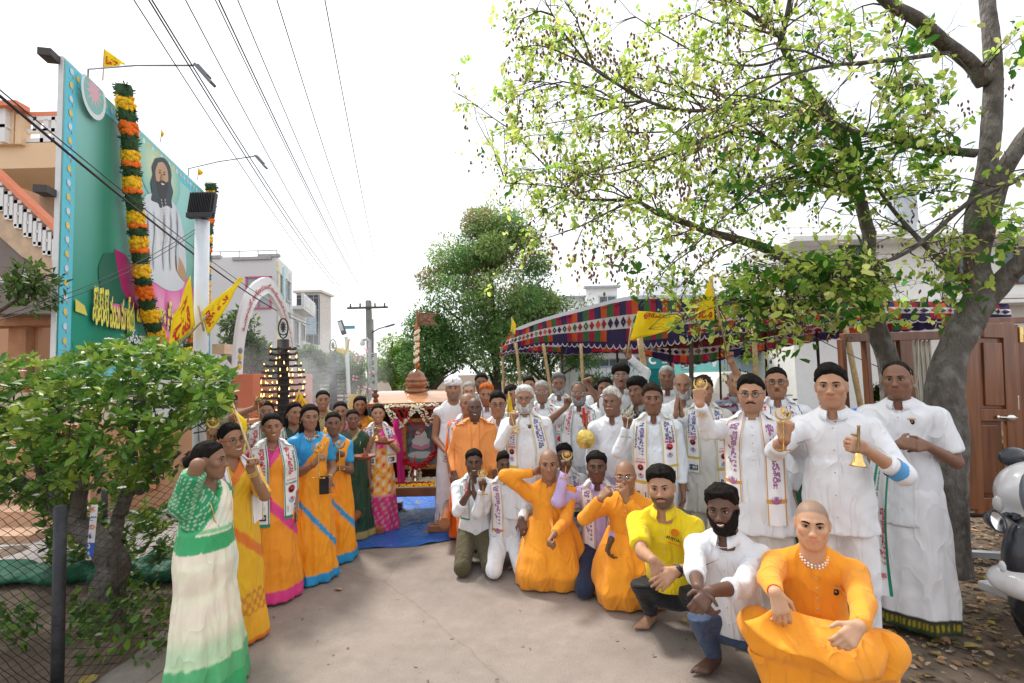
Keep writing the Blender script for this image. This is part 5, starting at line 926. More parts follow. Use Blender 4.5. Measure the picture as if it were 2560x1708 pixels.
addl([(1985,690,5.3,44),(1950,668,5.3,36),(1880,640,5.4,32),(1772,578,5.5,26),(1700,552,5.6,24),(1627,532,5.7,20),(1570,510,5.8,18),(1512,491,5.8,15),(1454,462,5.9,10),(1338,457,6.0,7),(1303,434,6.0,6),(1240,425,6.0,4),(1160,420,6,3)],6)
addl([(1454,462,5.9,7),(1400,485,5.9,5),(1330,520,5.9,4),(1260,545,5.9,3)],7)
addl([(1893,249,5.2,14),(1818,249,5.2,13),(1750,247,5.2,12),(1685,249,5.1,11),(1569,254,5.0,10),(1483,231,4.9,9),(1413,191,4.9,8),(1361,156,4.8,7),(1315,104,4.8,5),(1269,35,4.7,4),(1240,-20,4.7,3)],8)
addl([(1483,231,4.9,6),(1420,235,4.9,5),(1350,215,4.9,4),(1260,190,4.9,3),(1180,185,4.8,2.5)],9)
addl([(1962,430,5.3,14),(1880,420,5.2,12),(1780,330,5.1,9),(1700,300,5.1,8),(1600,330,5.1,7),(1500,370,5.1,5),(1400,400,5,4),(1310,395,5,3)],10)
addl([(2240,352,4.65,24),(2160,345,4.7,20),(2090,330,4.7,18),(2010,310,4.7,14),(1945,295,4.7,10),(1850,240,4.6,6),(1780,200,4.6,4)],11)
addl([(2262,190,4.75,44),(2220,140,4.7,38),(2159,92,4.5,36),(2100,40,4.3,34),(2049,12,4.2,32),(1980,-50,4.0,28)],12)
addl([(2205,116,4.6,14),(2090,133,4.5,12),(2000,142,4.4,11),(1916,150,4.4,9),(1829,168,4.3,8),(1743,214,4.3,6),(1650,250,4.2,4),(1560,300,4.2,3)],13)
addl([(2400,370,4.0,15),(2320,420,4.1,14),(2234,457,4.2,13),(2124,549,4.4,12),(2060,590,4.5,10),(2014,607,4.6,8),(1940,660,4.7,5)],14)
addl([(1960,640,5.3,20),(1900,690,5.1,14),(1830,700,5.0,11),(1750,690,4.9,8),(1660,700,4.8,5),(1580,730,4.8,3)],15)
addl([(2230,660,4.6,20),(2120,560,4.9,14),(2040,470,5,10),(1980,380,5,7),(1900,330,5,5)],16)
addl([(1806,127,5.1,8),(1740,150,5.0,7),(1640,140,5,5),(1540,90,4.9,4),(1460,40,4.9,3)],17)
wood.build('trunk',BARK,bt,smooth=True)
rg=np.random.RandomState(21); tw=MB(); ends=[]
def twig(p,d,L,r,lev):
    d=nrm(d); pts=[p]; q=p.copy(); dd=d.copy(); n=5
    for i in range(n): dd=nrm(dd+rg.randn(3)*.22+np.array([0,0,-.05 if lev else .0])); q=q+dd*L/n; pts.append(q.copy())
    V,F=tube(pts,[r,r*.35],5 if lev==0 else 4,cap=False); tw.add(V,F)
    for i in range(1,n+1): ends.append((pts[i],nrm(pts[i]-pts[i-1]),lev))
    if lev<2:
        for i in range(2 if lev==0 else 2): k=rg.randint(1,n+1); twig(pts[k],dd+rg.randn(3)*.8,L*.55,r*.5,lev+1)
tree_forced=[]
for bi,(pp_,rr_) in enumerate(brs):
    Lb=sum(np.linalg.norm(pp_[i+1]-pp_[i]) for i in range(len(pp_)-1))
    for i in range(2,len(pp_)-1):
        big=rr_[i]>.055
        if big and rg.rand()<.93: continue
        if rg.rand()<(.42 if rr_[i]<.03 else .25):
            t=nrm(pp_[min(i+1,len(pp_)-1)]-pp_[i-1]); side=nrm(rg.randn(3)*np.array([1,1,.8])); twig(pp_[i],side*.9+t*.7,.35+.45*rg.rand(),max(.004,min(.010,rr_[i]*.4)),0)
# leaves: compound sprays with drooping leaflets; dense clumps where the photo shows them
def shoot(p,q,r):   # arcing thin branch from p to q
    n=8; L=np.linalg.norm(q-p); b=rg.randn(3)*L*.07+np.array([0,0,L*.12]); pts=[p+(q-p)*t+b*math.sin(math.pi*t)+rg.randn(3)*L*.012*(0<t<1) for t in np.linspace(0,1,n)]; V,F=tube(pts,[r,r*.3],5,cap=False); tw.add(V,F)
    for i in range(2,n): ends.append((pts[i],nrm(pts[i]-pts[i-1]),1))
    return pts
ANCH=np.vstack([pp_[2:] for pp_,rr_ in brs if rr_[0]<.2])
for (x0,y0,d0,x1,y1,d1) in [(1893,249,5.2,1480,420,4.9),(1893,249,5.2,1560,520,5.2),(1830,240,5.2,1400,500,5.3),(1750,247,5.2,1450,380,5.2),(1685,249,5.1,1350,330,5.3),(1685,249,5.1,1500,150,4.8),(1960,420,5.3,1600,560,5.2),(1960,420,5.3,1650,470,5.1),(1900,400,5.2,1500,640,5.4),(1850,390,5.2,1560,690,5.5),(1483,231,4.9,1200,300,5.0),(1413,191,4.9,1180,110,4.8),(1361,156,4.8,1300,10,4.7),(1512,491,5.8,1250,380,5.9),(1454,462,5.9,1150,400,6.1),(1454,462,5.9,1180,560,6.0),(1303,434,6,1040,210,5.8),(1627,532,5.7,1480,690,5.6),(1700,552,5.6,1560,700,5.5),(1627,532,5.7,1420,600,5.8),(1792,87,5,1480,60,4.9),(1766,64,5,1560,0,4.8),(1916,150,4.4,1640,180,4.4),(1829,168,4.3,1540,380,4.4),(1780,330,5.1,1330,250,5.1),(1780,330,5.1,1430,440,5.2),(1700,300,5.1,1260,250,5.2),(1600,330,5.1,1160,330,5.4),(1500,370,5.1,1240,480,5.4),(1880,640,5.4,1680,760,5.1),(1269,35,4.7,1180,80,4.6),(1420,235,4.9,1150,250,5)]:
    pts=shoot(np.array(D(x0,y0,d0))-BO,np.array(D(x1,y1,d1))-BO,.011)
    for k in (2,3,4,5,6): 
        for _ in range(2): twig(pts[k],nrm(pts[min(k+1,7)]-pts[k-1])+rg.randn(3)*.7,.22+.3*rg.rand(),.004,1)
E_=np.array([e[0] for e in ends]); ED=np.array([e[1] for e in ends]); print('twig ends',len(E_))
sel=rg.rand(len(E_))<.19; E1=E_[sel]; D1=ED[sel]; pos=[];dr=[];sz=[];cc=[]
cy_=np.array([(.60,.68,.16),(.52,.64,.13),(.42,.58,.11),(.64,.68,.24),(.33,.52,.09)])
for p,d in zip(E1,D1):
    k=rg.randint(3,7); base=.062*(.6+.7*rg.rand()); ci=cy_[rg.randint(0,5)]
    for j in range(k): pos.append(p+d*.02*j+rg.randn(3)*.012); dr.append(nrm(d*.4+rg.randn(3)*.8+np.array([0,0,-.25]))); sz.append(base*(.7+.5*rg.rand())); cc.append(ci*(.8+.4*rg.rand()))
clump=[(1700,360,5.1,90,60,170),(1850,330,5.0,120,70,420),(1800,430,5.0,120,60,420),(1930,400,4.9,110,60,420),(2050,360,4.8,120,70,360),(2120,420,4.7,90,50,220),(1700,430,5.2,60,40,150),(2080,270,4.7,110,50,220),(1560,520,5.4,80,45,260),(1450,500,5.6,60,40,140),(1880,620,4.9,150,50,620),(1760,640,4.9,120,45,420),(1990,640,4.8,110,60,380),(1700,690,4.9,110,35,330),(1840,700,4.8,140,40,460),(1980,700,4.8,100,35,260),(2180,660,4.6,70,60,190),(2320,520,4.3,60,50,120),(2100,190,4.4,90,40,160),(2080,110,4.4,100,50,160),(1900,90,4.8,110,50,130),(1500,760,4.9,40,20,40),(1610,740,4.9,80,30,160),(1150,300,5.6,60,50,90),(1180,400,5.8,70,60,130),(1230,470,5.9,80,50,160),(1330,400,5.8,90,50,150),(1250,250,5.4,70,50,90),(1300,330,5.5,80,50,110),(1420,330,5.3,90,50,100),(1500,280,5.3,90,50,90),(1620,420,5.3,90,50,130),(1400,560,5.8,70,40,140),(1250,130,5.0,60,50,60),(1400,60,5,90,50,60),(1600,90,5,100,60,70),(1780,250,5,90,60,120),(2330,100,4.4,40,40,60),(2250,550,4.5,60,50,70),(1480,650,5.4,70,40,120),(1830,770,4.7,60,30,50),(1790,830,4.7,30,20,26),(1540,600,5.5,80,40,120),(1080,230,5.8,40,25,30),(1700,800-20,4.7,30,12,24)]
for (x,y,d,rx,ry,n) in clump:
    cen=np.array(D(x,y,d))-BO; an=ANCH[np.argmin(((ANCH-cen)**2).sum(1)+rg.rand(len(ANCH))*.02)]; hub=[cen+rg.randn(3)*np.array([rx,25,ry])*.0018 for _ in range(max(2,int(n/60)))]
    for hb in hub: shoot(an,hb,.007)
    for _ in range(int(n/(11 if x<1620 else 6.6))):
        g_=np.array(D(x+rg.randn()*rx*.5,y+rg.randn()*ry*.5,d+rg.randn()*.28))-BO; hb=hub[rg.randint(len(hub))]; V_,F_=tube([hb,(hb+g_)/2+[0,0,.03],g_],[.003,.0015],3,cap=False); tw.add(V_,F_); dd=nrm(rg.randn(3)+np.array([0,-.2,.1])); dark=rg.rand()<(.35 if x>1650 else .12); ci=(np.array((.07,.20,.03)) if dark else cy_[rg.randint(0,5)]); base=(.105 if dark else .085)*(.7+.5*rg.rand())
        for j in range(rg.randint(4,7)): pos.append(g_+dd*.035*j); dr.append(nrm(dd*.3+np.cross(dd,rg.randn(3))*.9+np.array([0,0,-.15]))); sz.append(base*(.7+.5*rg.rand())); cc.append(ci*(.75+.5*rg.rand()))
tw.build('twig',BARKD,bt,smooth=True)['kind']='stuff'
pos=np.array(pos); print('leaves',len(pos)); V,Q,C=leaves(pos,np.array(dr),np.array(sz),None,1.05,rg,np.array(cc)); o=link('crown',fastmesh('crown',V,Q,LFM,C=C),bt); o['kind']='stuff'
# brown pods hanging in bunches
mb=MB(); sel=np.nonzero((rg.rand(len(E_))<.045))[0]; pm=[]
pods=[(1180,60,40),(1370,80,60),(1390,130,40),(1250,90,30),(1700,130,50),(1640,170,60),(1560,240,30),(1480,340,60),(1440,300,40),(1640,300,50),(1340,360,40),(1420,580,50),(1380,620,50),(1550,460,50),(1750,380,40),(1850,90,30),(1330,560,50),(1900,390,30),(2300,160,40),(2230,230,30),(1530,420,60),(1190,180,30),(1450,120,50),(2110,560,10),(1600,560,50)]
def pod(p,s_):
    V_,F_=lathe([(.05,0),(.6,-.8),(.35,-1.7),(.02,-2.1)],4); q=rotx(rg.randn()*.25)@roty(rg.randn()*.25); mb.add((V_*np.array([1,.5,1])*s_)@q.T+p,F_)
for i in sel:
    for j in range(rg.randint(2,6)): pod(E_[i]+rg.randn(3)*.03-np.array([0,0,.02+.05*j]),.016+.008*rg.rand())
for (x,y,n) in pods:
    for k in range(n//6):
        g_=np.array(D(x+rg.randn()*28,y+rg.randn()*26,5.1+rg.randn()*.3))-BO
        for j in range(rg.randint(2,6)): pod(g_+rg.randn(3)*.02-np.array([0,0,.04*j]),.017+.009*rg.rand())
o=mb.build('seed_pod',mat('pod_brown',(.17,.085,.055),rough=.7,var=.3,vs=10),bt); o['kind']='stuff'
# ---- dense trees farther back
def crowntree(name,x,ytop,ybot,rx,d,label,cols,n,lsz,seed,blobs=None,trunk=True,pods_=0,rdm=1.):
    rg=np.random.RandomState(seed); a=D(x,ytop,d); b=D(x,ybot,d); Rx=rx*1.089*d/1280; H=(a.z-b.z)/2; cz=(a.z+b.z)/2; r=empty(name,(a.x,d,0),0,label,'tree'); nb=blobs or 26
    if trunk:
        mb=MB(); _,_,V,F=limb([(0,0,-.1),(.1,0,b.z*.6+.3),(-.05,.1,cz),(0,0,a.z-.4)],[.20*rdm,.15*rdm,.10*rdm,.03],8,seed); mb.add(V,F)
        for k in range(7): an=k*.9+rg.rand(); z0=max(.6,b.z*.8)+rg.rand()*H*.8; mb.tube([(0,0,z0),(Rx*.35*math.cos(an),Rx*.35*math.sin(an),z0+H*.3),(Rx*.75*math.cos(an),Rx*.7*math.sin(an),z0+H*.5)],[.07,.03],6)
        mb.build('trunk',BARKD,r,smooth=True)
    cs=[]
    for k in range(nb):
        v=rg.randn(3); v/=np.linalg.norm(v); rr=rg.rand()**.40*(.92 if n>40000 else .80); zz_=v[2]*rr; wid=(1-.35*max(0,zz_)) ; cs.append((v[0]*rr*Rx*wid,v[1]*rr*Rx*wid*.9,zz_*H,((.16+.22*rg.rand()) if n>40000 else (.30+.20*rg.rand()))*min(Rx,H)))
    cs=np.array(cs); idx=rg.randint(0,nb,n); v=rg.randn(n,3); v/=np.linalg.norm(v,axis=1)[:,None]; rad=(rg.rand(n)**.35)
    pos=cs[idx,:3]+v*(cs[idx,3]*rad)[:,None]*np.array([1.15,1.15,.85]); pos[:,2]+=cz; pos+=rg.randn(n,3)*.05
    dirs=v+rg.randn(n,3)*.7+np.array([0,0,-.2]); base=np.array(cols)[(idx*7+rg.randint(0,2,n))%len(cols)]
    V,Q,C=leaves(pos,dirs,lsz*(.6+.8*rg.rand(n)),None,.8,rg,base*(.7+.6*rg.rand(n,1)),simple=True); o=link('crown',fastmesh('crown',V,Q,LFT,C=C),r); o['kind']='stuff'; return r
crowntree('dense_tree',1126,466,900,172,19,'tall dense dark green tree with reddish tips behind the shrine',[(.18,.33,.11),(.23,.39,.11),(.14,.27,.10),(.20,.34,.12),(.30,.38,.11),(.38,.26,.14)],44000,.13,31,52)
crowntree('dense_tree',985,700,905,85,18,'dark green tree mass low behind the wooden shrine flag',[(.11,.24,.07),(.15,.29,.08)],13000,.12,35,18)
crowntree('dense_tree',1250,650,905,115,20,'dark green tree mass low behind the left tent poles',[(.08,.17,.05),(.11,.21,.05),(.14,.2,.06)],19000,.13,36,20)
crowntree('round_tree',900,765,905,62,26,'round light green tree between the pole and the shrine',[(.24,.40,.06),(.18,.33,.05),(.30,.44,.08)],12000,.15,32,16)
crowntree('round_tree',800,800,905,60,22,'light green bushy tree behind the smoke, left of the concrete pole',[(.22,.36,.07),(.16,.30,.06)],9000,.13,33,14)
crowntree('hedge_tree',720,790,900,50,17,'pale green tree between arch and smoke',[(.10,.18,.04),(.13,.20,.05)],6000,.12,34,12)
crowntree('garden_tree',545,715,850,50,14,'slender garden tree left of the arch',[(.08,.15,.03),(.10,.18,.04)],1700,.15,37,12)
crowntree('garden_tree',635,800,872,70,15,'low clipped green shrubs inside the arch',[(.10,.17,.05),(.07,.13,.04)],7000,.10,38,14)
crowntree('garden_tree',585,775,850,34,14.5,'small frangipani-like tree seen through the arch',[(.07,.15,.04),(.09,.17,.04)],1500,.18,39,9)
crowntree('roadside_shrub',1690,840,905,55,20.5,'wild green shrub by the grey sheet fence',[(.06,.12,.03),(.09,.14,.04)],4500,.12,40,12,False)
crowntree('roadside_shrub',1370,855,900,75,19,'thin weeds in front of the long white wall',[(.10,.17,.06),(.14,.2,.08)],1500,.12,41,12,False)
crowntree('roadside_shrub',2035,880,925,50,10.5,'patch of green weeds left of the brown window frame',[(.07,.15,.03),(.12,.2,.04)],3500,.08,42,10,False)
crowntree('side_branch',60,590,720,70,6.6,'leafy tree branch in front of the orange house',[(.05,.10,.02),(.08,.14,.03)],420,.12,43,9,False)
mb=MB(); q_=D(60,660,6.6); mb.tube([np.array(D(-40,740,6.6))-[q_.x,6.6,0],np.array(D(40,690,6.6))-[q_.x,6.6,0],np.array(D(110,630,6.6))-[q_.x,6.6,0]],[.03,.01],6); mb.tube([np.array(D(40,690,6.6))-[q_.x,6.6,0],np.array(D(60,600,6.6))-[q_.x,6.6,0]],[.015,.006],5); mb.build('branch',BARKD,[o for o in bpy.data.objects if o.name.startswith('side_branch')][0])
crowntree('palm_clump',1735,770,815,50,19.4,'feathery palm tuft over the generator',[(.14,.22,.04),(.2,.28,.06)],1300,.28,44,8,False)
# oleander with pink flowers
b=P(885,960,15); r=empty('oleander',(b.x,15,0),0,'oleander stems with pink flowers beside the slim street lamp','shrub'); mb=MB(); rg=np.random.RandomState(6); fp=[]
for k in range(9): tip=np.array([rg.uniform(-.5,.5),rg.uniform(-.3,.3),1.3+1.5*rg.rand()]); mb.tube([(0,0,0),tip*.5+[0,0,.1],tip],[.02,.006],5); fp.append(tip)
mb.build('stem',BARKD,r); pos=np.array([f*t+rg.randn(3)*.03 for f in fp for t in np.linspace(.35,1,16)]); V,Q,C=leaves(pos,rg.randn(len(pos),3)+[0,0,.8],np.full(len(pos),.16),None,.4,rg,np.tile((.09,.16,.05),(len(pos),1)),True); link('foliage',fastmesh('foliage',V,Q,LFT,C=C),r)['kind']='stuff'
mb=MB(); [mb.ball(f+rg.randn(3)*.05,.04,6) for f in fp for _ in range(4)]; mb.build('blossom',mat('oleander_pink',(.75,.35,.42),rough=.7),r)['kind']='stuff'
# ---- flowering shrub on the left with whorled leaves
def whorls(cent,dirn,nl,sz,rg,pos,dr,szs,cc,pal):
    d=nrm(dirn); e1=nrm(np.cross(d,[.3,.2,.9])); e2=np.cross(d,e1); ph=rg.rand()*6; c=pal[rg.randint(0,len(pal))]
    for j in range(nl):
        a=ph+j*2*math.pi/nl*1.02; tilt=.25+.5*rg.rand(); v=(math.cos(a)*e1+math.sin(a)*e2)+d*tilt; pos.append(cent-d*.008*j); dr.append(v); szs.append(sz*(.75+.45*rg.rand())); cc.append(c*(.8+.4*rg.rand()))
    for j in range(2): v=d+rg.randn(3)*.3; pos.append(cent); dr.append(v); szs.append(sz*.5); cc.append(c*1.25)
rg=np.random.RandomState(77); so=P(262,1523,4.1); sb=empty('flowering_shrub',(so.x,so.y,0),0,'large spreading shrub with glossy whorled leaves and small white flowers behind the fence','shrub'); SO=np.array([so.x,so.y,0])
mb=MB()
def DLs(l): return [np.array(P(x,y,d))-SO for x,y,d in l]
for l,ws in (([(262,1560,4.1),(268,1480,4.1),(285,1410,4.1),(245,1350,4.1),(180,1300,4.1),(110,1240,4.1),(40,1200,4.1),(-60,1130,4.1)],[.13,.11,.10,.085,.07,.06,.05,.03]),([(190,1310,4.1),(200,1230,4.0),(215,1150,4.0),(240,1060,4.0)],[.06,.05,.04,.02]),([(275,1400,4.1),(290,1320,4.2),(310,1250,4.3),(380,1190,4.4),(450,1130,4.4)],[.06,.05,.04,.03,.02]),([(100,1240,4.1),(105,1170,4.0),(60,1090,3.9)],[.05,.04,.02]),([(300,1290,4.2),(330,1180,4.3),(330,1080,4.2),(360,1000,4.2)],[.05,.035,.02]),([(350,1230,4.3),(345,1200,4.2),(370,1170,4.1),(420,1160,4.0)],[.035,.03,.02])):
    _,_,V,F=limb(DLs(l),ws,10,len(l),6,.07); mb.add(V,F)
mb.build('trunk',BARK,sb,smooth=True)
pal=np.array([(.20,.32,.045),(.14,.26,.035),(.07,.165,.028),(.29,.39,.06),(.10,.22,.03)]); pos=[];dr=[];szs=[];cc=[];fl=[]
n=1180
for i in range(n):
    # canopy shell: upper surface of a lumpy dome
    px=rg.uniform(-260,575); 
    ytop=np.interp(px,[-260,0,60,130,250,400,470,560,610],[920,900,885,905,860,850,880,925,960])+rg.randn()*10; ybot=np.interp(px,[-260,100,300,430,520,600],[1270,1260,1235,1180,1080,1000])
    t=rg.rand()**1.25; py=ytop+(ybot-ytop)*t; d=4.15+rg.randn()*.38-.25*math.sin(t*3); d=max(3.35,d); 
    if px>440 and py>1060: continue
    p=np.array(P(px,py,d))-SO; up=np.array([rg.randn()*.5,-.35+rg.randn()*.4,1.0-.9*t+rg.randn()*.25]); whorls(p,up,6,.088,rg,pos,dr,szs,cc,pal)
    if rg.rand()<.10: fl.append(p+nrm(up)*.05)
for i in range(110):
    px=rg.uniform(100,440); py=rg.uniform(1260,1400); p=np.array(P(px,py,4.5+rg.rand()*.5))-SO; whorls(p,np.array([rg.randn()*.6,-.4,.8]),6,.10,rg,pos,dr,szs,cc,pal*.75)
V,Q,C=leaves(np.array(pos),np.array(dr),np.array(szs),None,.85,rg,np.array(cc)); print('shrub leaves',len(pos)); o=link('foliage',fastmesh('foliage',V,Q,LFD,C=C),sb); o['kind']='stuff'
mb=MB()
for p in fl:
    for j in range(5): a=j*1.257+rg.rand()*.3; mb.ball(p+.016*np.array([math.cos(a),math.sin(a),.3]),(.012,.012,.005),6)
    mb.ball(p+[0,0,.006],.007,6)
mb.build('white_flower',mat('petal_white',(.80,.80,.74),rough=.7,var=0),sb)['kind']='stuff'
mb=MB(); 
for i in range(90):
    p=np.array(P(rg.uniform(-100,560),rg.uniform(920,1180),4.2+rg.randn()*.3))-SO; mb.tube([p,p+rg.randn(3)*.09,p+rg.randn(3)*.06+[0,0,.2]],[.006,.002],4)
mb.build('twig',BARKD,sb)['kind']='stuff'
# low ivy-like plant inside the fence
rg=np.random.RandomState(9); pos=[];dr=[];szs=[];cc=[]; pal2=np.array([(.045,.12,.02),(.08,.17,.03),(.13,.22,.03)]); oo=G(330,1590); OO=np.array([oo.x,oo.y,0])
for (x0,x1,y0,y1,n) in ((170,420,1490,1640,420),(-30,90,1510,1600,130),(260,360,1440,1500,90)):
    for i in range(n):
        g_=np.array(G(rg.uniform(x0,x1),rg.uniform(y0,y1)+40)); p=g_-OO; p[2]=.03+.28*rg.rand()*(1-abs(p[0])*.5); pos.append(p); dr.append(rg.randn(3)+[0,0,.5]); szs.append(.045+.03*rg.rand()); cc.append(pal2[rg.randint(0,3)]*(.7+.6*rg.rand()))
V,Q,C=leaves(np.array(pos),np.array(dr),np.array(szs),None,1.1,rg,np.array(cc)); o=link('ground_ivy',fastmesh('ground_ivy',V,Q,LFD,C=C)); o.location=oo; tag(o,kind='stuff')
# ================================================================ wooden shrine on carrying poles
TK=mat('shrine_teak',(.30,.115,.040),rough=.25,var=.35,vs=3,stretch=(.6,5,5),coat=.5); TKR=mat('roof_teak',(.46,.22,.10),rough=.18,var=.2,vs=3,stretch=(.5,4,4),coat=.8); TKD=mat('shrine_dark',(.15,.055,.022),rough=.35,var=.3,vs=6)
sc0=P(1037,1000,6.6); sh_=empty('wooden_shrine',(sc0.x,6.6,0),0,'polished wooden palanquin shrine with curved roof, carved flag finial and framed picture','shrine'); SH=np.array([sc0.x,6.6,0])
ZA=lambda x,y:(930+x*.3888,760+y*.3888)
def sz_(x,y,d): return np.array(P(*ZA(x,y),d))-SH
def beam(name,a,b,rr,m,n=16,sq=None):
    mb=MB(); a=np.array(a,float);b=np.array(b,float)
    mb.tube([a,b],rr,n); return mb.build(name,m,sh_,smooth=False,sharp=40)
fl_z=.43
mb=MB(); mb.box((0.0,.10,fl_z),(.98,1.0,.07)); mb.build('platform',TK,sh_,bevel=.006)
mb=MB(); mb.box((-.41,-.44,fl_z+.012),(.14,.06,.06)); mb.box((0,-.43,fl_z-.01),(1.0,.05,.10)); mb.build('platform_edge',TKD,sh_,bevel=.006)
for x in (-.42,.42): beam('carrying_pole',(x*.98,.6,.33),(x*1.24,-1.22,.27),.058,TK); 
for sx in(-1,1):
    mb=MB(); mb.add(np.array([(sx*.40+dx,-.40+dy,z) for z,sh2 in ((.40,0),(.06,-.20)) for dx,dy in ((-.035,-.03+sh2),(.035,-.03+sh2),(.035,.03+sh2),(-.035,.03+sh2))])+np.array([0,0,0]),[(0,3,2,1),(4,5,6,7),(0,1,5,4),(1,2,6,5),(2,3,7,6),(3,0,4,7)]); mb.build('leg',TK,sh_)
    mb=MB(); mb.box((sx*.40,-.62,.055),(.30,.11,.09)); mb.box((sx*.40,-.62,.105),(.16,.10,.04)); mb.build('foot',TK,sh_,bevel=.015)
    mb=MB(); mb.box((sx*.42,.45,.2),(.07,.07,.4)); mb.build('leg',TK,sh_); mb=MB(); mb.box((sx*.42,.45,.05),(.30,.11,.09)); mb.build('foot',TK,sh_,bevel=.015)
    for y_ in (-.02,.52):
        mb=MB(); mb.lathe([(.045,fl_z),(.045,.55),(.032,.57),(.040,.62),(.028,.66),(.034,.9),(.028,1.15),(.042,1.2),(.03,1.24),(.045,1.28),(.045,1.42)],(sx*.43,y_,0),14); mb.build('column',TK,sh_,smooth=True)
    mb=MB(); mb.box((sx*.46,.25,.95),(.02,.5,.9)); mb.build('side_panel',TKD,sh_)
mb=MB(); mb.box((0,.55,.95),(.92,.03,1.0)); mb.build('back_panel',TKD,sh_)
# roof: shallow barrel, eave board
rw=.54; mb=MB(); V=[]; pr=[(-.22,1.45),(-.15,1.475),(0,1.535),(.18,1.585),(.36,1.60),(.52,1.585),(.68,1.53),(.80,1.46)]
for x in np.linspace(-rw,rw,9):
    for y,z in pr: V.append((x,y,z))
mb.add(V,[tuple(reversed(q)) for q in gridF(9,len(pr))]); V2=[(v[0],v[1],v[2]-.03) for v in V]; mb.add(V2,gridF(9,len(pr))); o=mb.build('roof',TKR,sh_,smooth=True)
mb=MB(); mb.box((0,-.21,1.44),(rw*2+.03,.04,.05)); mb.box((0,-.17,1.40),(rw*2-.1,.04,.05)); mb.build('eave',TK,sh_,bevel=.006)
for sx in(-1,1):
    mb=MB(); mb.add([(sx*rw,y,z) for y,z in pr]+[(sx*rw,.80,1.40),(sx*rw,-.22,1.40)],[tuple(range(10))]); mb.build('gable',TK,sh_)
    mb=MB(); mb.lathe([(.03,0),(.035,.02),(.02,.035),(.042,.06),(.045,.08),(.02,.10),(.02,.11),(.03,.125),(.028,.14),(.004,.155)],(sx*.47,-.12,1.485),12); mb.build('corner_finial',TKD,sh_,smooth=True)
c=sz_(286,555,6.85); kz=c[2]-.03; kx=c[0]; ky=.25
mb=MB(); fl_=lambda a,z:1+.05*math.cos(a*16); mb.lathe([(r_*.72,z_*.92) for r_,z_ in ((.20,0),(.215,.02),(.20,.045),(.15,.055),(.165,.075),(.195,.10),(.20,.125),(.185,.150),(.165,.155),(.19,.165),(.195,.185),(.185,.20),(.16,.215),(.15,.25),(.12,.285),(.075,.315),(.04,.33),(.02,.34))],(kx,ky,kz),32,fn=fl_); mb.build('carved_dome',mat('dome_teak',(.26,.09,.03),rough=.22,var=.3,vs=8,coat=.6),sh_,smooth=True)
tip=sz_(290,40,6.85); mb=MB(); mb.tube([(kx,ky,kz+.3),(tip[0],ky,tip[2])],.016,10); mb.build('mast',TK,sh_)
f0=sz_(300,55,6.85); f1=sz_(425,60,6.85); f2=sz_(385,97,6.85); f3=sz_(425,140,6.85); f4=sz_(300,137,6.85)
mb=MB(); mb.prism([(p[0],p[2]) for p in (f0,f1,f2,f3,f4)],(0,ky,0),(1,0,0),(0,0,1),.018); fb_=mb.build('wooden_flag',mat('flag_wood',(.23,.12,.065),rough=.4,var=.3,vs=6,stretch=(.5,4,4)),sh_,bevel=.003)
cx_=(f0[0]+f2[0])/2; cz_=(f0[2]+f4[2])/2; mb=MB(); mb.tube([(cx_+.045*math.cos(t),ky-.012,cz_+.035+.045*math.sin(t)) for t in np.linspace(0,2*np.pi,21)],.005,5,cap=False); mb.tube([(cx_+.065*math.cos(t),ky-.012,cz_-.055+.028*math.sin(t)) for t in np.linspace(0,2*np.pi,17)],.005,5,cap=False); mb.tube([(f0[0]+.012,ky-.012,f0[2]-.012),(f1[0]-.03,ky-.012,f1[2]-.012),(f2[0]-.015,ky-.012,f2[2]),(f3[0]-.03,ky-.012,f3[2]+.012),(f4[0]+.012,ky-.012,f4[2]+.012),(f0[0]+.012,ky-.012,f0[2]-.012)],.004,5); mb.build('carving',TKD,fb_)
# flower string wound round the mast
mb=MB(); rg=np.random.RandomState(12); z0_,z1_=kz+.36,tip[2]-.22; n=420
for i in range(n): t=i/n; a=t*2*math.pi*5.5; z=z0_+(z1_-z0_)*t; mb.ball((kx+.026*math.cos(a)+rg.randn()*.005+(tip[0]-kx)*t,ky+.026*math.sin(a)+rg.randn()*.005,z+rg.randn()*.012),.013,5,int((t*5.5)%1<.5))
o=mb.build('mast_garland',[mat('jasmine',(.80,.76,.58),rough=.8,var=.2,vs=30),mat('flower_coral',(.85,.17,.05),rough=.8,var=.2,vs=30)],sh_); o['kind']='stuff'
JAS=mat('jasmine'); ROSE=mat('rose_red',(.36,.008,.012),rough=.7,var=.3,vs=30)
def string(name,pts,r,m,step=.018,seed=0,par=sh_):
    rg=np.random.RandomState(seed); p=np.array(bez(pts,14)); L=np.concatenate([[0],np.cumsum(np.linalg.norm(np.diff(p,axis=0),axis=1))]); mb=MB()
    for l in np.arange(0,L[-1],step):
        c=np.array([np.interp(l,L,p[:,k]) for k in range(3)]); 
        for _ in range(3): V_,F_=lathe([(.4,-.5),(1,0),(.4,.6)],5); mb.add(V_*r*.62+c+rg.randn(3)*r*.42,F_)
    o=mb.build(name,m,par); o['kind']='stuff'; return o
ye=-.235
string('jasmine_string',[sz_(80,660,6.36),sz_(250,655,6.36),sz_(430,648,6.36)],.024,JAS,seed=1)
for i,(x0,x1,yb) in enumerate(((88,262,800),(95,292,770),(292,432,780),(310,432,745))): string('jasmine_string',[sz_(x0,665,6.34),sz_(x0+(x1-x0)*.22,yb-60,6.33),sz_((x0+x1)/2,yb,6.32),sz_(x1-(x1-x0)*.2,yb-60,6.33),sz_(x1,660,6.34)],.022,JAS,seed=i+2)
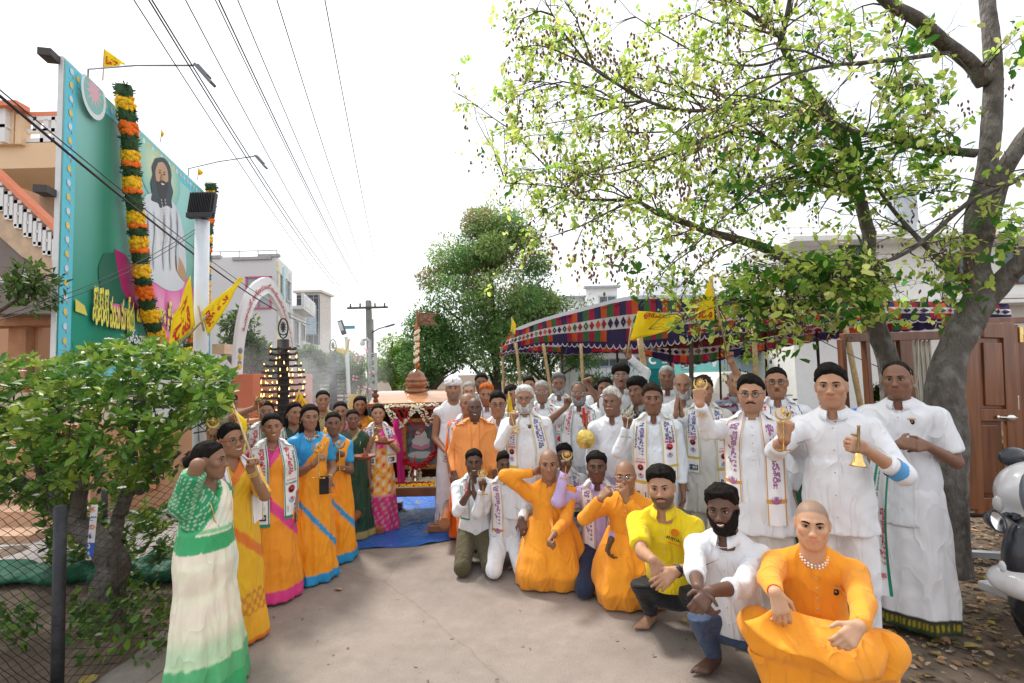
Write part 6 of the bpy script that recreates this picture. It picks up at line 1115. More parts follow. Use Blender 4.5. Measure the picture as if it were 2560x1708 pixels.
for i,(x0,x1,yb) in enumerate(((150,420,840),(180,400,800),(215,350,800),(140,240,750))): string('rose_string',[sz_(x0,670,6.32),sz_(x0+(x1-x0)*.25,yb-55,6.31),sz_((x0+x1)/2,yb,6.30),sz_(x1-(x1-x0)*.2,yb-60,6.31),sz_(x1,660,6.32)],.014,ROSE,seed=i+12)
# framed picture: white robed seated figure on a pink flower (kept generic)
pf=empty('framed_picture',SH+np.array([.0,-.02,.0]),0,'gilt framed blue-grey picture of a white robed figure standing in the shrine','picture'); PO=np.array([0,-.02,0])
a=sz_(192,735,6.58);b=sz_(440,1060,6.58); cx_=(a[0]+b[0])/2; w_=b[0]-a[0]; cz_=(a[2]+b[2])/2; h_=a[2]-b[2]; GF=mat('gilt',(.50,.25,.07),rough=.35,metal=.7,var=.35,vs=40,bump=1,bs=90)
for (x,z,ww,hh) in ((cx_,a[2]-.03,w_,.06),(cx_,b[2]+.03,w_,.06),(a[0]+.03,cz_,.06,h_-.12),(b[0]-.03,cz_,.06,h_-.12)): MB().box((x,0,z),(ww,.05,hh)).build('frame_bar',GF,pf,bevel=.012)
mb=MB(); n1,n2=14,18; V=[];C=[]; rg=np.random.RandomState(5)
for i in range(n1):
    for j in range(n2): u,v_=i/(n1-1),j/(n2-1); V.append((a[0]+.05+(w_-.10)*u,-.0,b[2]+.05+(h_-.10)*v_)); C.append(np.array((.10,.15,.17))*(.5+.8*rg.rand())+np.array((.05,.09,.10))*(v_<.35))
mb.add(V,gridF(n1,n2),0,np.array(C)); pic=mb.build('picture_print',PRT,pf)
def pe(cx2,cz2,rx,rz,c,y): t=np.linspace(0,2*np.pi,18)[:-1]; m_=MB(); m_.add([(cx_+cx2*w_+rx*w_*math.cos(q),y,cz_+cz2*h_+rz*h_*math.sin(q)*(1+.12*math.sin(q*7))) for q in t],[tuple(range(17))],0,np.array(c,float)); m_.build('figure_print',PRT,pic)
pe(0,-.22,.36,.07,(.50,.55,.55),-.004); pe(0,-.03,.25,.09,(.55,.22,.32),-.006); pe(0,.12,.16,.17,(.60,.62,.62),-.008); pe(0,.05,.24,.09,(.55,.56,.58),-.010); pe(0,.30,.12,.08,(.16,.16,.15),-.012); pe(0,.28,.05,.045,(.30,.18,.12),-.014)
string('rose_garland',[sz_(205,960,6.40),sz_(215,1000,6.36),sz_(270,1045,6.30),sz_(340,1030,6.30),sz_(400,960,6.34),sz_(430,870,6.45)],.040,ROSE,seed=30)
# flower bed
rg=np.random.RandomState(15); mb=MB(); n=1900
for i in range(n):
    x=rg.uniform(-.46,.46); y=rg.uniform(-.40,-.08); t=(y+.40)/.32
    if t<.42: m_=1 if (rg.rand()<.85) else 2
    else: m_=0
    if abs(y+.30)<.03 and abs(x)<.25: m_=2
    if m_==1 and abs(x+.08)<.1: m_=3
    r_=.013 if m_==0 else .020; V_,F_=lathe([(.5,-.3),(1,.1),(.4,.7)],5); mb.add(V_*r_+np.array([x,y,fl_z+.045+.035*t+rg.rand()*.01]),F_,m_)
fb_=mb.build('flower_bed',[JAS,GCOL['y'],ROSE,mat('turmeric',(.80,.52,.05),rough=.8)],sh_); fb_['kind']='stuff'
mb=MB(); mb.box((0,-.22,fl_z+.040),(.90,.40,.012)); mb.build('tray_cloth',mat('cloth_cream',(.7,.68,.6)),sh_)
idl=empty('small_idol',SH+np.array([.03,-.20,fl_z+.07]),0,'small silver idol with a red plume wrapped in jasmine on the flower bed','idol'); mb=MB(); mb.lathe([(.05,0),(.045,.02),(.03,.03),(.045,.06),(.05,.09),(.03,.12),(.032,.14),(.022,.17),(.004,.19)],n=14); mb.build('figure',SILVER,idl,smooth=True)
mb=MB(); mb.lathe([(.018,.15),(.022,.19),(.012,.25),(.002,.32)],n=8); mb.build('plume',mat('plume_red',(.6,.02,.02),rough=.6),idl,smooth=True); string('jasmine_wrap',[(-.05,-.01,.0),(-.07,-.02,.08),(-.045,-.02,.17),(0,-.02,.19),(.045,-.02,.17),(.07,-.02,.08),(.05,-.01,0)],.020,JAS,seed=40,par=idl)
o=empty('pillow_bundle',SH+np.array([.50,-.1,.52]),0,'dark red cloth bundle beside the framed picture','bundle'); mb=MB(); mb.ball((0,0,.02),(.06,.12,.09),12); mb.build('cloth_roll',mat('maroon',(.16,.006,.02),rough=.8,var=.2),o,smooth=True)
# blue tarpaulin
TB=mat('tarp_blue'); poly=[G(876,1366),G(905,1330),G(1000,1362),G(1140,1330),G(1190,1322),G(1200,1240),(1.0,8.0,0),(-3.2,8.0,0),G(880,1290)]
mb=MB(); V=[];nx_,ny_=40,26; x0,x1=-3.0,1.0; 
for i in range(nx_):
    for j in range(ny_):
        u,v_=i/(nx_-1),j/(ny_-1); xn=-1.92+u*(1.62); yn=5.32+.46*u+ .05*math.sin(u*9); xf=-2.6+u*2.6; yf=7.9; x=xn+(xf-xn)*v_; y=yn+(yf-yn)*v_; V.append((x,y,.012+.010*math.sin(x*9+y*4)*math.sin(y*7)+.006*math.sin(x*23+y*11)))
mb.add(V,gridF(nx_,ny_)); o=mb.build('blue_tarpaulin',mat('tarp_sheet',(.022,.13,.50),rough=.38,var=.15,vs=4,bump=.6,bs=14,wr=.8,wrs=5),smooth=True); tag(o,'bright blue plastic sheet spread under the wooden shrine','tarpaulin')
# ================================================================ people
SKIN=mat('skin',attr=True,rough=.52,var=.06,vs=25,bump=.12,bs=180,spec=.45)
for n_ in SKIN.node_tree.nodes:
    if n_.type=='BSDF_PRINCIPLED': n_.inputs['Subsurface Weight'].default_value=.06; n_.inputs['Subsurface Scale'].default_value=.02
HAIRM=lambda c: mat('hair_%d'%int(sum(c)*1000),c,rough=.75,var=.4,vs=45,bump=.35,bs=160,stretch=(1,1,.3),spec=.07)
EYEW=mat('eye_white',(.62,.58,.54),rough=.25,var=0); EYED=mat('iris',(.015,.009,.006),rough=.15,var=0); LASH=mat('lash',(.008,.006,.005),rough=.7,var=0)
TEETH=mat('teeth',(.72,.69,.62),rough=.3,var=0)
BLACKP=mat('black_frame',(.02,.02,.022),rough=.3,var=0); LENS=mat('lens',(.5,.55,.6),rough=.05,var=0)
for n_ in LENS.node_tree.nodes:
    if n_.type=='BSDF_PRINCIPLED': n_.inputs['Alpha'].default_value=.07
RED=mat('red_thread',(.5,.02,.02),rough=.8,var=.1); PEARL=mat('pearl',(.8,.77,.7),rough=.25,var=0); TILAK=mat('tilak',(.75,.25,.06),rough=.7,var=0); BINDI=mat('bindi',(.45,.02,.02),rough=.6,var=0)
SK={'l':(.54,.31,.19),'m':(.42,.225,.135),'b':(.32,.162,.094),'d':(.205,.100,.060),'k':(.120,.060,.040),'f':(.58,.37,.26)}
def head_vol(vox,sp):
    fem=sp['sex']=='f'; fat=sp.get('fat',0); v=Vol((-.1,-.13,-.21),(.1,.135,.14),vox)
    rr=np.random.RandomState(sp['seed']+50); q1,q2,q3,q4,q5=[float(x) for x in rr.uniform(-1,1,5)]; sp['_q']=(q1,q2,q3,q4,q5)
    v.ell((0,-.012,.036),(.077+.002*q2,.095,.086),.03); v.ell((0,.018,-.018),(.061+.004*fat+.0035*q1,.072,.088),.03); v.ell((0,.012,-.052),(.0535+.006*fat-(.004 if fem else 0)+.004*q3,.060,.050),.03)
    skull=v.D.copy()
    cj=.044 if not fem else .037
    v.cap((cj,.0,-.052),(.012,.058,-.092),.019+.004*fat,.019,.03); v.cap((-cj,.0,-.052),(-.012,.058,-.092),.019+.004*fat,.019,.03)
    v.ell((0,.066+.002*q4,-.094),(.021+.003*q1,.017,.019),.02)
    for s in (1,-1):
        v.ell((s*.040,.058,-.014),(.026,.024,.022),.02)
        v.cap((s*.013,.080,.030),(s*.043,.069,.028),.011,.009,.014)
        v.ell((s*.031,.093,.010),(.016,.017,.010),.012,sub=True)
        v.ell((s*.031,.066,.010),(.0155,.0155,.0135),.006)
        v.ell((s*.078,-.008,.0),(.008,.019,.031),.008,Rm=rotz(s*.35)); v.ell((s*.086,-.004,.004),(.005,.010,.018),.005,sub=True)
        v.ell((s*(.0125+.0015*q5),.098,-.030),(.0085+.0012*q5,.010,.0075),.006)
    v.cap((0,.082,.022),(0,.104+.002*q2,-.024),.0075,.0112,.014); v.ell((0,.107+.003*q2,-.027-.002*q3),(.0105+.0015*q5,.009,.009),.008)
    sm=sp.get('smile',0); mw=.021+.005*sm
    v.ell((0,.070,-.058),(.034,.024,.026),.02)
    for s in (1,-1):
        v.cap((0,.0925,-.0535),(s*mw,.080,-.056+.006*sm),.0048,.003,.005); v.cap((0,.0915,-.063),(s*mw*.9,.080,-.058+.005*sm),.0062,.003,.005)
    if sp.get('mouth')=='open': v.ell((0,.095,-.060),(.017,.022,.013),.005,sub=True)
    nr=(.047 if fem else .058)+.004*fat
    v.cap((0,-.022,-.055),(0,-.040,-.20),nr,nr+.006,.03)
    return v,skull
def hairline(kind,Y,Z,X):
    tb={'short':([-.1,-.03,.008,.022,.05,.07,.1],[-.075,-.055,-.006,.030,.062,.076,.084]),
        'female':([-.1,-.03,.008,.030,.055,.07,.1],[-.09,-.07,.0,.035,.064,.078,.084]),
        'fringe':([-.1,-.03,.010,.035,.06,.1],[-.085,-.065,-.015,.028,.056,.064]),
        'receding':([-.1,-.03,.012,.03,.05,.1],[-.075,-.055,-.01,.055,.12,.15]),
        'sides':([-.1,-.02,.012,.03,.04,.1],[-.075,-.055,-.01,.06,.2,.2])}[kind]
    return np.interp(Y,tb[0],tb[1])
def hair_mesh(sp,v,skull,hc):
    kind=sp['hair']; X,Y,Z=v.xyz(); X=X+0*Y+0*Z; Y=Y+0*X; Z=Z+0*X
    rg=np.random.RandomState(sp['seed']); p=rg.rand(6)*6
    nz_=np.sin(X*90+p[0]+Z*40)*np.sin(Y*80+p[1]+X*30)*np.sin(Z*70+p[2])
    hl={'pomp':'short','bun':'female','long':'female','braid':'female','puff':'fringe','crop':'short','receding':'receding','sides':'sides','side':'short','fringe':'fringe'}.get(kind,'short')
    line=hairline(hl,Y,Z,X)
    top=np.clip((Z-.03)/.08,0,1)
    th={'crop':.004,'receding':.006,'sides':.006,'short':.009,'side':.010,'fringe':.012,'puff':.018,'pomp':.010,'bun':.009,'long':.011,'braid':.010}[kind]
    t=th+top*{'crop':.004,'receding':.004,'sides':0,'short':.011,'side':.012,'fringe':.012,'puff':.022,'pomp':.022,'bun':.004,'long':.006,'braid':.005}[kind]
    if kind=='pomp': t=t+.014*np.clip((Y-.02)/.06,0,1)*top
    if kind=='side': t=t+.006*np.sin(X*30+1)*top
    if kind in('bun','long','braid'): t=t-.006*np.exp(-(X/.005)**2)*top*(Y>0)
    t=t*np.where(Z<.02,.6,1)
    t=t+.004*nz_*(.5 if kind in('bun','braid','crop') else 1)
    reg=(line-Z)+.004*nz_
    if kind=='receding': reg=np.minimum(np.where(np.abs(X)<.035,np.maximum(reg,0.09-Z),reg),1)
    ear=np.sqrt(((Y+.004)/.030)**2+((Z-.001)/.036)**2)
    if kind!='long': reg=np.where(np.abs(X)>.058,np.maximum(reg,(1-ear)*.03),reg)
    t=t*np.clip((Z-line+.004)/.028,.12,1)*np.where((Y<0)&(Z<0),1.0,1)
    Dh=smax(skull-t,reg,.006)
    if kind=='sides': Dh=np.maximum(Dh,Z-.075-.0*Y)
    if kind=='sides': Dh=np.maximum(Dh,(.05-np.abs(X))*(Y>-.04))
    vv=Vol((-.1,-.13,-.21),(.1,.135,.14),v.h); 
    pad=Vol((-.13,-.20,-.40 if kind=='long' else -.23),(.13,.155,.175),v.h)
    # regrid onto the larger volume (same spacing)
    i0=[int(round((v.o[i]-pad.o[i])/v.h)) for i in range(3)]; pad.o=np.array([v.o[i]-i0[i]*v.h for i in range(3)]); pad.ax=[pad.o[i]+np.arange(pad.n[i])*v.h for i in range(3)]
    sl=tuple(slice(i0[i],i0[i]+Dh.shape[i]) for i in range(3)); tmp=pad.D[sl]; pad.D[sl]=Dh[:tmp.shape[0],:tmp.shape[1],:tmp.shape[2]]
    if kind=='bun': pad.ell((0,-.125,-.005),(.045,.036,.042),.015)
    if kind=='braid': pad.cap((0,-.10,-.03),(.02,-.12,-.20),.030,.022,.02)
    if kind=='long':
        for s in (1,-1): pad.cap((s*.062,-.035,-.01),(s*.088,-.02,-.30),.030,.026,.03)
        pad.cap((0,-.09,-.02),(0,-.10,-.32),.055,.05,.03)
    pad.wrinkle(.0022,110,sp['seed'],(1,1,.3)); (hl!='female' and kind!='crop') and pad.wrinkle(.0042,62,sp['seed']+1,(1,1,.8))
    return sdmesh('hair',pad,[HAIRM(hc)])
def build_head(sp,root,Hc,Rh,hs,vox):
    """returns body arrays (V,F,C) in the person's frame"""
    v,skull=head_vol(vox/hs,sp); V,F=v.get(); base=np.array(SK[sp['skin']]) if isinstance(sp['skin'],str) else np.array(sp['skin'])
    X,Y,Z=V.T; C=np.tile(base,(len(V),1))
    g=lambda cx,cy,cz,s:np.exp(-(((X-cx)**2+(Y-cy)**2+(Z-cz)**2)/s**2))
    sm=sp.get('smile',0)
    lip=np.clip(1.6*np.exp(-((Z+.0585-.35*sm*np.abs(X)*.6)/.0075)**4)*np.exp(-(np.abs(X)/(.024+.004*sm))**6)*(Y>.075),0,1)[:,None]
    lc=base*np.array([.92,.68,.66])+np.array([.03,.004,.004]); C=C*(1-lip)+lc*lip
    ck=(g(.045,.07,-.015,.02)+g(-.045,.07,-.015,.02)+g(0,.11,-.025,.012))[:,None]; C=C*(1+ck*np.array([.18,.05,.03]))
    ey=(np.exp(-((np.abs(X)-.031)**2/.017**2+(Z-.008)**2/.013**2))*(Y>.05))[:,None]; C=C*(1-.28*ey)
    hc=sp.get('hc',(.012,.010,.009)); 
    if sp.get('beardline',0):   # close shaven shadow
        bl=(np.clip((-.03-Z)/.02,0,1)*(Z>-.125)*np.clip((Y-.0)/.03,0,1))[:,None]*sp['beardline']*(1-lip); C=C*(1-bl)+np.array(sp.get('bc',hc))*bl
    if sp['hair']=='shaved':
        line=hairline('short',Y,Z,X); q=np.clip((Z-line)/.012,0,1)[:,None]*sp.get('stub',.35)*(np.abs(X)<.0765)[:,None]; C=C*(1-q)+np.array((.09,.085,.08))*q
    if sp.get('hair') in('sides','receding','bald'): pass
    tr=lambda A:(np.asarray(A)*hs)@Rh.T+Hc
    def child(name,mb,mats,smooth=True):
        for i in range(len(mb.V)): mb.V[i]=tr(mb.V[i])
        return mb.build(name,mats,root,smooth=smooth)
    fy=lambda x,z:(v.front(x,z) or .08)
    # eyes
    for s in (1,-1):
        mb=MB(); cx=.0312*s; cz=.0095; W=.0150; H=(.0062 if not sm else .0050)*sp.get('eyeo',1); us=np.linspace(-1,1,9); vs_=np.linspace(-1,1,5); gr=[]
        yc=fy(cx,cz)
        for u in us:
            for q in vs_:
                hh=H*(1-u*u)**.6; gr.append((cx+u*W,yc-.0065*u*u+.0012-.0015*abs(q),cz+q*hh+.0012*s*u*.5))
        mb.add(gr,gridF(9,5) if s>0 else gridF(9,5),0)
        a=np.linspace(0,2*np.pi,10,endpoint=False); ix=cx+sp.get('gaze',0)*.005; r=.0063
        mb.add([(ix+r*np.cos(t),yc+.0018,cz+.0008+min(r,H*1.02)*np.sin(t)) for t in a],[tuple(range(9,-1,-1))],1)
        lw=.0021; mb.tube([(cx+u*W*1.05,yc-.0065*u*u+.0022,cz+H*(1-u*u)**.6+.0012*s*u*.5+.0006) for u in np.linspace(-1,1,9)],[.0010,lw,lw,.0010],5,2)
        mb.tube([(cx+u*W,yc-.0065*u*u+.0018,cz-H*(1-u*u)**.6) for u in np.linspace(-1,1,7)],.0008,4,2)
        child('eye',mb,[EYEW,EYED,LASH])
        mb=MB(); bw=sp.get('brow',1.)*(1+.2*sp['_q'][3])*(.7 if sp['sex']=='f' else 1)
        pts=[]
        for u in np.linspace(0,1,7):
            x=(.013+.037*u)*s; z=.0275+.007*math.sin(u*2.2)-.003*u; pts.append((x,fy(x,z)+.0004,z))
        mb.tube(pts,[.0030*bw,.0036*bw,.0032*bw,.0014*bw],6,0,flat=(1,1)); child('eyebrow',mb,[HAIRM(sp.get('browc',hc))])
    if sp.get('nostril',1):
        pass
    if sm>=1:
        mb=MB(); W=.017+.003*sm; gr=[]
        for u in np.linspace(-1,1,9):
            for q in (0,1): x=u*W; zc=-.0565+.0075*(u*u)*.8*sm*.6; gr.append((x,fy(x,zc-.002)+.0012-.002*u*u,zc-(.0075*(1-.6*u*u))*q+.001))
        mb.add(gr,gridF(9,2),0); child('teeth',mb,[TEETH])
    if sp.get('bindi'):
        mb=MB(); z=.042; r_=.004 if sp['sex']=='f' else .0032; a=np.linspace(0,2*np.pi,8,endpoint=False); hh=r_*(2.4 if sp['bindi']=='tilak' else 1)
        mb.add([(r_*np.cos(t),fy(0,z)+.0016,z+hh*np.sin(t)) for t in a],[tuple(range(8))]); mb.ball((0,fy(0,z),z),(r_,.0015,hh),8); child('bindi',mb,[TILAK if sp['bindi']=='tilak' else BINDI])
    mo=sp.get('mou',0); bc=sp.get('bc',hc)
    if mo:
        vm=Vol((-.05,.04,-.08),(.05,.125,-.02),v.h)
        for s in (1,-1): vm.cap((s*.006,fy(0,-.044)-.002,-.0445),(s*.028,fy(s*.028,-.052)-.002,-.053),.0062*mo,.0042*mo,.003)
        vm.wrinkle(.001,300,3); me=sdmesh('moustache',vm,[HAIRM(bc)]); n=len(me.vertices); A=np.empty(n*3); me.vertices.foreach_get('co',A); me.vertices.foreach_set('co',tr(A.reshape(-1,3)).ravel()); link('moustache',me,root)
    if sp.get('beard'):
        bt=sp['beard']; X3,Y3,Z3=v.xyz(); X3=X3+0*Y3+0*Z3; Y3=Y3+0*X3; Z3=Z3+0*X3
        top_=np.interp(np.abs(X3),[0,.016,.03,.05,.07],[-.072,-.068,-.045,-.034,.01]); nn=.003*np.sin(X3*120)*np.sin(Z3*110+Y3*90)
        Dv=smax(v.D-(bt+nn),Z3-top_,.006); Dv=np.maximum(Dv,.004-Y3); Dv=np.maximum(Dv,-.122-bt*1.2-Z3)
        vb=Vol((0,0,0),(.01,.01,.01),v.h); vb.D=Dv.astype(np.float32); vb.o=v.o; vb.n=v.n; vb.ax=v.ax
        if bt>.012: vb.ell((0,.062,-.112),(.034,.026,.028),.015)
        me=sdmesh('beard',vb,[HAIRM(bc)]); n=len(me.vertices); A=np.empty(n*3); me.vertices.foreach_get('co',A); me.vertices.foreach_set('co',tr(A.reshape(-1,3)).ravel()); link('beard',me,root)
    if sp['hair'] not in('shaved','bald','turban'):
        me=hair_mesh(sp,v,skull,hc); n=len(me.vertices); A=np.empty(n*3); me.vertices.foreach_get('co',A); me.vertices.foreach_set('co',tr(A.reshape(-1,3)).ravel()); link('hair',me,root)
    if sp['hair']=='turban':
        vt=Vol((-.13,-.15,.0),(.13,.14,.2),v.h); vt.ell((0,-.005,.085),(.100,.112,.062),.02); vt.ell((0,.02,.062),(.088,.085,.035),.02); vt.ell((0,-.02,.135),(.06,.07,.035),.02)
        X3,Y3,Z3=vt.xyz(); vt.D+= (.0035*np.sin((Z3+.55*X3+.2*Y3)*150)).astype(np.float32); vt.plane((0,0,.045),(0,-.35,-1),.01)
        me=sdmesh('turban',vt,[CLOTH('w')]); n=len(me.vertices); A=np.empty(n*3); me.vertices.foreach_get('co',A); me.vertices.foreach_set('co',tr(A.reshape(-1,3)).ravel()); tb=link('turban',me,root)
        mb=MB(); mb.tube([(.0,.105,.07),(.002,.112,.10),(.004,.095,.135)],[.005,.006,.004],6); child('turban_stripe',mb,[GOLD])
    gl=sp.get('glasses')
    if gl:
        mb=MB(); gy=.104
        for s in (1,-1):
            a=np.linspace(0,2*np.pi,15); c0=(s*.033,gy-.004,.006); rx,rz=(.0215,.0165)
            mb.tube([(c0[0]+rx*np.cos(t)*1.0,c0[1]-.006*(np.cos(t)*s>0)*np.cos(t)*s,c0[2]+rz*np.sin(t)*(1 if np.sin(t)<0 else .85)) for t in a],.0013 if gl!='thick' else .0022,5,0,cap=False)
            mb.tube([(s*.054,gy-.009,.012),(s*.076,.07,.014),(s*.082,0,.012)],.0016,5,0)
            aa=a[:-1]; mb.add([(c0[0]+rx*.96*np.cos(t),c0[1]-.002,c0[2]+rz*.92*np.sin(t)) for t in aa],[tuple(range(13,-1,-1))],1)
        mb.tube([(.0115,gy-.001,.010),(0,gy+.002,.013),(-.0115,gy-.001,.010)],.0013,5,0)
        child('glasses',mb,[SILVER if gl=='thin' else (BLACKP if gl!='red' else BLACKP),LENS])
        if gl=='red':
            mb=MB(); [mb.tube([(s*.050,gy-.006,.013),(s*.076,.07,.015),(s*.083,0,.013)],.0024,5,0) for s in (1,-1)]; child('glasses_temple',mb,[RED])
    if sp['sex']=='f' or sp.get('earring'):
        for s in (1,-1):
            mb=MB(); mb.ball((s*.084,-.002,-.034),.0042,8); mb.ball((s*.085,-.002,-.044),.0032,6); child('earring',mb,[GOLD])
    return tr(V),F,C
HANDS={'relaxed':(22,28,18),'open':(4,5,4),'fist':(78,95,55),'grip':(62,78,45),'loose':(35,45,25),'pray':(3,3,3),'point':(70,95,50)}
def add_hand(v,W,fd,pn,side,s,kind,k):
    fd=nrm(fd); pn=nrm(np.asarray(pn)-fd*np.dot(pn,fd)); lat=np.cross(fd,pn)*(1 if side=='R' else -1)   # towards the thumb
    c=HANDS[kind]; off=(.030,.010,-.010,-.028); L=((.044,.026,.020),(.048,.030,.021),(.044,.028,.020),(.034,.021,.018)); r=.0098*s
    for i in range(4):
        v.cap(W+lat*off[i]*.45*s,W+fd*.083*s+lat*off[i]*s,.0135*s,.0125*s,.010*s)
        p=W+fd*(.083-.004*abs(i-1))*s+lat*off[i]*s; ang=0; d=fd
        ci=c if not(kind=='point' and i==0) else (4,5,4)
        for j in range(3):
            ang+=R(ci[j]+ (2*i if kind in('relaxed','loose') else 0)); d=fd*math.cos(ang)+pn*math.sin(ang)
            if kind in('open','relaxed'): d=nrm(d+lat*(.10-.07*i))
            q=p+d*L[i][j]*s; v.cap(p,q,r*(1-.07*j),r*(.93-.07*j),.0035*s); p=q
    tb=W+fd*.022*s+lat*.026*s
    if kind in('fist','grip','point'): t1=nrm(fd*.75+lat*.35+pn*.55); t2=nrm(fd*.35-lat*.65+pn*.55)
    elif kind=='pray': t1=nrm(fd+lat*.35); t2=nrm(fd+lat*.1)
    else: t1=nrm(fd*.75+lat*.65+pn*.25); t2=nrm(fd*.9+lat*.2+pn*.3)
    m=tb+t1*.048*s; v.cap(W+lat*.012*s,tb,.0145*s,.0135*s,.01*s); v.cap(tb,m,.0135*s,.0105*s,.006*s); v.cap(m,m+t2*.034*s,.0105*s,.0085*s,.004*s)
    return W+fd*.075*s+pn*.022*s     # centre of the grip
def ik(S,T,L1,L2,hint):
    S=np.array(S,float);T=np.array(T,float); d=T-S; n=np.linalg.norm(d); 
    if n>(L1+L2)*.995: T=S+d/n*(L1+L2)*.995; d=T-S; n=np.linalg.norm(d)
    if n<abs(L1-L2)+.03: T=S+d/(n+1e-9)*(abs(L1-L2)+.03); d=T-S; n=np.linalg.norm(d)
    u=d/n; a=(L1*L1-L2*L2+n*n)/(2*n); h=math.sqrt(max(L1*L1-a*a,0)); hv=nrm(np.array(hint)-u*np.dot(hint,u)); return S+u*a+hv*h,T
_CL={}
def CLOTH(code):
    T={'w':((.73,.745,.78),),'w2':((.66,.65,.62),),'wb':((.70,.76,.84),),'or':((.86,.33,.028),),'or2':((.90,.34,.10),),'or3':((.85,.15,.015),),'ye':((.82,.62,.02),),'li':((.50,.40,.68),),'bk':((.015,.015,.018),),'nv':((.025,.035,.075),),'jean':((.055,.085,.16),),'ol':((.085,.072,.038),),'dk':((.06,.065,.055),),'gr':((.02,.09,.06),),'kh':((.75,.74,.71),)}
    c=T[code][0]; return mat('cloth_'+code,c,rough=.85,var=.05,vs=7,bump=.15,bs=700,sheen=.12,spec=.2,wr=1.0 if code not in('bk','nv') else .6,wrs=7)
CLC=mat('cloth_colour',attr=True,rough=.8,var=.04,vs=7,bump=.15,bs=700,sheen=.1,spec=.25,wr=.8,wrs=7)
SILK=mat('silk_colour',attr=True,rough=.5,var=.05,vs=8,bump=.15,bs=900,sheen=.1,spec=.4,wr=.9,wrs=7)
PEOPLE={}
def person(key,x,top,chin,d,sex='m',pose='stand',yaw=0,head=(0,0,0),skin='b',hair='short',top_g='shirt',tc_='w',bot=('trouser','w'),sleeve='long',R_=None,L_=None,label='',group=None,fat=0,lean=0,hem=None,collar='shirt',cat='man',kneel_yaw=0,neckline=0,extra=None,ground=0,feet=True,scarf=None,sarc=None,lateral=0,hs=None,**kw):
    sp=dict(sex=sex,skin=skin,hair=hair,fat=fat,seed=abs(hash_(key))%1000,**kw); rg=np.random.RandomState(sp['seed'])
    hs_=((chin-top)*d/1280*1.0)/.235; hs_=min(max(hs_,.86),1.10) if hs is None else hs
    if sex=='f': hs_=min(hs_,.98)
    Wt=P(x,top,d); y0=math.atan2(-Wt.x,Wt.y)+R(yaw); a=math.pi+y0; M=rotz(a); iM=M.T
    zt=Wt.z-ground; s=(zt/(1.70 if sex=='m' else 1.62)+hs_)/2 if pose=='stand' else hs_
    if pose=='stand': s=min(max(s,.88),1.1)
    thick={'turban':.030,'puff':.034,'pomp':.03,'short':.018,'side':.02,'fringe':.022,'bun':.010,'long':.013,'braid':.012,'crop':.006}.get(hair,.0)
    vd=d
    vh=max(.0029,(.00125 if vd<4.3 else .0017)*vd); vc=max(.0080,.0037*vd); va=max(.0045,.0024*vd)
    Rh=rotz(R(head[0]))@rotx(R(head[1]))@roty(R(head[2]))
    # head top in the local frame: forward offset from the pelvis by pose
    fwd={'stand':.015,'kneel':.06,'squat':.02}[pose]+lean*.35
    Htop=np.array([lateral,fwd,zt-thick*hs_]); Hc=Htop-np.array([0,0,.119*hs_]); 
    base=np.array([Wt.x,Wt.y,ground])-M@np.array([lateral,fwd,0]); 
    root=empty('person',base,a,label,cat,group)
    toL=lambda p: iM@(np.array(tuple(p))-base)
    nb=Hc+np.array([0,-.045,-.150])*hs_-np.array([0,.02*lean,0])      # base of the neck
    nb[2]=Hc[2]-.150*hs_
    pz={'stand':.535*zt,'kneel':.29,'squat':.27}[pose]
    pel=np.array([0,-.01 if pose!='squat' else -.16,pz]); 
    if pose=='squat': pel=np.array([0,-.12,.27])
    sw=(.168 if sex=='m' else .142)*s*(1+.10*fat); up=nrm(nb-pel); sr=.055*s
    sh={q:nb+np.array([sg*sw,-.005,-.092*s]) for q,sg in (('R',1),('L',-1))}
    spn=lambda t:pel+(nb-pel)*t
    L1,L2=.285*s,.25*s
    arms={}
    for q,sg,A in (('R',1,R_),('L',-1,L_)):
        A=dict(A or {}); 
        if 't' in A: px,py,dd=A['t']; T=toL(P(px,py,d+dd))
        elif 'l' in A: T=np.array(A['l'],float)*s+ (np.array([0,0,0]) if not A.get('rel') else sh[q])
        else:
            T=sh[q]+np.array([sg*.045,.06,-.52*s]) if pose=='stand' else pel+np.array([sg*.16,.38,.12])
        hint=A.get('e',(sg*.5,-.8,-.6))
        if 'ew' in A: hint=iM@np.array(A['ew'],float)
        if 'fdw' in A: A['fd']=iM@np.array(A['fdw'],float)
        if 'pnw' in A: A['pn']=iM@np.array(A['pnw'],float)
        E,T=ik(sh[q],T,L1,L2,hint); fdv=A.get('fd'); fdv=nrm(T-E) if fdv is None else nrm(fdv)
        pn=A.get('pn',(-sg*.9,.2,.1) if 't' not in A and 'l' not in A else (0,.5,-.5)); arms[q]=(E,T,fdv,np.array(pn,float),A.get('h','relaxed'))
    # -------- clothes
    white=tc_ in('w','w2','wb','kh')
    slv=sleeve if isinstance(sleeve,dict) else {'R':sleeve,'L':sleeve}
    allp=[nb,pel]+[arms[q][0] for q in 'RL']+[arms[q][1] for q in 'RL']+list(sh.values()); lo=np.min(allp,0)-.24; hi=np.max(allp,0)+.22
    hemz={'shirt':.50*zt,'kurta':.36*zt,'none':pel[2]-.1}.get(top_g,.5*zt) if pose=='stand' else (.17 if top_g!='robe' else .12)
    if hem is not None: hemz=hem
    lo[2]=min(lo[2],hemz-.03) if pose=='stand' else .0
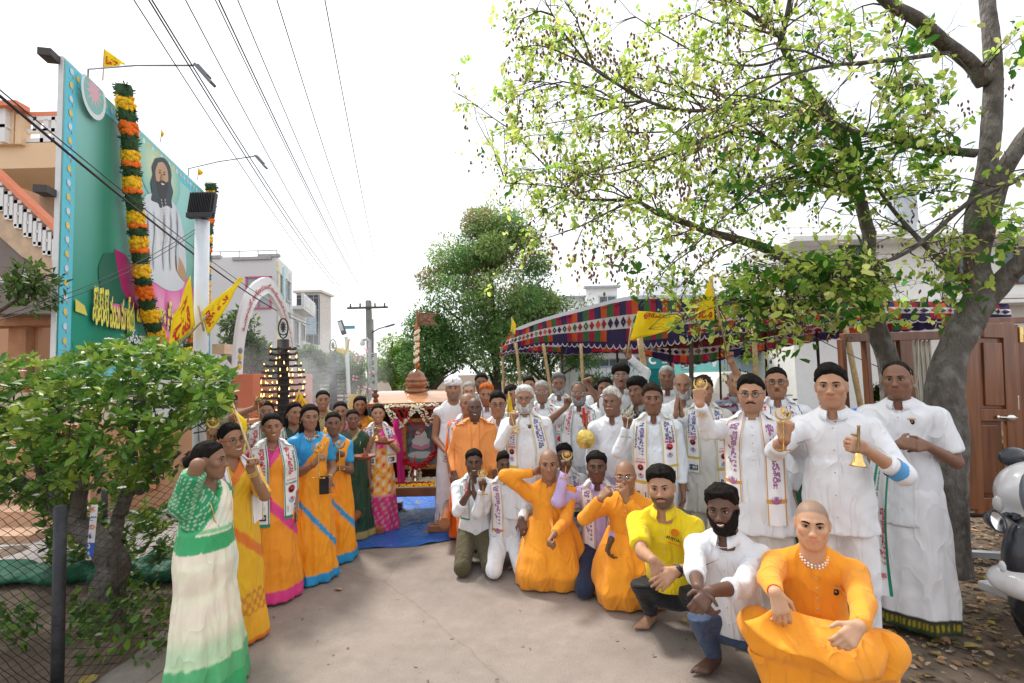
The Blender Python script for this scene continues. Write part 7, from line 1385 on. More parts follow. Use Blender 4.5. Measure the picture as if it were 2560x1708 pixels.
    def torso(v,infl=0,low=True):
        f=1+.14*fat
        v.ell(spn(.72),(.150*s*f+infl,.102*s*f+infl,.17*s),.05); v.ell(spn(.36)+np.array([0,.012*fat,0]),(.138*s*f*(.92 if sex=='f' else 1)+infl,.102*s*(1+.3*fat)+infl,.17*s),.06)
        v.cap(sh['R'],sh['L'],sr+infl*.6,None,.05); v.cap(nb+np.array([0,0,.005]),(sh['R']+nb)/2+[0,0,.012],.056*s,.048*s,.04); v.cap(nb+np.array([0,0,.005]),(sh['L']+nb)/2+[0,0,.012],.056*s,.048*s,.04)
        if sex=='f':
            for g_ in (1,-1): v.ell(spn(.68)+np.array([g_*.062*s,.075*s,0]),(.058*s,.055*s,.06*s),.035)
        if low: v.ell(spn(.04),(.160*s*f+infl,.118*s*f+infl,.15*s),.06)
    vt=Vol(lo,hi,vc); 
    bare=top_g=='bare'
    torso(vt,.006)
    if top_g=='shirt' and pose=='stand':
        vt.skirt([(hemz,0,.0,.185*s*(1+.12*fat),.135*s*(1+.2*fat)),(pel[2]+.12,pel[0],pel[1],.168*s*(1+.13*fat),.125*s*(1+.2*fat)),(spn(.45)[2],*spn(.45)[:2],.146*s*(1+.13*fat),.108*s*(1+.22*fat))],(4,.009),.04,sp['seed'])
    elif top_g=='kurta' and pose=='stand':
        vt.skirt([(hemz,0,.0,.225*s*(1+.12*fat),.16*s*(1+.15*fat)),(pel[2]+.05,pel[0],pel[1],.182*s*(1+.13*fat),.132*s*(1+.2*fat)),(spn(.5)[2],*spn(.5)[:2],.148*s*(1+.13*fat),.108*s*(1+.22*fat))],(5,.016),.04,sp['seed'])
    elif pose!='stand':
        vt.cap(spn(.1),spn(.5),.135*s*(1+.14*fat),.12*s*(1+.14*fat),.05)
    bottoms_cut=[]
    for q,sg in (('R',1),('L',-1)):
        E,T,_,_,_=arms[q]; sl=slv[q]; S=sh[q]; fsl=(1+.12*fat)
        if sl in('long','roll'):
            T2=E+(T-E)*(.93 if sl=='long' else .42); vt.cap(S,E,.066*s*fsl,.052*s*fsl,.035); vt.cap(E,T2,.053*s*fsl,.040*s if sl=='long' else .047*s,.02)
            if sl=='roll':
                for o_ in (0,.035): m_=E+(T-E)*(.42-o_); vt.cap(m_,m_-(T-E)*.05,.051*s,.051*s,.004)
        elif sl=='short':
            m=S+(E-S)*.72; vt.cap(S,m,.068*s*fsl,.066*s*fsl,.035)
        elif sl=='half': m=S+(E-S)*.98; vt.cap(S,m,.062*s*fsl,.054*s*fsl,.035)
        if sl in('long','roll','short','half') and vd<6.5:
            n_=nrm((T-E) if sl in('long','roll') else (E-S)); pt=(E+(T-E)*(.96 if sl=='long' else .46)) if sl in('long','roll') else S+(E-S)*(.80 if sl=='short' else 1.04)
            bottoms_cut.append((pt,n_,.075*s))
    if kw.get('lap'):
        K=kw['legs']; 
        for q,sg in (('R',1),('L',-1)):
            kk=np.array(K[q][0]); vt.cap(pel+np.array([sg*.08,.05,.02]),kk+np.array([0,.0,.025]),.12*s,.088*s,.06)
        a_,b_=np.array(K['R'][0]),np.array(K['L'][0]); m_=(a_+b_)/2
        for z_ in np.arange(.02,.24,.03): vt.cap(a_+[-.04-z_*.15,.045,-z_],b_+[.04+z_*.15,.045,-z_],.016,None,.03)
        for f_ in (.25,.5,.75): vt.cap(pel+np.array([0,.12,.05]),a_+(b_-a_)*f_+np.array([0,.03,-.03]),.07,.028,.09)
        vt.cap(a_+[0,.03,-.02],b_+[0,.03,-.02],.035,None,.06); vt.cap(a_+[0,.06,-.06],b_+[0,.06,-.06],.02,None,.05)
    vt.wrinkle(.0040 if top_g!='blouse' else .0015,26,sp['seed'],(1,1,.7)); vt.wrinkle(.0022,55,sp['seed']+5,(1,1,.5))
    X3,Y3,Z3=vt.xyz()
    for pt,n_,rr in bottoms_cut:
        pl=(X3-pt[0])*n_[0]+(Y3-pt[1])*n_[1]+(Z3-pt[2])*n_[2]; dist=np.sqrt((X3-pt[0])**2+(Y3-pt[1])**2+(Z3-pt[2])**2)
        vt.D=np.where(dist<rr,np.maximum(vt.D,pl),vt.D).astype(np.float32)
    full=vt.D.copy()
    vt.cutz(hemz if top_g!='blouse' else spn(.42)[2],False)
    # neck opening
    nl=neckline or (.5 if collar=='shirt' else .25)
    if top_g in('blouse',): nl=1.0
    vt.ell(nb+np.array([0,.045*s,.045]),(.062*s,.078*s,.060+.03*nl),.008,sub=True)
    if collar=='shirt' or top_g=='polo': vt.ell(nb+np.array([0,.10*s,.0]),(.030*s,.06,.06+.02*nl),.006,sub=True)
    tcol=None
    if top_g!='bare':
        if callable(tc_): o=link({'blouse':'blouse'}.get(top_g,'shirt'),sdmesh('shirt',vt,[CLC if top_g!='blouse' else SILK],colr=lambda V:tc_(V,nb,s)),root)
        else: o=link({'shirt':'shirt','kurta':'kurta','robe':'kurta','polo':'shirt'}.get(top_g,'shirt'),sdmesh('shirt',vt,[CLOTH(tc_)]),root)
    info=dict(root=root,M=M,base=base,vt=vt,full=full,nb=nb,pel=pel,sh=sh,arms=arms,s=s,hs=hs_,zt=zt,d=d,spn=spn,Hc=Hc,Rh=Rh,sp=sp,hemz=hemz,toL=toL,pose=pose,torso=torso,tc=tc_)
    # -------- skin body
    hv,hf,hcx=build_head(sp,root,Hc,Rh,hs_,vh)
    bs_=np.array(SK[sp['skin']]) if isinstance(sp['skin'],str) else np.array(sp['skin'])
    ex=[]
    vb=Vol(nb+np.array([-.2,-.14,-.30]),nb+np.array([.2,.16,.06]),max(.016,vc)); 
    vb.ell(spn(.72)+[0,-.004,0],(.140*s,.090*s,.16*s),.03); vb.cap(sh['R']*.9+sh['L']*.1,sh['L']*.9+sh['R']*.1,.046*s,None,.04); vb.cap(nb,(sh['R']+nb)/2,.050*s,.042*s,.04); vb.cap(nb,(sh['L']+nb)/2,.050*s,.042*s,.04)
    bv,bf=vb.get(); ex.append((bv,bf.tolist(),bs_))
    grips={}
    for q,sg in (('R',1),('L',-1)):
        E,T,fdv,pn,hk=arms[q]; S=sh[q]; sl=slv[q]
        st={'long':E+(T-E)*.55,'roll':E,'short':S+(E-S)*.4,'half':S+(E-S)*.6,'none':S}[sl]
        pts=[S,E,T,st]; lo_=np.min([st,T] if sl=='long' else [st,E,T] if sl in('roll','short','half') else [S,E,T],0)-.075-.05; hi_=np.max([st,T] if sl=='long' else [st,E,T] if sl in('roll','short','half') else [S,E,T],0)+.075+.05
        ft=T+fdv*.19*s; lo_=np.minimum(lo_,ft-.05); hi_=np.maximum(hi_,ft+.05)
        vaq=va
        if np.prod(hi_-lo_)/vaq**3>2.2e6: vaq=(np.prod(hi_-lo_)/2.2e6)**(1/3)
        v=Vol(lo_,hi_,vaq)
        if sl in('short','none','half'): v.cap(S if sl=='none' else st,E,(.044 if sl!='half' else .042)*s*(1+.1*fat),.038*s*(1+.08*fat),.02)
        if sl=='long': v.cap(st,T,.033*s,.0255*s,.01)
        else: v.cap(E,E+(T-E)*.35,.0385*s,.0375*s,.01); v.cap(E+(T-E)*.35,T,.0375*s,.0265*s,.01)
        gp=add_hand(v,T,fdv,pn,q,s,hk,0); 
        V_,F_=v.get(); ex.append((V_,F_.tolist(),bs_)); grips[q]=(base+M@gp, M@fdv, M@nrm(np.cross(fdv,pn)), base+M@T, M@nrm(pn))
    info['grip']=grips
    # -------- legs
    kind,bc_=bot if bot else (None,None)
    ank={};kn={}
    for q,sg in (('R',1),('L',-1)):
        hip=pel+np.array([sg*.085*s,0,-.02])
        if pose=='stand': kn[q]=np.array([sg*.10*s,.03,.28*zt]); ank[q]=np.array([sg*.105*s,0,.075])
        elif pose=='kneel': kn[q]=np.array([sg*.125*s,(.40 if kind!='knrobe' else .24)*s,.085]); ank[q]=np.array([sg*.11*s,-.02,.07])
        else: kn[q]=np.array([sg*(.20+.05*kw.get('splay',0))*s,.27*s,.44*s]); ank[q]=np.array([sg*.14*s,.12,.075])
        if kw.get('legs') and q in kw['legs']: kn[q],ank[q]=[np.array(t,float) for t in kw['legs'][q]]
    if kind in('trouser','jeans'):
        lo_=np.min([pel,*kn.values(),*ank.values()],0)-.2; hi_=np.max([pel,*kn.values(),*ank.values()],0)+.2; lo_[2]=.0
        v=Vol(lo_,hi_,vc); v.ell(pel,(.155*s*(1+.1*fat),.118*s*(1+.1*fat),.13*s),.05)
        for q,sg in (('R',1),('L',-1)):
            hip=pel+np.array([sg*.08*s,0,-.03]); w_=1.0 if kind=='jeans' else 1.18
            v.cap(hip,kn[q],.088*s*w_,.066*s*w_,.04); v.cap(kn[q],ank[q]+[0,0,.01],.062*s*w_,.052*s*w_,.02)
        v.wrinkle(.004,28,sp['seed']+9); v.wrinkle(.002,70,sp['seed']+4); v.cutz(pel[2]+.10,True)
        if pose=='stand' or pose=='squat': v.cutz(.06,False)
        link('trousers',sdmesh('trousers',v,[CLOTH(bc_)]),root)
    elif kind=='knrobe':
        v=Vol((-.48,-.30,0),(.48,.62,.55),vc)
        v.skirt([(.01,0,.05,.28*s,.25*s),(.14,0,.08,.285*s,.28*s),(.28,0,.05,.27*s,.26*s),(.40,pel[0],pel[1]+.03,.235*s,.20*s),(.54,pel[0],pel[1],.17*s,.135*s)],(5,.036),.02,sp['seed'],tw=2)
        for q,sg in (('R',1),('L',-1)): v.cap(pel+np.array([sg*.08,0,-.02]),kn[q]+np.array([0,-.02,.05]),.095*s,.085*s,.05)
        v.wrinkle(.006,20,sp['seed'],(1,1,.5)); v.cutz(.008,False); link('robe_skirt',sdmesh('robe_skirt',v,[CLOTH(bc_)]),root)
    elif kind in('dhoti','skirt'):
        if pose=='stand':
            v=Vol((-.34*s,-.26*s,0),(.34*s,.28*s,pel[2]+.2),vc); z0=.03
            v.skirt([(z0,0,.01,.235*s,.165*s),(.45*zt*.6,0,.0,.225*s,.155*s),(pel[2]-.05,0,0,.185*s*(1+.1*fat),.138*s*(1+.1*fat)),(pel[2]+.16,pel[0],pel[1],.150*s,.115*s)],(6,.016),.02,sp['seed']); v.wrinkle(.004,22,sp['seed'],(1,1,.4))
            if callable(bc_): link('dhoti',sdmesh('dhoti',v,[CLC],colr=lambda V:bc_(V,s)),root)
            else: link('dhoti',sdmesh('dhoti',v,[CLOTH(bc_)]),root)
    info['kn']=kn; info['ank']=ank
    if feet:
        for q,sg in (('R',1),('L',-1)):
            A=ank[q]; fd2=np.array([sg*.25,1,0]) if pose!='kneel' else np.array([0,-1.,-.3]); fd2=nrm(fd2); lt=np.array([fd2[1],-fd2[0],0])
            v=Vol(np.minimum(A,A+fd2*.25)-.09,np.maximum(A,A+fd2*.25)+.09,max(.007,va*1.25)); H=A-fd2*.03; 
            v.cap(H+[0,0,.12],H+[0,0,-.03],.036*s,.034*s,.01)
            if pose=='kneel': v.cap(H,A+fd2*.16,.035*s,.022*s,.02)
            else:
                gz=.022; b0=np.array([H[0],H[1],gz+.012]); v.cap(H+[0,0,-.02],b0,.036*s,.034*s,.02); tip=b0+fd2*.165*s
                for i,o_ in enumerate((-.032,-.014,.002,.017,.030)):
                    oo=o_*(-sg); v.cap(b0+fd2*.02,tip+lt*oo*s-[0,0,.008]-fd2*.010*abs(i-1),.027*s,.014*s,.02); tp=tip+lt*oo*s*1.1-fd2*.012*(i if sg>0 else i)
                    v.cap(tp-[0,0,.010],tp+fd2*(.034-.003*i)*s-[0,0,.014],.0125*s-.0011*i,.0095*s-.0009*i,.004)
                v.cutz(.002,False)
            V_,F_=v.get(); ex.append((V_,F_.tolist(),bs_*.9))
    # thin hidden triangles added to tie the separate skin pieces together
    nodes=[(hv,0)]; off=len(hv); offs=[]
    for (v_,f_,c_) in ex: offs.append(off); off+=len(v_)
    def bridge(ia,ib):     # ia, ib: indices into [head]+ex
        Va=hv if ia==0 else ex[ia-1][0]; Vb=hv if ib==0 else ex[ib-1][0]; oa=0 if ia==0 else offs[ia-1]; ob=0 if ib==0 else offs[ib-1]
        ca=Vb.mean(0); p=np.argsort(((Va-ca)**2).sum(1))[:1]; q=np.argsort(((Vb-Va[p[0]])**2).sum(1))[:2]; return [[int(oa+p[0]),int(ob+q[0]),int(ob+q[1])]]
    br=[]
    for j in range(len(ex)): br+=bridge(0 if j==0 else 1,j+1)
    ex[-1]=(ex[-1][0],[list(f) for f in ex[-1][1]]+[[i-offs[-1] for i in t] for t in br],ex[-1][2])
    me=sdmesh('body',None,[SKIN],colr=lambda V:hcx,VF=(hv,hf),extra=ex); link('body',me,root)
    # -------- collar and placket
    def tube3(name,pts,r,m,n=6,mb=None):
        mb=mb or MB(); mb.tube(pts,r,n); return mb.build(name,m,root,smooth=True)
    if top_g in('shirt','polo','kurta','robe') and vd<8 and collar:
        mb=MB(); n=19; c0=nb+np.array([0,.012,.012]); rows=[]
        g0=R(20); an=np.linspace(g0,2*math.pi-g0,n)
        if collar=='shirt':
            prof=[(.060,.052,-.004),(.062,.056,.034),(.070,.064,.036),(.088,.080,-.004),(.086,.078,-.006)]
        else: prof=[(.061,.054,-.012),(.060,.053,.020),(.064,.057,.020),(.067,.060,-.012)]
        for a_ in an:
            fr=(math.cos(a_)+1)/2  # 1 at the front
            for i,(rx,ry,z) in enumerate(prof):
                zz=z*s-(.030 if collar=='shirt' and i>=3 else .012)*fr**3-.022*fr; e=.012*fr**6 if collar=='shirt' and i>=3 else 0
                rows.append(c0+np.array([math.sin(a_)*rx*s*1.02,math.cos(a_)*(ry*s+ .018*fr)+e,zz]))
        if collar!='round': mb.add(rows,gridF(n,len(prof)),0)
        mt=CLC if callable(tc_) else CLOTH(tc_)
        if callable(tc_) and mb.n: mb.C=[np.tile(np.array([.05,.05,.05]) if 'polo' in key else np.array(tc_(np.array(rows[:1]),nb,s)[0]),(len(rows),1))]
        if mb.n: mb.build('collar',mt,root,smooth=True)
        # placket and buttons
        mb=MB(); mbb=MB(); zz=np.linspace(nb[2]-.045,max(hemz+.02,nb[2]-(.30 if top_g!='shirt' else 1)),14); rows=[]
        for z in zz:
            for x_,l_ in ((-.017,-.002),(-.0165,.0035),(.0165,.0035),(.017,-.002)):
                y=vt.front(x_*s,z); y=(y if y is not None else (rows[-4][1] if len(rows)>=4 else nb[1]+.1)); rows.append(np.array([x_*s,y+l_,z]))
        mb.add(rows,gridF(14,4)); 
        if callable(tc_): mb.C=[np.tile(np.array(tc_(np.array(rows[:1]),nb,s)[0]),(len(rows),1))]
        mb.build('placket',mt,root,smooth=False)
        nbn=5
        for i in range(nbn):
            z=zz[0]-(i+.3)*(zz[0]-zz[-1])/nbn; y=vt.front(0,z)
            if y: mbb.ball((0,y+.005,z),(.0055,.0025,.0055),6)
        if mbb.n and vd<5.5: mbb.build('button',mat('button',(.6,.55,.5),rough=.3,var=0),root,smooth=True)
    if sex=='f' or kw.get('necklace'):
        pts=[]; 
        for a_ in np.linspace(0,2*math.pi,25):
            fr=(math.cos(a_)+1)/2; pts.append(nb+np.array([math.sin(a_)*.064*s,math.cos(a_)*.060*s+.020+.028*fr**2,.010-(.050)*fr**2]))
        nk=kw.get('necklace','gold'); mb=MB()
        if nk=='pearl': [mb.ball(p,.0062,6) for p in np.array(bez(pts,1))]+[mb.ball(p+np.array([0,.004,-.012]),.0055,6) for p in pts[:7]+pts[-7:]]; mb.build('necklace',PEARL,root,smooth=True)
        elif nk=='long':
            pts=[nb+np.array([math.sin(a_)*.085*s,0,0])+np.array([0,(.07+.05*((math.cos(a_)+1)/2)) if math.cos(a_)>-.2 else math.cos(a_)*.06,.015-.27*((math.cos(a_)+1)/2)**1.3]) for a_ in np.linspace(0,2*math.pi,29)]
            P2=[]
            for p in pts:
                y=vt.front(p[0],p[2]); P2.append(np.array([p[0],(y+.006) if (y is not None and p[1]>.06) else p[1],p[2]]))
            mb.tube(P2,.0028,5,cap=False); m_=P2[0]; mb.ball(m_+[0,.004,-.014],(.012,.004,.014),8); mb.build('necklace',GOLD if sex=='f' else mat('thread_neck',(.5,.4,.3),rough=.6),root,smooth=True)
        else: mb.tube(pts,.0022,5,cap=False); mb.build('necklace',{'gold':GOLD,'silver':SILVER,'red':RED}[nk],root,smooth=True)
    for q in 'RL':   # bangles and wrist threads
        b_=kw.get('wrist',{}).get(q); 
        if b_:
            E,T,fdv,pn,hk=arms[q]; u=nrm(T-E); e1=nrm(np.cross(u,[.3,.5,.8])); e2=np.cross(u,e1); 
            nn={'thread':1,'bangle':2,'watch':1,'bangles':4}[b_]; mb=MB()
            for i in range(nn):
                c=T-u*(.012+.010*i)*s; rr=(.031 if b_!='thread' else .0285)*s; mb.tube([c+rr*(math.cos(t)*e1+math.sin(t)*e2) for t in np.linspace(0,2*math.pi,17)],{'thread':.0028,'bangle':.0026,'watch':.006,'bangles':.0026}[b_],6,0,cap=False,flat=None)
            if b_=='watch': c=T-u*.012*s-nrm(pn)*.029*s; mb.ball(c,(.020,.012,.020),10); 
            mb.build({'thread':'wrist_thread','watch':'wrist_watch'}.get(b_,'bangle'),{'thread':RED,'bangle':GOLD,'bangles':GOLD,'watch':SILVER if not kw.get('dkwatch') else BLACKP}[b_],root,smooth=True)
    PEOPLE[key]=info
    return info
def hash_(k):
    h=7
    for ch in k: h=(h*31+ord(ch))%100003
    return h
# ================================================================ sarees, scarves, things held
def mixc(a,b,t): t=np.asarray(t)[:,None]; return np.asarray(a)*(1-t)+np.asarray(b)*t
def saree(I,main,border,bw=.05,hemw=.08,diag=None,pal=None,band=None,flare=1.0,custom=None,vox=None,name='saree',matl=None,lean=0):
    s=I['s']; pel=I['pel']; nb=I['nb']; spn=I['spn']; d=I['d']; zt=I['zt']
    h=vox or max(.0080,.0034*d)
    p0=nb+np.array([-.035*s,0,-.015]); n=nrm([.80,0,.60])
    wz=spn(.40)[2]
    v=Vol((-.36*s,-.30*s,0),(.36*s,.34*s,nb[2]+.06),h)
    I['torso'](v,.014); v.ell(spn(.60)+np.array([-.02,.03*s,0]),(.13*s,.10*s,.14*s),.04)
    X,Y,Z=v.xyz(); q=(X-p0[0])*n[0]+(Z-p0[2])*n[2]+Y*0; q=q+.006*np.sin(Z*45+X*20)
    v.D=(v.D+.0035*np.sin(q*2*math.pi/.038)*(Y>0)*(Z>wz)).astype(np.float32)   # pleats that run with the edge
    v.D=smax(v.D,q,.012).astype(np.float32)
    v.skirt([(.015,0,.01,.255*s*flare,.195*s*flare),(.12*zt,0,.01,.235*s*flare,.180*s*flare),(.42*zt,0,.0,.200*s,.155*s),(pel[2]-.02,0,0,.185*s*(1+.12*I['sp']['fat']),.145*s*(1+.15*I['sp']['fat'])),(wz,pel[0],pel[1],.148*s*(1+.12*I['sp']['fat']),.118*s*(1+.2*I['sp']['fat']))],(8,.017),.015,I['sp']['seed'],tw=5)
    v.wrinkle(.0035,24,I['sp']['seed']+2,(1,1,.45)); v.wrinkle(.0018,60,I['sp']['seed']+3,(1,1,.4))
    v.cutz(.012,False)
    def colr(V):
        x,y,z=V.T; C=np.tile(np.array(main,float),(len(V),1)); qq=(x-p0[0])*n[0]+(z-p0[2])*n[2]
        if custom: C=custom(V,C,s,zt,I)
        if pal is not None: C=mixc(C,pal,((z>wz)|(0>1))*1.)
        C=mixc(C,border,((qq>-bw)&(z>wz-.02))*1.)
        C=mixc(C,border,(z<hemw)*1.)
        if diag: 
            k,c0,wd=diag; dd=z-(c0*zt+k*(x)); C=mixc(C,border,((np.abs(dd)<wd)&(y>-.03)&(z<wz+.05))*1.)
        return C
    link(name,sdmesh(name,v,[matl or SILK],colr=colr),I['root']); I['sv']=v
WHC=mat('scarf_white',(.80,.79,.80),rough=.85,var=.03,bump=.15,bs=600,wr=.3,wrs=14)
GRN=mat('scarf_green',(.02,.26,.16),rough=.8,var=.05); GLD=mat('scarf_gold',(.58,.43,.08),rough=.6,var=.05); ORB=mat('scarf_brown',(.60,.30,.07),rough=.7,var=.05)
P_RED=mat('print_red',(.60,.025,.05),rough=.8,var=0); P_BLU=mat('print_blue',(.03,.05,.30),rough=.8,var=0); P_PUR=mat('print_purple',(.34,.10,.30),rough=.8,var=0); P_GRN=mat('print_green',(.02,.22,.14),rough=.8,var=0)
P_BLK=mat('print_black',(.015,.012,.012),rough=.8,var=0); P_SKN=mat('print_skin',(.40,.20,.12),rough=.8,var=0); P_LBL=mat('print_light_blue',(.12,.40,.75),rough=.8,var=0); P_WHT=mat('print_white',(.82,.82,.82),rough=.8,var=0); P_VIO=mat('print_violet',(.06,.04,.14),rough=.8,var=0); P_YEL=mat('print_yellow',(.85,.66,.05),rough=.8,var=0)
PM=[P_RED,P_BLU,P_PUR,P_GRN,P_BLK,P_SKN,P_LBL,P_WHT,P_VIO,P_YEL]
def scarf(I,style='green',zb=(.9,.9),w=.115,gap=(.05,.05),sides='RL',spread=(0,0),name='scarf'):
    s=I['s']; nb=I['nb']; vt=I['vt']; spn=I['spn']; fat=I['sp']['fat']; d=I['d']; vs=[vt]+([I['sv']] if 'sv' in I else [])
    us=np.array([0,.035,.10,.32,.5,.68,.90,.965,1.]); um=[7,8,7,7,7,7,8,7]
    root=I['root']; G_={}; mb=MB()
    bmat={'green':GRN,'gold':GLD,'brown':ORB,'blue':P_BLU,'plain':GLD}[style]
    for q,sg,k in (('R',1,0),('L',-1,1)):
        if q not in sides: continue
        rows=[]; 
        for a_ in np.linspace(math.pi,.75,9):     # round the back of the neck
            f=(math.cos(a_)+1)/2; si,co=math.sin(a_),math.cos(a_)
            inn=nb+np.array([sg*si*.062*s,co*.060*s+.012,.048*s-.012*f]); outp=nb+np.array([sg*si*(.062*s+w*.62),co*(.060*s+w*.45)+.005,.012*s+.006-.038*s*si])
            rows.append([inn+(outp-inn)*u+np.array([0,0,.018*math.sin(u*math.pi)]) for u in us])
        nA=len(rows)
        zt_,zb_=nb[2]-.005,zb[k]; n=26; zz=np.linspace(zt_,zb_,n); ys=[]
        for i,z in enumerate(zz):
            t=i/(n-1); med=(.046+ (gap[k]-.046)*min(1,t*3)+spread[k]*t)*1.0; r=[]
            for u in us:
                x=sg*(med+w*u*(.92+.08*min(1,t*4))); r.append((x,z-(.02*u if i<3 else 0)))
            ys.append(r)
        Y=np.full((n,len(us)),np.nan)
        cap_=lambda t,x:(spn(max(0,min(1,t)))[1]+(.112+.028)*s*(1+.3*fat)*math.sqrt(max(.15,1-(x/(.21*s))**2)))
        for i in range(n):
            for j in range(len(us)):
                x,z=ys[i][j]; f=[v_.front(x,z) for v_ in vs]; f=[q_ for q_ in f if q_ is not None]; f=max(f) if f else None
                tt=(z-I['pel'][2])/(nb[2]-I['pel'][2]); c=cap_(tt,x)+(.05 if tt<.1 else 0)
                Y[i,j]=min(f,c)+.007 if f is not None else (Y[i-1,j] if i else nb[1]+.06)
        Y0=Y.copy()
        for _ in range(3):
            Y[1:-1]=(Y[:-2]+Y[1:-1]*2+Y[2:])/4; Y[:,1:-1]=(Y[:,:-2]+Y[:,1:-1]*2+Y[:,2:])/4; Y=np.maximum(Y,Y0-.001)
        Y=Y+.003*np.sin(np.arange(len(us))[None,:]*1.4+np.arange(n)[:,None]*.15)
        fr=[[np.array([ys[i][j][0],Y[i,j],ys[i][j][1]]) for j in range(len(us))] for i in range(n)]
        rows+=fr; A=np.array(rows); nu=len(us); F=[];M=[]
        for i in range(len(A)-1):
            for j in range(nu-1):
                F.append((i*nu+j,(i+1)*nu+j,(i+1)*nu+j+1,i*nu+j+1) if sg>0 else (i*nu+j,i*nu+j+1,(i+1)*nu+j+1,(i+1)*nu+j)); m_=1 if um[j]==8 else 0
                if style in('gold','brown') and i in(len(A)-7,): m_=1
                if style=='green' and i==len(A)-2: m_=1
                M.append(m_)
        mb.add(A.reshape(-1,3),F,M); G_[q]=np.array(fr)
    o=mb.build(name,[WHC,bmat],root,smooth=True)
    if d>7: return o
    dec=MB()
    for q in G_:
        g=G_[q]; mid=g[:,4]; L=np.concatenate([[0],np.cumsum(np.linalg.norm(np.diff(mid,axis=0),axis=1))]); tot=L[-1]; sg=1 if q=='R' else -1
        def S(a,l,lift=.0045):
            i=np.interp(l,L,np.arange(len(L))); j=np.interp(a,us,np.arange(len(us))); i0=np.minimum(i.astype(int),len(L)-2); j0=np.minimum(j.astype(int),len(us)-2); fi=(i-i0)[:,None]; fj=(j-j0)[:,None]
            p=g[i0,j0]*(1-fi)*(1-fj)+g[i0+1,j0]*fi*(1-fj)+g[i0,j0+1]*(1-fi)*fj+g[i0+1,j0+1]*fi*fj
            p[:,1]+=lift; return p
        def vtxt(t,l0,l1,a0,a1,m):
            V,F=textmesh(t,.022); 
            if not len(V): return
            e=V.max(0); tx=V[:,0]/e[0]*(l1-l0); ty=V[:,1]/e[1]*(a1-a0)
            if q=='R': dec.add(S(a0+ty,l1-tx),F,m)
            else: dec.add(S(a0+ty,l0+tx),F,m)
        def htxt(t,lc,hh,a0,a1,m,lift=.0045):
            V,F=textmesh(t,.02); e=V.max(0); tx=V[:,0]/e[0]*(a1-a0); ty=V[:,1]/e[1]*hh
            dec.add(S(a1-tx if q=='R' else a0+tx,lc-ty,lift),F,m)
        def disc(ac,lc,r,m,lift,sa=1,sl=1,n=16,ph=0,star=0):
            t=np.linspace(0,2*np.pi,n,endpoint=False); rr=r*(1-star*(np.arange(n)%2)); dec.add(S(ac+rr*np.cos(t)*sa/w,lc+rr*np.sin(t)*sl,lift),[tuple(range(n))] if not star else [(i,(i+1)%n,(i+2)%n) for i in range(0,n,2)]+[tuple(range(1,n,2))],m)
        def ring(ac,lc,r0,r1,m,a0,a1,lift=.005,sh=0):
            t=np.linspace(a0,a1,15); o_=S(ac+r1*np.cos(t)/w,lc+r1*np.sin(t),lift); i_=S(ac+r0*np.cos(t)/w,lc+sh+r0*np.sin(t),lift); k=len(t); dec.add(np.vstack([o_,i_]),[(i,i+1,k+i+1,k+i) for i in range(k-1)],m)
        def portrait(lc,r=.031):
            disc(.5,lc,r,0,.0045); disc(.5,lc+r*.15,r*.72,4,.0052,.95,1.05); disc(.5,lc-r*.05,r*.28,5,.0060,.9,1.3); disc(.5,lc+r*.28,r*.20,4,.0066,1,.8)
        def suncres(lc,r=.030,mc=6,ms=0): ring(.5,lc,r*.86,r,mc,-.5,math.pi+.5,sh=-r*.30); disc(.5,lc-r*.18,r*.55,ms,.006,1,1,22,0,.5)
        def omo(lc,bx=8):
            a=np.array([.2,.8,.8,.2]); l=np.array([lc-.024,lc-.024,lc+.024,lc+.024]); dec.add(S(a,l,.0045),[(0,1,2,3)],bx)
            if style in('gold',): dec.add(S(a,np.array([lc+.012,lc+.012,lc+.024,lc+.024]),.0052),[(0,1,2,3)],3)
            htxt('OMO',lc+.012,.026,.24,.76,7,.006); htxt('•',lc-.014,.006,.47,.53,9,.006)
        if style=='green':
            vtxt('నమోమాతేజయః' if q=='R' else 'జైమాతేజసేశ్రీః',.02,min(.26,tot*.5),.20,.62,0); vtxt('Namo namonjayah' if q=='R' else 'Parabrahmah',.05,min(.24,tot*.45),.70,.86,3)
            if tot>.42: b=tot-.30; htxt('Aumanjayaa',b,.014,.18,.82,0); htxt('ఓమాంజయాః',b+.028,.020,.15,.85,3); portrait(b+.068); suncres(b+.150); omo(b+.225 if b+.25<tot else tot-.03)
        elif style=='gold':
            vtxt('నమోమాతేజయః శివ' if q=='R' else 'శ్రీమాతేజస్వినీశ్రీః',.02,min(.30,tot*.5),.25,.66,1); vtxt('Parabrahmah',.05,min(.24,tot*.4),.70,.84,1)
            if tot>.42: b=tot-.33; htxt('Aumanjayaa',b,.013,.2,.8,0); htxt('ఓమాంజయాః',b+.026,.020,.18,.82,0); portrait(b+.062,.026); suncres(b+.125,.024); omo(tot-.045)
        elif style=='brown':
            vtxt('నమోమాతేజయః శ్రీ' if q=='R' else 'జైమాతేజసేశ్రీః:',.03,tot*.66,.24,.74,2); suncres(tot*.76,.028,2,2)
        elif style=='blue': vtxt('జైమాతేజయః' if q=='R' else 'నమోమాతేజయః',.02,tot*.7,.25,.7,0 if q=='R' else 1)
        elif style=='plain': vtxt('నమోమాతేజయః',.04,tot*.6,.3,.6,2)
    if dec.n: dec.build('lettering',PM,o)['kind']='stuff'
    return o
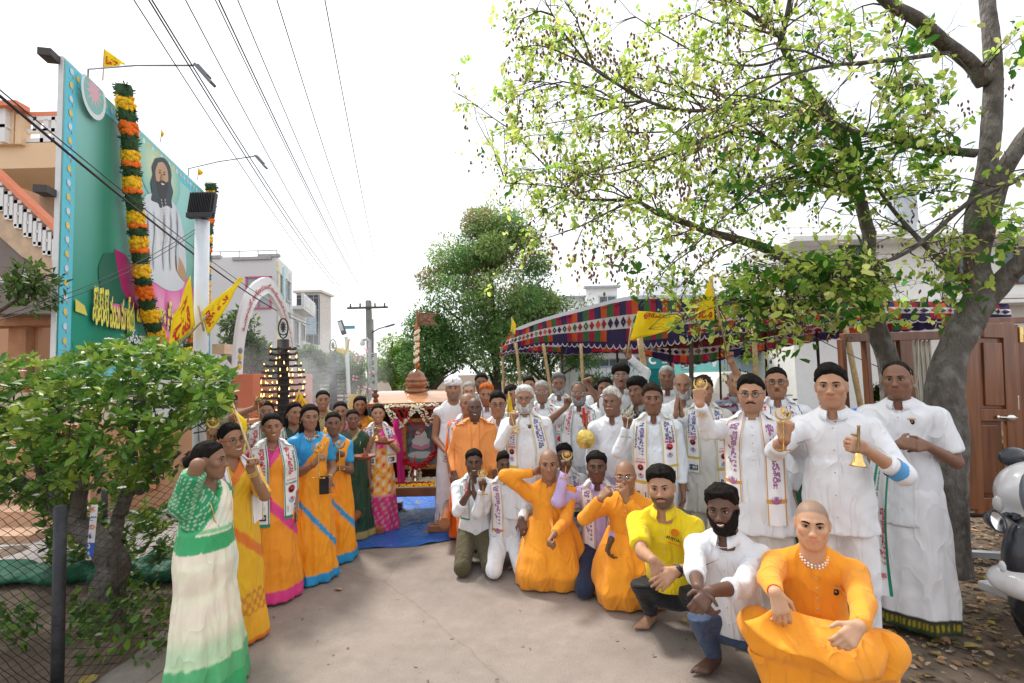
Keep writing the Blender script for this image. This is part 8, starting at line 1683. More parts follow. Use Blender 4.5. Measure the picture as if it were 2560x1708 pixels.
# ---- props (world placed)
def sun_emblem(pos,up=(0,0,1),face=(0,-1,0),label='',s=1.0,group='brass sun and crescent emblems held up',stick=.13,low=.045,m=None):
    """crescent with a rayed sun on a short stem with a cross foot; pos = where it is gripped"""
    m=m or BRASS; r=empty('sun_emblem',pos,0,label,'emblem',group); Fm=frame_at(up,face); A=lambda P_:np.asarray(P_)@Fm.T
    def bd(name,mb):
        mb.V=[A(v*s) for v in mb.V]; return mb.build(name,m,r,smooth=False)
    c=np.array([0,0,low+.045]); mb=MB(); t=np.linspace(R(-215),R(35),25); o_=[(c[0]+.044*math.cos(x),c[2]+.044*math.sin(x)) for x in t]; i_=[(c[0]+.037*math.cos(x),c[2]+.008+.037*math.sin(x)) for x in t]
    V=[(p[0],y,p[1]) for y in(-.003,.003) for p in o_+i_]; k=25; F=[]
    for i in range(k-1): F+=[(i,i+1,k+i+1,k+i),(2*k+i,3*k+i,3*k+i+1,2*k+i+1),(i,2*k+i,2*k+i+1,i+1),(k+i,k+i+1,3*k+i+1,3*k+i)]
    mb.add(V,F); bd('crescent',mb)
    mb=MB(); cs=c+np.array([0,0,.006]); mb.ball(cs,(.010,.004,.010),10)
    for i in range(12):
        a=i*math.pi/6; dv=np.array([math.cos(a),0,math.sin(a)]); e=np.array([-dv[2],0,dv[0]]); mb.tube([cs+dv*.009,cs+dv*.018+e*.003,cs+dv*.025-e*.002,cs+dv*.032],[.003,.0028,.002,.0006],5)
    bd('sun',mb)
    mb=MB(); mb.tube([(0,0,-stick+.03),(0,0,low)],.0048,8); mb.ball((0,0,low),(.008,.008,.008),8); bd('stem',mb)
    mb=MB(); mb.box((0,0,-stick+.03),(.075,.012,.006)); mb.box((0,0,-stick+.03),(.012,.05,.0062)); [mb.ball((x,0,-stick+.03),(.006,.006,.006),6) for x in(-.037,.037)]; bd('foot',mb)
    return r
def hand_bell(pos,label,up=(0,0,1),s=1.0):
    r=empty('hand_bell',pos,0,label,'bell','brass hand bells'); Fm=frame_at(up)
    mb=MB(); mb.lathe([(.004,.10),(.010,.095),(.006,.085),(.008,.06),(.006,.03),(.009,.0),(.005,-.03),(.008,-.045)],n=12); mb.V=[v*s@Fm.T for v in mb.V]; mb.build('handle',mat('dark_brass',(.35,.25,.12),rough=.35,metal=1),r,smooth=True)
    mb=MB(); mb.lathe([(.006,-.040),(.016,-.048),(.022,-.065),(.025,-.085),(.034,-.100),(.040,-.108),(.037,-.108),(.022,-.09),(.002,-.06)],n=20); mb.V=[v*s@Fm.T for v in mb.V]; mb.build('bell_cup',BRASS,r,smooth=True); return r
FLAGM=mat('flag_yellow',(.92,.70,.012),rough=.75,var=.05,bump=.2,bs=300,trans=.25,wr=.4,wrs=10)
def flag(label,p0,p1,top,corners,texts,group='yellow flags with red lettering',wave=.03,pr=.008,dep=None):
    """pole p0->p1 (world), cloth corners A(pole top) B(pole low) C(fly low) D(fly top), world points"""
    r=empty('yellow_flag',p0,0,label,'flag',group); o=np.array(tuple(p0)); 
    mb=MB(); mb.tube([np.array(tuple(p0))-o,np.array(tuple(p1))-o],pr,8); mb.build('pole',BAMB,r,smooth=True)
    A,B,C,D_=[np.array(tuple(c))-o for c in corners]; n=nrm(np.cross(C-A,B-D_)); nu,nv=17,9; rows=[]
    if n[1]>0: n=-n
    def S(u,v): 
        p=(A*(1-u)+D_*u)*(1-v)+(B*(1-u)+C*u)*v; return p+n*(wave*np.sin(u*7+v*2)*u**.6+wave*.35*np.sin(u*15-v*5)*u)-np.array([0,0,1])*.0*u
    for u in np.linspace(0,1,nu):
        for v in np.linspace(0,1,nv): rows.append(S(u,v))
    mb=MB(); mb.add(rows,gridF(nu,nv)); cl=mb.build('cloth',FLAGM,r,smooth=True)
    sd=cl.modifiers.new('s','SOLIDIFY'); sd.thickness=.0015
    dec=MB()
    for t,u0,u1,v0,v1,fl in texts:
        V,F=textmesh(t,.02); e=V.max(0); tx=V[:,0]/e[0]; ty=V[:,1]/e[1]
        for lift in(.004,-.004):
            Q=np.array([S(u0+(u1-u0)*a,v0+(v1-v0)*b)+n*lift for a,b in (zip(tx,1-ty) if not fl else zip(1-ty,tx))]); dec.add(Q,F,0)
    if dec.n: dec.build('lettering',mat('flag_red',(.55,.03,.02),rough=.8,var=0),cl)
    return r
# ================================================================ the crowd
SC=lambda c:(lambda V,nb,s:np.tile(np.array(c,float),(len(V),1)))
GW='women in sarees standing left of the shrine'; GM='men in white standing right of the shrine'; GK='men kneeling and squatting in front'
def dots(c1,c2,f=230,th=.55):
    def fn(V,nb,s):
        m=(np.sin(V[:,0]*f)*np.sin(V[:,2]*f+V[:,1]*f*.5)>th)*1.; return mixc(np.array(c1),np.array(c2),m)
    return fn
def woman(key,x,top,chin,d,bl,main,border,label,sc=None,**k):
    skw={a:k.pop(a) for a in ('diag','pal','hemw','bw','custom','flare','name_') if a in k}; k.setdefault('hair','bun'); k.setdefault('sleeve','half'); k.setdefault('bindi','bindi')
    I=person(key,x,top,chin,d,sex='f',top_g='blouse',tc_=bl if callable(bl) else SC(bl),bot=None,label=label,group=GW,cat='woman',feet=False,**k)
    skw.pop('name_',None); saree(I,main,border,**skw)
    if sc: scarf(I,*sc[0],**sc[1])
    return I
# ---- women
def w1c(V,C,s,zt,I):
    x,y,z=V.T; b=.5+.5*np.sin(z*38+2*np.sin(x*6)); C=mixc((.80,.77,.60),(.78,.66,.56),b*.6); g=np.exp(-((x+.05-.35*(z-.8))/.05)**2)*.5; C=mixc(np.zeros(3),(.55,.70,.62),np.ones(len(V)))*g[:,None]+C*(1-g[:,None])
    h=np.clip((.40-z)/.08,0,1); C=C*(1-h[:,None]*.6)+np.array((.30,.62,.33))*h[:,None]*.6; h=np.clip((.24-z-.01*np.sin(x*60))/.01,0,1); C=C*(1-h[:,None])+np.array((.09,.42,.17))*h[:,None]; h=(np.abs(z-.245-.008*np.sin(x*55+y*40))<.008)[:,None]; C=np.where(h,(.55,.70,.45),C)
    wz=I['spn'](.40)[2]; q=(np.abs(z-wz+.05+.012*np.sin(x*9+y*9))<.045); C=np.where(q[:,None],np.array((.035,.36,.13)),C); q=(np.abs(z-wz-.005)<.014); C=np.where(q[:,None],np.array((.25,.55,.28)),C); return C
I=woman('W1',525,1103,1192,3.08,dots((.012,.26,.10),(.45,.62,.45),230,.5),(.8,.76,.6),(.035,.36,.13),'woman in cream saree with green border and dotted green blouse, hand raised behind her head',yaw=48,head=(20,-2,0),skin=(.25,.13,.08),fat=1.0,custom=w1c,hemw=.13,bw=.012,R_=dict(t=(486,1176,.0),ew=(.35,-1,-.7),fdw=(-.8,.1,.55),pnw=(-.2,0,1),h='loose'),L_=dict(l=(-.16,-.08,.80)),sleeve='short',wrist=dict(R='bangles'),necklace='long',flare=1.12)
def w2c(V,C,s,zt,I):
    x,y,z=V.T; h=(np.clip((.36-z)/.01,0,1))[:,None]; pt=(np.sin(x*85+y*60)*np.sin(z*85)>-.1)[:,None]; C=np.where((h>0)&pt,np.array((.62,.22,.03)),C); C=np.where((z<.21)[:,None],np.array((.85,.42,.02)),C); return C
I=woman('W2',581,1057,1136,3.62,(.66,.33,.02),(.78,.44,.012),(.72,.18,.02),'woman in mustard saree with red and black glasses holding a yellow flag',yaw=18,head=(5,0,8),skin='b',smile=1.4,glasses='red',custom=w2c,diag=(.9,.50,.04),hemw=.05,R_=dict(t=(527,1106,.02),h='grip',fdw=(.1,0,1)),L_=dict(t=(628,1176,-.12),h='grip',fdw=(.2,-.2,1)),necklace='long',wrist=dict(L='bangles'),fat=.3,sc=(('plain',),dict(zb=(.72,.80),w=.10,gap=(.03,.10))))
sun_emblem(I['grip']['R'][0],(0,0,1),(.1,-1,0),'brass sun emblem raised by the woman with red and black glasses',low=.03)
I=woman('W3',681,1033,1097,4.3,(.62,.02,.26),(.86,.31,.015),(.72,.05,.26),'smiling woman in orange saree, pink blouse and long green-edged lettered scarf',yaw=8,head=(-3,0,4),skin='b',smile=1.7,hair='braid',diag=(1.1,.50,.055),hemw=.12,R_=dict(l=(.27,-.12,.95)),sc=(('green',),dict(zb=(.62,.66),w=.135,gap=(.035,.075))))
I=woman('W4',775,1011,1071,4.68,(.015,.30,.62),(.90,.34,.010),(.015,.30,.62),'young woman in orange saree with bright blue border and pearl necklace holding a black phone',yaw=8,head=(2,0,0),skin=(.30,.16,.10),hair='long',smile=.4,diag=(1.25,.37,.030),hemw=.10,bw=.075,necklace='pearl',R_=dict(t=(786,1160,-.20),h='grip',fdw=(.6,-.1,.7),pnw=(.6,.6,0)),L_=dict(t=(822,1196,-.06),h='loose',fdw=(-.15,-.1,-1)),wrist=dict(R='thread',L='bangle'))
sun_emblem(P(797,1158,4.36),(0,0,1),(0,-1,0),'brass sun emblem with little flag plate held by the woman with a phone',s=1.25,low=.06)
ph=empty('phone',P(810,1213,4.45),0,'black mobile phone held low by the woman in orange and blue','phone'); MB().box((0,0,0),(.078,.012,.155),R3=rotz(.25)).build('phone_body',mat('phone_black',(.01,.01,.012),rough=.15),ph,bevel=.006); 
I=woman('W5',833,1030,1085,5.15,(.015,.30,.62),(.90,.34,.010),(.015,.30,.62),'woman in orange saree with blue border, standing just behind the one with the pearl necklace',yaw=2,skin='d',hair='bun',bw=.07,hemw=.10,diag=(1.2,.40,.03),necklace='pearl',R_=dict(t=(842,1146,-.18),h='grip',fdw=(.5,-.1,.8)),L_=dict(t=(852,1170,-.22),h='loose',fdw=(-1,-.2,.1)))
sun_emblem(P(849,1143,4.85),(0,0,1),(0,-1,0),'brass sun emblem held by the second woman in orange and blue',s=1.15,low=.06)
I=woman('W6',882,1024,1069,5.85,(.05,.075,.04),(.008,.055,.028),(.42,.33,.12),'woman in dark bottle-green saree with gold edge holding a clay plate',yaw=4,skin='d',hair='bun',diag=None,hemw=.09,bw=.03,R_=dict(t=(893,1140,-.22),h='loose',fdw=(1,-.2,.2),pnw=(0,0,1)),necklace='long')
def plate(p,lb,s_=1.): 
    r=empty('clay_plate',p,0,lb,'plate','clay lamp plates'); mb=MB(); mb.lathe([(.03,-.03),(.06,-.03),(.10,-.008),(.115,.012),(.105,.012),(.06,-.018),(.01,-.02)],n=22); mb.V=[v*s_ for v in mb.V]; mb.build('dish',mat('terracotta',(.25,.075,.035),rough=.6),r,smooth=True); mb=MB(); mb.lathe([(.02,-.01),(.035,.005),(.03,.02),(.01,.045),(.006,.055)],n=12); mb.build('small_lamp',mat('terracotta'),r,smooth=True); return r
plate(P(913,1141,5.48),'clay plate with a small lid held by the woman in dark green')
def w7c(V,C,s,zt,I):
    x,y,z=V.T; a=(np.sin(x*48+1)*np.sin(z*48+y*20)>.35)[:,None]; C=np.where(a,np.array((.80,.62,.50)),C); a2=(np.sin(x*48+1)*np.sin(z*48+y*20)<-.72)[:,None]; C=np.where(a2,np.array((.60,.05,.10)),C)
    h=(z<.42)[:,None]; f=(np.sin(x*70+z*30)*np.sin(z*60-y*40)>.35)[:,None]; C=np.where(h,np.where(f,np.array((.45,.30,.25)),np.array((.62,.02,.20))),C); C=np.where((np.abs(z-.43)<.014)[:,None],np.array((.75,.30,.35)),C)
    wz=I['spn'](.40)[2]; q=(z>wz)[:,None]; C=np.where(q,np.where(f,np.array((.75,.30,.30)),np.array((.66,.03,.24))),C); return C
I=woman('W7',945,1010,1055,6.1,dots((.66,.04,.26),(.75,.35,.25),60,.4),(.78,.40,.03),(.66,.02,.28),'woman in pink and yellow printed saree ringing a bell beside the shrine',yaw=0,skin='m',smile=1.2,custom=w7c,hemw=.0,bw=.0,R_=dict(t=(939,1086,-.22),h='fist',fdw=(.2,-.1,1)),L_=dict(t=(972,1106,-.22),h='loose',fdw=(-1,-.3,0),pnw=(0,0,1)),wrist=dict(R='bangles',L='bangle'),sc=(('gold',),dict(zb=(.78,.78),w=.115,gap=(.03,.09))))
plate(P(962,1103,5.72),'clay plate with matchbox held by the woman in pink and yellow'); hand_bell(P(942,1082,5.75),'small brass bell rung by the woman in pink and yellow beside the shrine',s=.8)
mb=MB(); V=[];rgx=np.random.RandomState(2)
for i in range(9):
    for j in range(22): u,v_=i/8,j/21; V.append((-.17-.10*u-.05*v_,-.02-.16*u+.02*math.sin(i*1.7+v_*3),1.28*(1-v_)+.52*v_))
mb.add(V,gridF(9,22)); o=mb.build('pallu',mat('magenta_voile',(.62,.03,.26),rough=.6,trans=.4,var=.1,wr=.5),I['root'],smooth=True)
I=woman('W8',900,990,1038,6.7,(.85,.42,.02),(.88,.42,.015),(.7,.2,.02),'woman with open hair in orange-yellow saree, highest of the back row by the pole',skin='b',hair='long',hemw=.1,R_=dict(t=(896,1076,-.15),h='grip',fdw=(0,0,1)))
I=woman('W9',851,1004,1052,6.05,(.80,.40,.02),(.85,.36,.02),(.75,.18,.32),'woman in pink-edged saree with folded hands behind the second blue-orange one',skin='b',hair='bun',hemw=.1,bw=.08,R_=dict(t=(853,1076,-.2),h='pray',fdw=(.1,0,1)))
I=woman('W10',807,976,1029,6.3,(.30,.28,.12),(.42,.38,.26),(.35,.28,.10),'tallest smiling woman in beige saree standing in the back row before the lamp tower',skin='b',hair='bun',smile=1.0,hs=.98,head=(4,0,0),necklace='gold')
I=woman('W11',735,1005,1057,5.5,(.012,.05,.03),(.52,.03,.02),(.012,.05,.03),'woman in red saree with dark green blouse looking aside in the second row',yaw=14,head=(10,0,-3),skin='b',hair='long',hemw=.12,bw=.03,smile=.6,diag=None,necklace='long')
I=woman('W12',664,1002,1055,5.3,(.20,.16,.12),(.55,.50,.42),(.02,.2,.12),'older woman with spectacles and white scarf raising a brass emblem high',skin='b',hair='bun',glasses='thin',yaw=6,R_=dict(t=(640,1018,-.15),h='grip',fdw=(.5,0,.9),ew=(-.8,0,-.6)),sc=(('green',),dict(zb=(.85,.85),w=.15)))
sun_emblem(P(646,1016,5.12),(-.05,0,1),(0,-1,0),'brass sun emblem on a cross foot raised by the spectacled woman',low=.03)
I=woman('W13',579,984,1020,6.6,(.20,.17,.09),(.24,.20,.11),(.35,.05,.06),'woman seen from behind with a low hair bun, in olive and red saree',yaw=140,skin='b',hair='bun',hemw=.12,R_=dict(l=(.25,.1,.8)),L_=dict(t=(618,1046,-.35),h='fist',fdw=(.5,0,.6)),hs=.9)
hand_bell(P(620,1050,6.15),'brass bell hanging from a hand beside the yellow flag',up=(0,0,1),s=1.0)
# ---- men, standing
def man(key,x,top,chin,d,label,sc=None,**k):
    k.setdefault('group',GM); I=person(key,x,top,chin,d,label=label,**k)
    if sc: scarf(I,*sc[0],**sc[1])
    return I
GRY=(.30,.30,.30); WH_=(.52,.52,.52); G2=(.13,.13,.13)
man('M1',1132,940,1001,6.2,'priest in white turban and white drape with bare arms beside the shrine',yaw=6,skin='b',hair='turban',sleeve='none',bot=('dhoti','w'),collar='',beardline=.5,bc=(.12,.11,.11),mou=.7,browc=(.05,.05,.05),L_=dict(l=(-.06,.16,.88),h='loose'),R_=dict(l=(.12,.16,.86),h='loose'),head=(-6,4,0))
man('M2',1172,954,998,6.9,'grey-haired man with round spectacles peering behind the priest',skin='l',hair='short',hc=GRY,glasses='thick',head=(0,0,0))
man('M3',1203,932,978,7.0,'tall dark-haired man with moustache at the back, behind the henna-haired man',skin='d',hair='short',mou=1,sc=(('green',),dict(zb=(1,1))))
man('M4',1216,957,1009,6.3,'old man with henna-orange hair and long face looking up',skin='b',hair='short',hc=(.42,.10,.02),beardline=.6,bc=(.30,.09,.03),browc=(.05,.03,.02),head=(-4,-6,0),sc=(('blue',),dict(zb=(1,1))),necklace='silver')
man('M5',1168,984,1036,5.75,'shaven man in bright orange shirt half hidden behind the smiling bald one',yaw=8,skin='b',hair='shaved',top_g='kurta',tc_='or3',sleeve='half',bot=('dhoti','or3'),collar='band',sc=(('blue',),dict(zb=(1.0,1.0),w=.12,gap=(.10,.05))))
man('M6',1186,995,1047,5.4,'bald smiling dark-skinned man in light orange kurta and matching shawl',yaw=2,skin='k',hair='bald',smile=1.7,top_g='kurta',tc_='or2',bot=('dhoti','or2'),collar='band',fat=.7,hem=.35,L_=dict(t=(1236,1180,-.12),h='loose'),R_=dict(t=(1136,1182,-.06),h='loose'))
I=PEOPLE['M6']; o=scarf(I,'plain',zb=(.62,.70),w=.17,gap=(.045,.045),name='shawl'); o.data.materials[0]=CLOTH('or2'); o.data.materials[1]=CLOTH('or2'); [bpy.data.objects.remove(c) for c in list(o.children)]; [bpy.data.objects.remove(c) for c in list(I['root'].children) if c.name.startswith('lettering')]
man('M7',1244,978,1037,5.6,'man with black-rimmed glasses and slightly open mouth in white shirt',skin='b',hair='side',glasses='thick',sc=(('brown',),dict(zb=(.95,.95),w=.09)),fat=.2,bindi='tilak')
man('M8',1280,960,1007,6.5,'young man between two narrow yellow flags at the back',skin='b',hair='fringe',smile=.6,head=(10,0,12))
man('M9',1311,961,1024,4.9,'white-haired bearded man in glasses and long white kurta, fist raised with an emblem',yaw=-6,skin='b',hair='short',hc=WH_,beard=.010,bc=(.5,.5,.5),mou=1,glasses='black',top_g='kurta',tc_='w',collar='band',bot=('trouser','w'),R_=dict(t=(1281,1058,-.25),h='fist',fdw=(.15,-.1,1),pnw=(.5,.8,0)),fat=.6,browc=(.2,.2,.2),hem=.45,sc=(('gold',),dict(zb=(.80,.52),w=.115,gap=(.07,.10))))
sun_emblem(P(1283,1058,4.56),(.25,0,-1),(0,-1,0),'brass emblem held upside down in the fist of the white-bearded man',s=1.0,low=.03)
man('M10',1322,940,984,7.2,'man at the very back with only his forehead and eyes above the others',skin='b',hair='short',mou=1)
man('M11',1354,951,1003,5.6,'clean-shaven grey-haired man with rimless glasses, chin raised',skin=(.24,.13,.085),hair='crop',hc=GRY,glasses='thin',fat=.5,head=(-2,-5,0),bindi='tilak',browc=(.15,.15,.15),sc=(('green',),dict(zb=(.85,.85),w=.10,gap=(.04,.13))))
man('M12',1396,932,982,6.1,'grizzled man with short grey beard stretching his fist out to the side',skin='d',hair='short',hc=(.10,.10,.10),beard=.006,bc=(.25,.25,.25),mou=.8,L_=dict(t=(1462,953,.05),h='fist',fdw=(.9,0,.3),ew=(.3,0,-1)),sleeve={'R':'long','L':'short'},wrist=dict(L='thread'),sc=(('green',),dict(zb=(1,1))))
man('M13',1446,956,1011,5.25,'balding man in glasses holding a round brass gong on a string',yaw=-4,skin='d',hair='receding',hc=(.14,.14,.14),glasses='thin',beard=.005,bc=(.25,.25,.25),mou=.9,sleeve='short',bindi='tilak',R_=dict(t=(1417,1016,-.18),h='fist',fdw=(.1,-.1,1),ew=(-.9,0,-.6)),L_=dict(t=(1462,1056,-.26),h='fist',fdw=(0,-.2,1),pnw=(-.5,.8,0)),sc=(('green',),dict(zb=(.72,.78),w=.12,gap=(.08,.06))),necklace='silver')
gp=P(1464,1098,4.78); gr=empty('brass_gong',gp,0,'round hammered brass gong hanging on an orange string','gong'); mb=MB(); V_,F_=lathe([(.005,-.012),(.012,-.010),(.02,-.004),(.06,-.007),(.083,-.004),(.088,.006),(.084,.010),(.004,.004)],36); mb.add(V_@rotx(R(90)).T,F_); mb.build('gong_disc',mat('gong_gold',(.78,.58,.16),rough=.32,metal=1,var=.35,vs=14,bump=.6,bs=50),gr,smooth=True); mb=MB(); mb.tube([(-.018,0,.085),(-.012,0,.21)],.003,5); mb.tube([(.018,0,.085),(.012,0,.21)],.003,5); mb.build('string',mat('string_orange',(.7,.2,.03)),gr); mb=MB(); mb.tube([(.0,.0,.16),(-.012,0,.29)],.013,8); mb.build('mallet',RED,gr)
man('M14',1480,961,1012,6.3,'dark curly-haired man glancing sideways in the third row, left of the white-moustached man',skin='d',hair='short',head=(8,0,0),beardline=.4,bc=(.02,.02,.02))
man('M15',1513,942,996,5.9,'man with thick dark hair and moustache tilting his head behind the white-haired one',skin='d',hair='short',mou=1.1,head=(-8,0,6),bindi='tilak',sc=(('brown',),dict(zb=(1,1),w=.09)),R_=dict(t=(1498,1016,-.2),h='loose',fdw=(.2,0,1)))
man('M16',1528,967,1032,4.8,'white-haired man with bushy white moustache in white shirt, looking left',yaw=-6,skin='d',hair='side',hc=(.48,.47,.44),mou=1.5,bc=(.55,.54,.50),browc=(.2,.2,.2),head=(-10,0,0),fat=.3)
I=man('M17',1551,907,961,5.6,'tall man with full black hair, glasses and moustache lifting a yellow flag',skin=(.26,.14,.09),hair='puff',mou=1.4,glasses='thin',bindi='tilak',L_=dict(t=(1572,893,-.05),h='fist',fdw=(-.1,0,1),ew=(.7,.2,-.3)),wrist=dict(L='thread'))
man('M18',1591,940,1000,5.25,'curly dark-haired man in patterned grey shirt with open mouth',yaw=-22,head=(-4,0,4),skin='d',hair='puff',mou=1.0,smile=.7,tc_=dots((.035,.04,.035),(.30,.32,.28),120,.1))
I=man('M19',1630,958,1027,4.4,'brown-haired man with tilak and gold-edged scarf raising a silver emblem',skin='d',hair='side',hc=(.035,.022,.015),bindi='tilak',tc_='wb',R_=dict(t=(1567,1066,-.12),h='fist',fdw=(0,-.1,1),ew=(-.5,0,-1)),necklace='red',sc=(('gold',),dict(zb=(.42*1.7,.52*1.7),w=.125,gap=(.06,.06))))
sun_emblem(P(1568,1062,4.2),(.15,0,1),(0,-1,0),'silvery sun emblem raised beside the white-moustached man',m=mat('silver_dull',(.6,.55,.45),rough=.25,metal=1),low=.05)
man('M20',1666,914,970,5.5,'grey cropped man with shadowed cheeks at the back, in front of the generator',skin='d',hair='crop',hc=GRY,browc=(.1,.1,.1),mou=.6,bc=(.1,.1,.1),necklace='red')
man('M21',1705,934,996,5.0,'bald man with grey stubble pressing his palms together',skin='b',hair='sides',hc=GRY,beard=.006,bc=(.42,.42,.42),mou=.8,fat=.5,R_=dict(t=(1690,1036,-.22),h='pray',fdw=(.10,0,1),pnw=(1,0,0)),L_=dict(t=(1704,1036,-.22),h='pray',fdw=(-.10,0,1),pnw=(-1,0,0)))
man('M22',1757,938,1002,4.75,'man in off-white kurta whose face is hidden by a raised golden emblem',skin='b',hair='short',hc=(.03,.02,.015),top_g='kurta',tc_='w2',collar='band',hem=.5,sc=(('gold',),dict(zb=(.86,.74),w=.12,gap=(.055,.085))),bot=('trouser','w2'),wrist=dict(R='thread'))
man('M23',1875,936,1022,3.45,'stout man with black moustache and black glasses, long white kurta, raised arm',yaw=-4,skin='m',hair='side',mou=1.5,glasses='thick',bindi='tilak',top_g='kurta',tc_='w',collar='band',fat=.9,bot=('dhoti','w2'),hem=.72,beardline=.25,bc=(.05,.04,.04),R_=dict(t=(1750,1010,-.22),h='fist',fdw=(-.05,0,1),pnw=(.7,.7,0),ew=(-.2,-.1,-1)),L_=dict(t=(1978,1228,.02),h='loose'),wrist=dict(L='watch'),sc=(('brown',),dict(zb=(.93,.80),w=.115,gap=(.075,.065))))
sun_emblem(P(1752,1000,3.22),(.02,0,1),(0,-1,0),'golden sun and crescent emblem held in front of a face',s=1.0,low=.055)
def stripes(V,nb,s):
    z=V[:,2]*1.0+V[:,0]*.1; a=(z*14)%1; C=np.tile(np.array((.26,.28,.34)),(len(V),1)); C[(a<.3)]=(.16,.02,.045); C[(a>.30)&(a<.38)]=(.7,.7,.72); C[(a>.7)&(a<.76)]=(.05,.08,.3); return C
man('M24',1838,932,985,4.95,'man in striped polo shirt, face hidden, raising a yellow flag straight up',skin='m',hair='shaved',tc_=stripes,yaw=30,sleeve='short',L_=dict(t=(1813,873,-.1),h='fist',fdw=(-.15,0,1),ew=(.4,.3,-.4)),R_=dict(l=(.2,.1,.9)),wrist=dict(L='thread'),bot=('trouser','nv'),hs=.92)
man('M25',1939,918,992,4.15,'shouting man with open mouth, glasses and blue-edged scarf',skin='b',hair='crop',glasses='thick',mouth='open',bindi='tilak',sc=(('blue',),dict(zb=(.95,.95),w=.11,gap=(.05,.09))),bot=('trouser','gr'),fat=.2)
man('M26',2074,909,1009,3.15,'tall man in crisp white shirt holding a sun emblem and a brass bell',yaw=-4,skin='m',hair='side',beardline=.0,bindi='tilak',glasses='',collar='shirt',hem=.80,fat=.35,R_=dict(t=(1962,1098,-.22),h='fist',fdw=(.05,-.1,1),pnw=(.7,.7,0),ew=(-.9,0,-.8)),L_=dict(t=(2163,1124,-.28),h='fist',fdw=(-.9,-.3,.3),pnw=(0,.9,0),ew=(.9,0,-.7)),sleeve='roll',necklace='silver',wrist=dict(R='thread'))
I=PEOPLE['M26']; mb=MB(); E_,T_,_,_,_=I['arms']['L']; u_=nrm(T_-E_); m_=E_+u_*.02; mb.tube([m_,m_+u_*.06],.0555*I['s'],18,0,cap=False); mb.build('armband',mat('armband_blue',(.10,.35,.70),rough=.7),I['root'],smooth=True)
sun_emblem(P(1958,1078,2.90),(.05,0,1),(0,-1,0),'brass sun emblem raised by the tall man holding a bell',s=1.05,low=.05); hand_bell(P(2146,1112,2.78),'brass hand bell held by the tall man in the white shirt',up=(.08,0,1),s=1.05)
def veshti(V,s):
    z=V[:,2]; C=np.tile(np.array((.78,.78,.81)),(len(V),1)); C[z<.125]=(.05,.05,.015); C[z<.05]=(.008,.05,.02); C[(z>.118)&(z<.13)]=(.02,.02,.02); C[(z<.10)&(z>.06)&(np.sin(V[:,0]*260)>.2)]=(.30,.25,.02); return C
man('M27',2240,907,995,3.6,'stern balding man in short-sleeved white shirt and white dhoti with dark patterned hem',yaw=-8,skin='d',hair='receding',hc=(.02,.018,.016),bindi='tilak',sleeve='short',fat=.9,hem=.70,bot=('dhoti',veshti),R_=dict(t=(2246,1112,-.24),h='loose',fdw=(1,-.1,.05),pnw=(0,1,-.3)),L_=dict(t=(2320,1116,-.22),h='loose',fdw=(-1,-.15,.08),pnw=(0,1,-.3)),necklace='red',eyeo=1.1)
# lettered scarf hanging from his hands
I=PEOPLE['M27']; 
def hang(I,x0,x1,zt,zb,y0):
    mb=MB(); n=26; rows=[]
    for i in range(n):
        t=i/(n-1); z=zt+(zb-zt)*t; cx=.055+.05*math.sin(t*2.4)+.03*t; w_=.075+.045*t
        for u in np.linspace(0,1,7): x=cx+(u-.5)*w_*(1+.0*t); rows.append((x,y0+.05*t+.02*math.sin(u*6+t*5)+.012*math.cos(u*9),z))
    mb.add(rows,gridF(n,7),[1 if j in(0,5) else 0 for i in range(n-1) for j in range(6)]); sd=mb.build('scarf',[WHC,GRN],I['root'],smooth=True); A=np.array(rows).reshape(n,7,3)
    dec=MB(); 
    for tx_,t0,t1,u0,u1,m in (('Namonamonjayah Parabrahmah Jananandadi',.14,.75,.58,.78,3),('నమోమాతేజయఃశ్రీ',.42,.80,.16,.46,0),('Aumanjayaa',.84,.90,.2,.8,0)):
        V,F=textmesh(tx_,.02); e=V.max(0)
        def S(t,u): i=np.clip(t*(n-1),0,n-1.001); j=np.clip(u*6,0,5.999); i0=i.astype(int); j0=j.astype(int); fi=(i-i0)[:,None]; fj=(j-j0)[:,None]; return A[i0,j0]*(1-fi)*(1-fj)+A[i0+1,j0]*fi*(1-fj)+A[i0,j0+1]*(1-fi)*fj+A[i0+1,j0+1]*fi*fj+np.array([0,.006,0])
        a,b=V[:,0]/e[0],V[:,1]/e[1]; dec.add(S(t0+(t1-t0)*(1-a),u0+(u1-u0)*b) if t1-t0>.1 else S(t0+(t1-t0)*(1-b),u0+(u1-u0)*(1-a)),F,m)
    dec.build('lettering',PM,sd)['kind']='stuff'
hang(I,0,0,I['arms']['R'][1][2]-.03,.28,.27)
# ---- kneeling and squatting
def kneeler(*a,**k): k.setdefault('group',GK); return man(*a,**k)
kneeler('K1',1184,1122,1181,5.0,'kneeling man in white shirt and olive trousers pressing his palms together',pose='kneel',skin='k',hair='short',smile=1.3,bot=('trouser','ol'),bindi='tilak',sleeve='roll',hem=.24,R_=dict(t=(1172,1232,-.28),h='pray',fdw=(.08,0,1),pnw=(1,0,0)),L_=dict(t=(1184,1232,-.28),h='pray',fdw=(-.08,0,1),pnw=(-1,0,0)),sc=(('green',),dict(zb=(.42,.62),w=.09)),necklace='red',wrist=dict(R='thread'))
kneeler('K2',1262,1128,1187,4.92,'kneeling man in white kurta with purple-lettered scarf',pose='kneel',skin='k',hair='side',bindi='tilak',top_g='kurta',collar='band',bot=('trouser','w'),hem=.16,fat=.3,R_=dict(t=(1206,1222,-.22),h='fist',fdw=(0,-.1,1),ew=(-.3,0,-1)),L_=dict(t=(1303,1298,-.42),h='relaxed',fdw=(.2,-.4,-.85),pnw=(0,.8,-.4)),sc=(('brown',),dict(zb=(.22,.33),w=.11,gap=(.03,.08))))
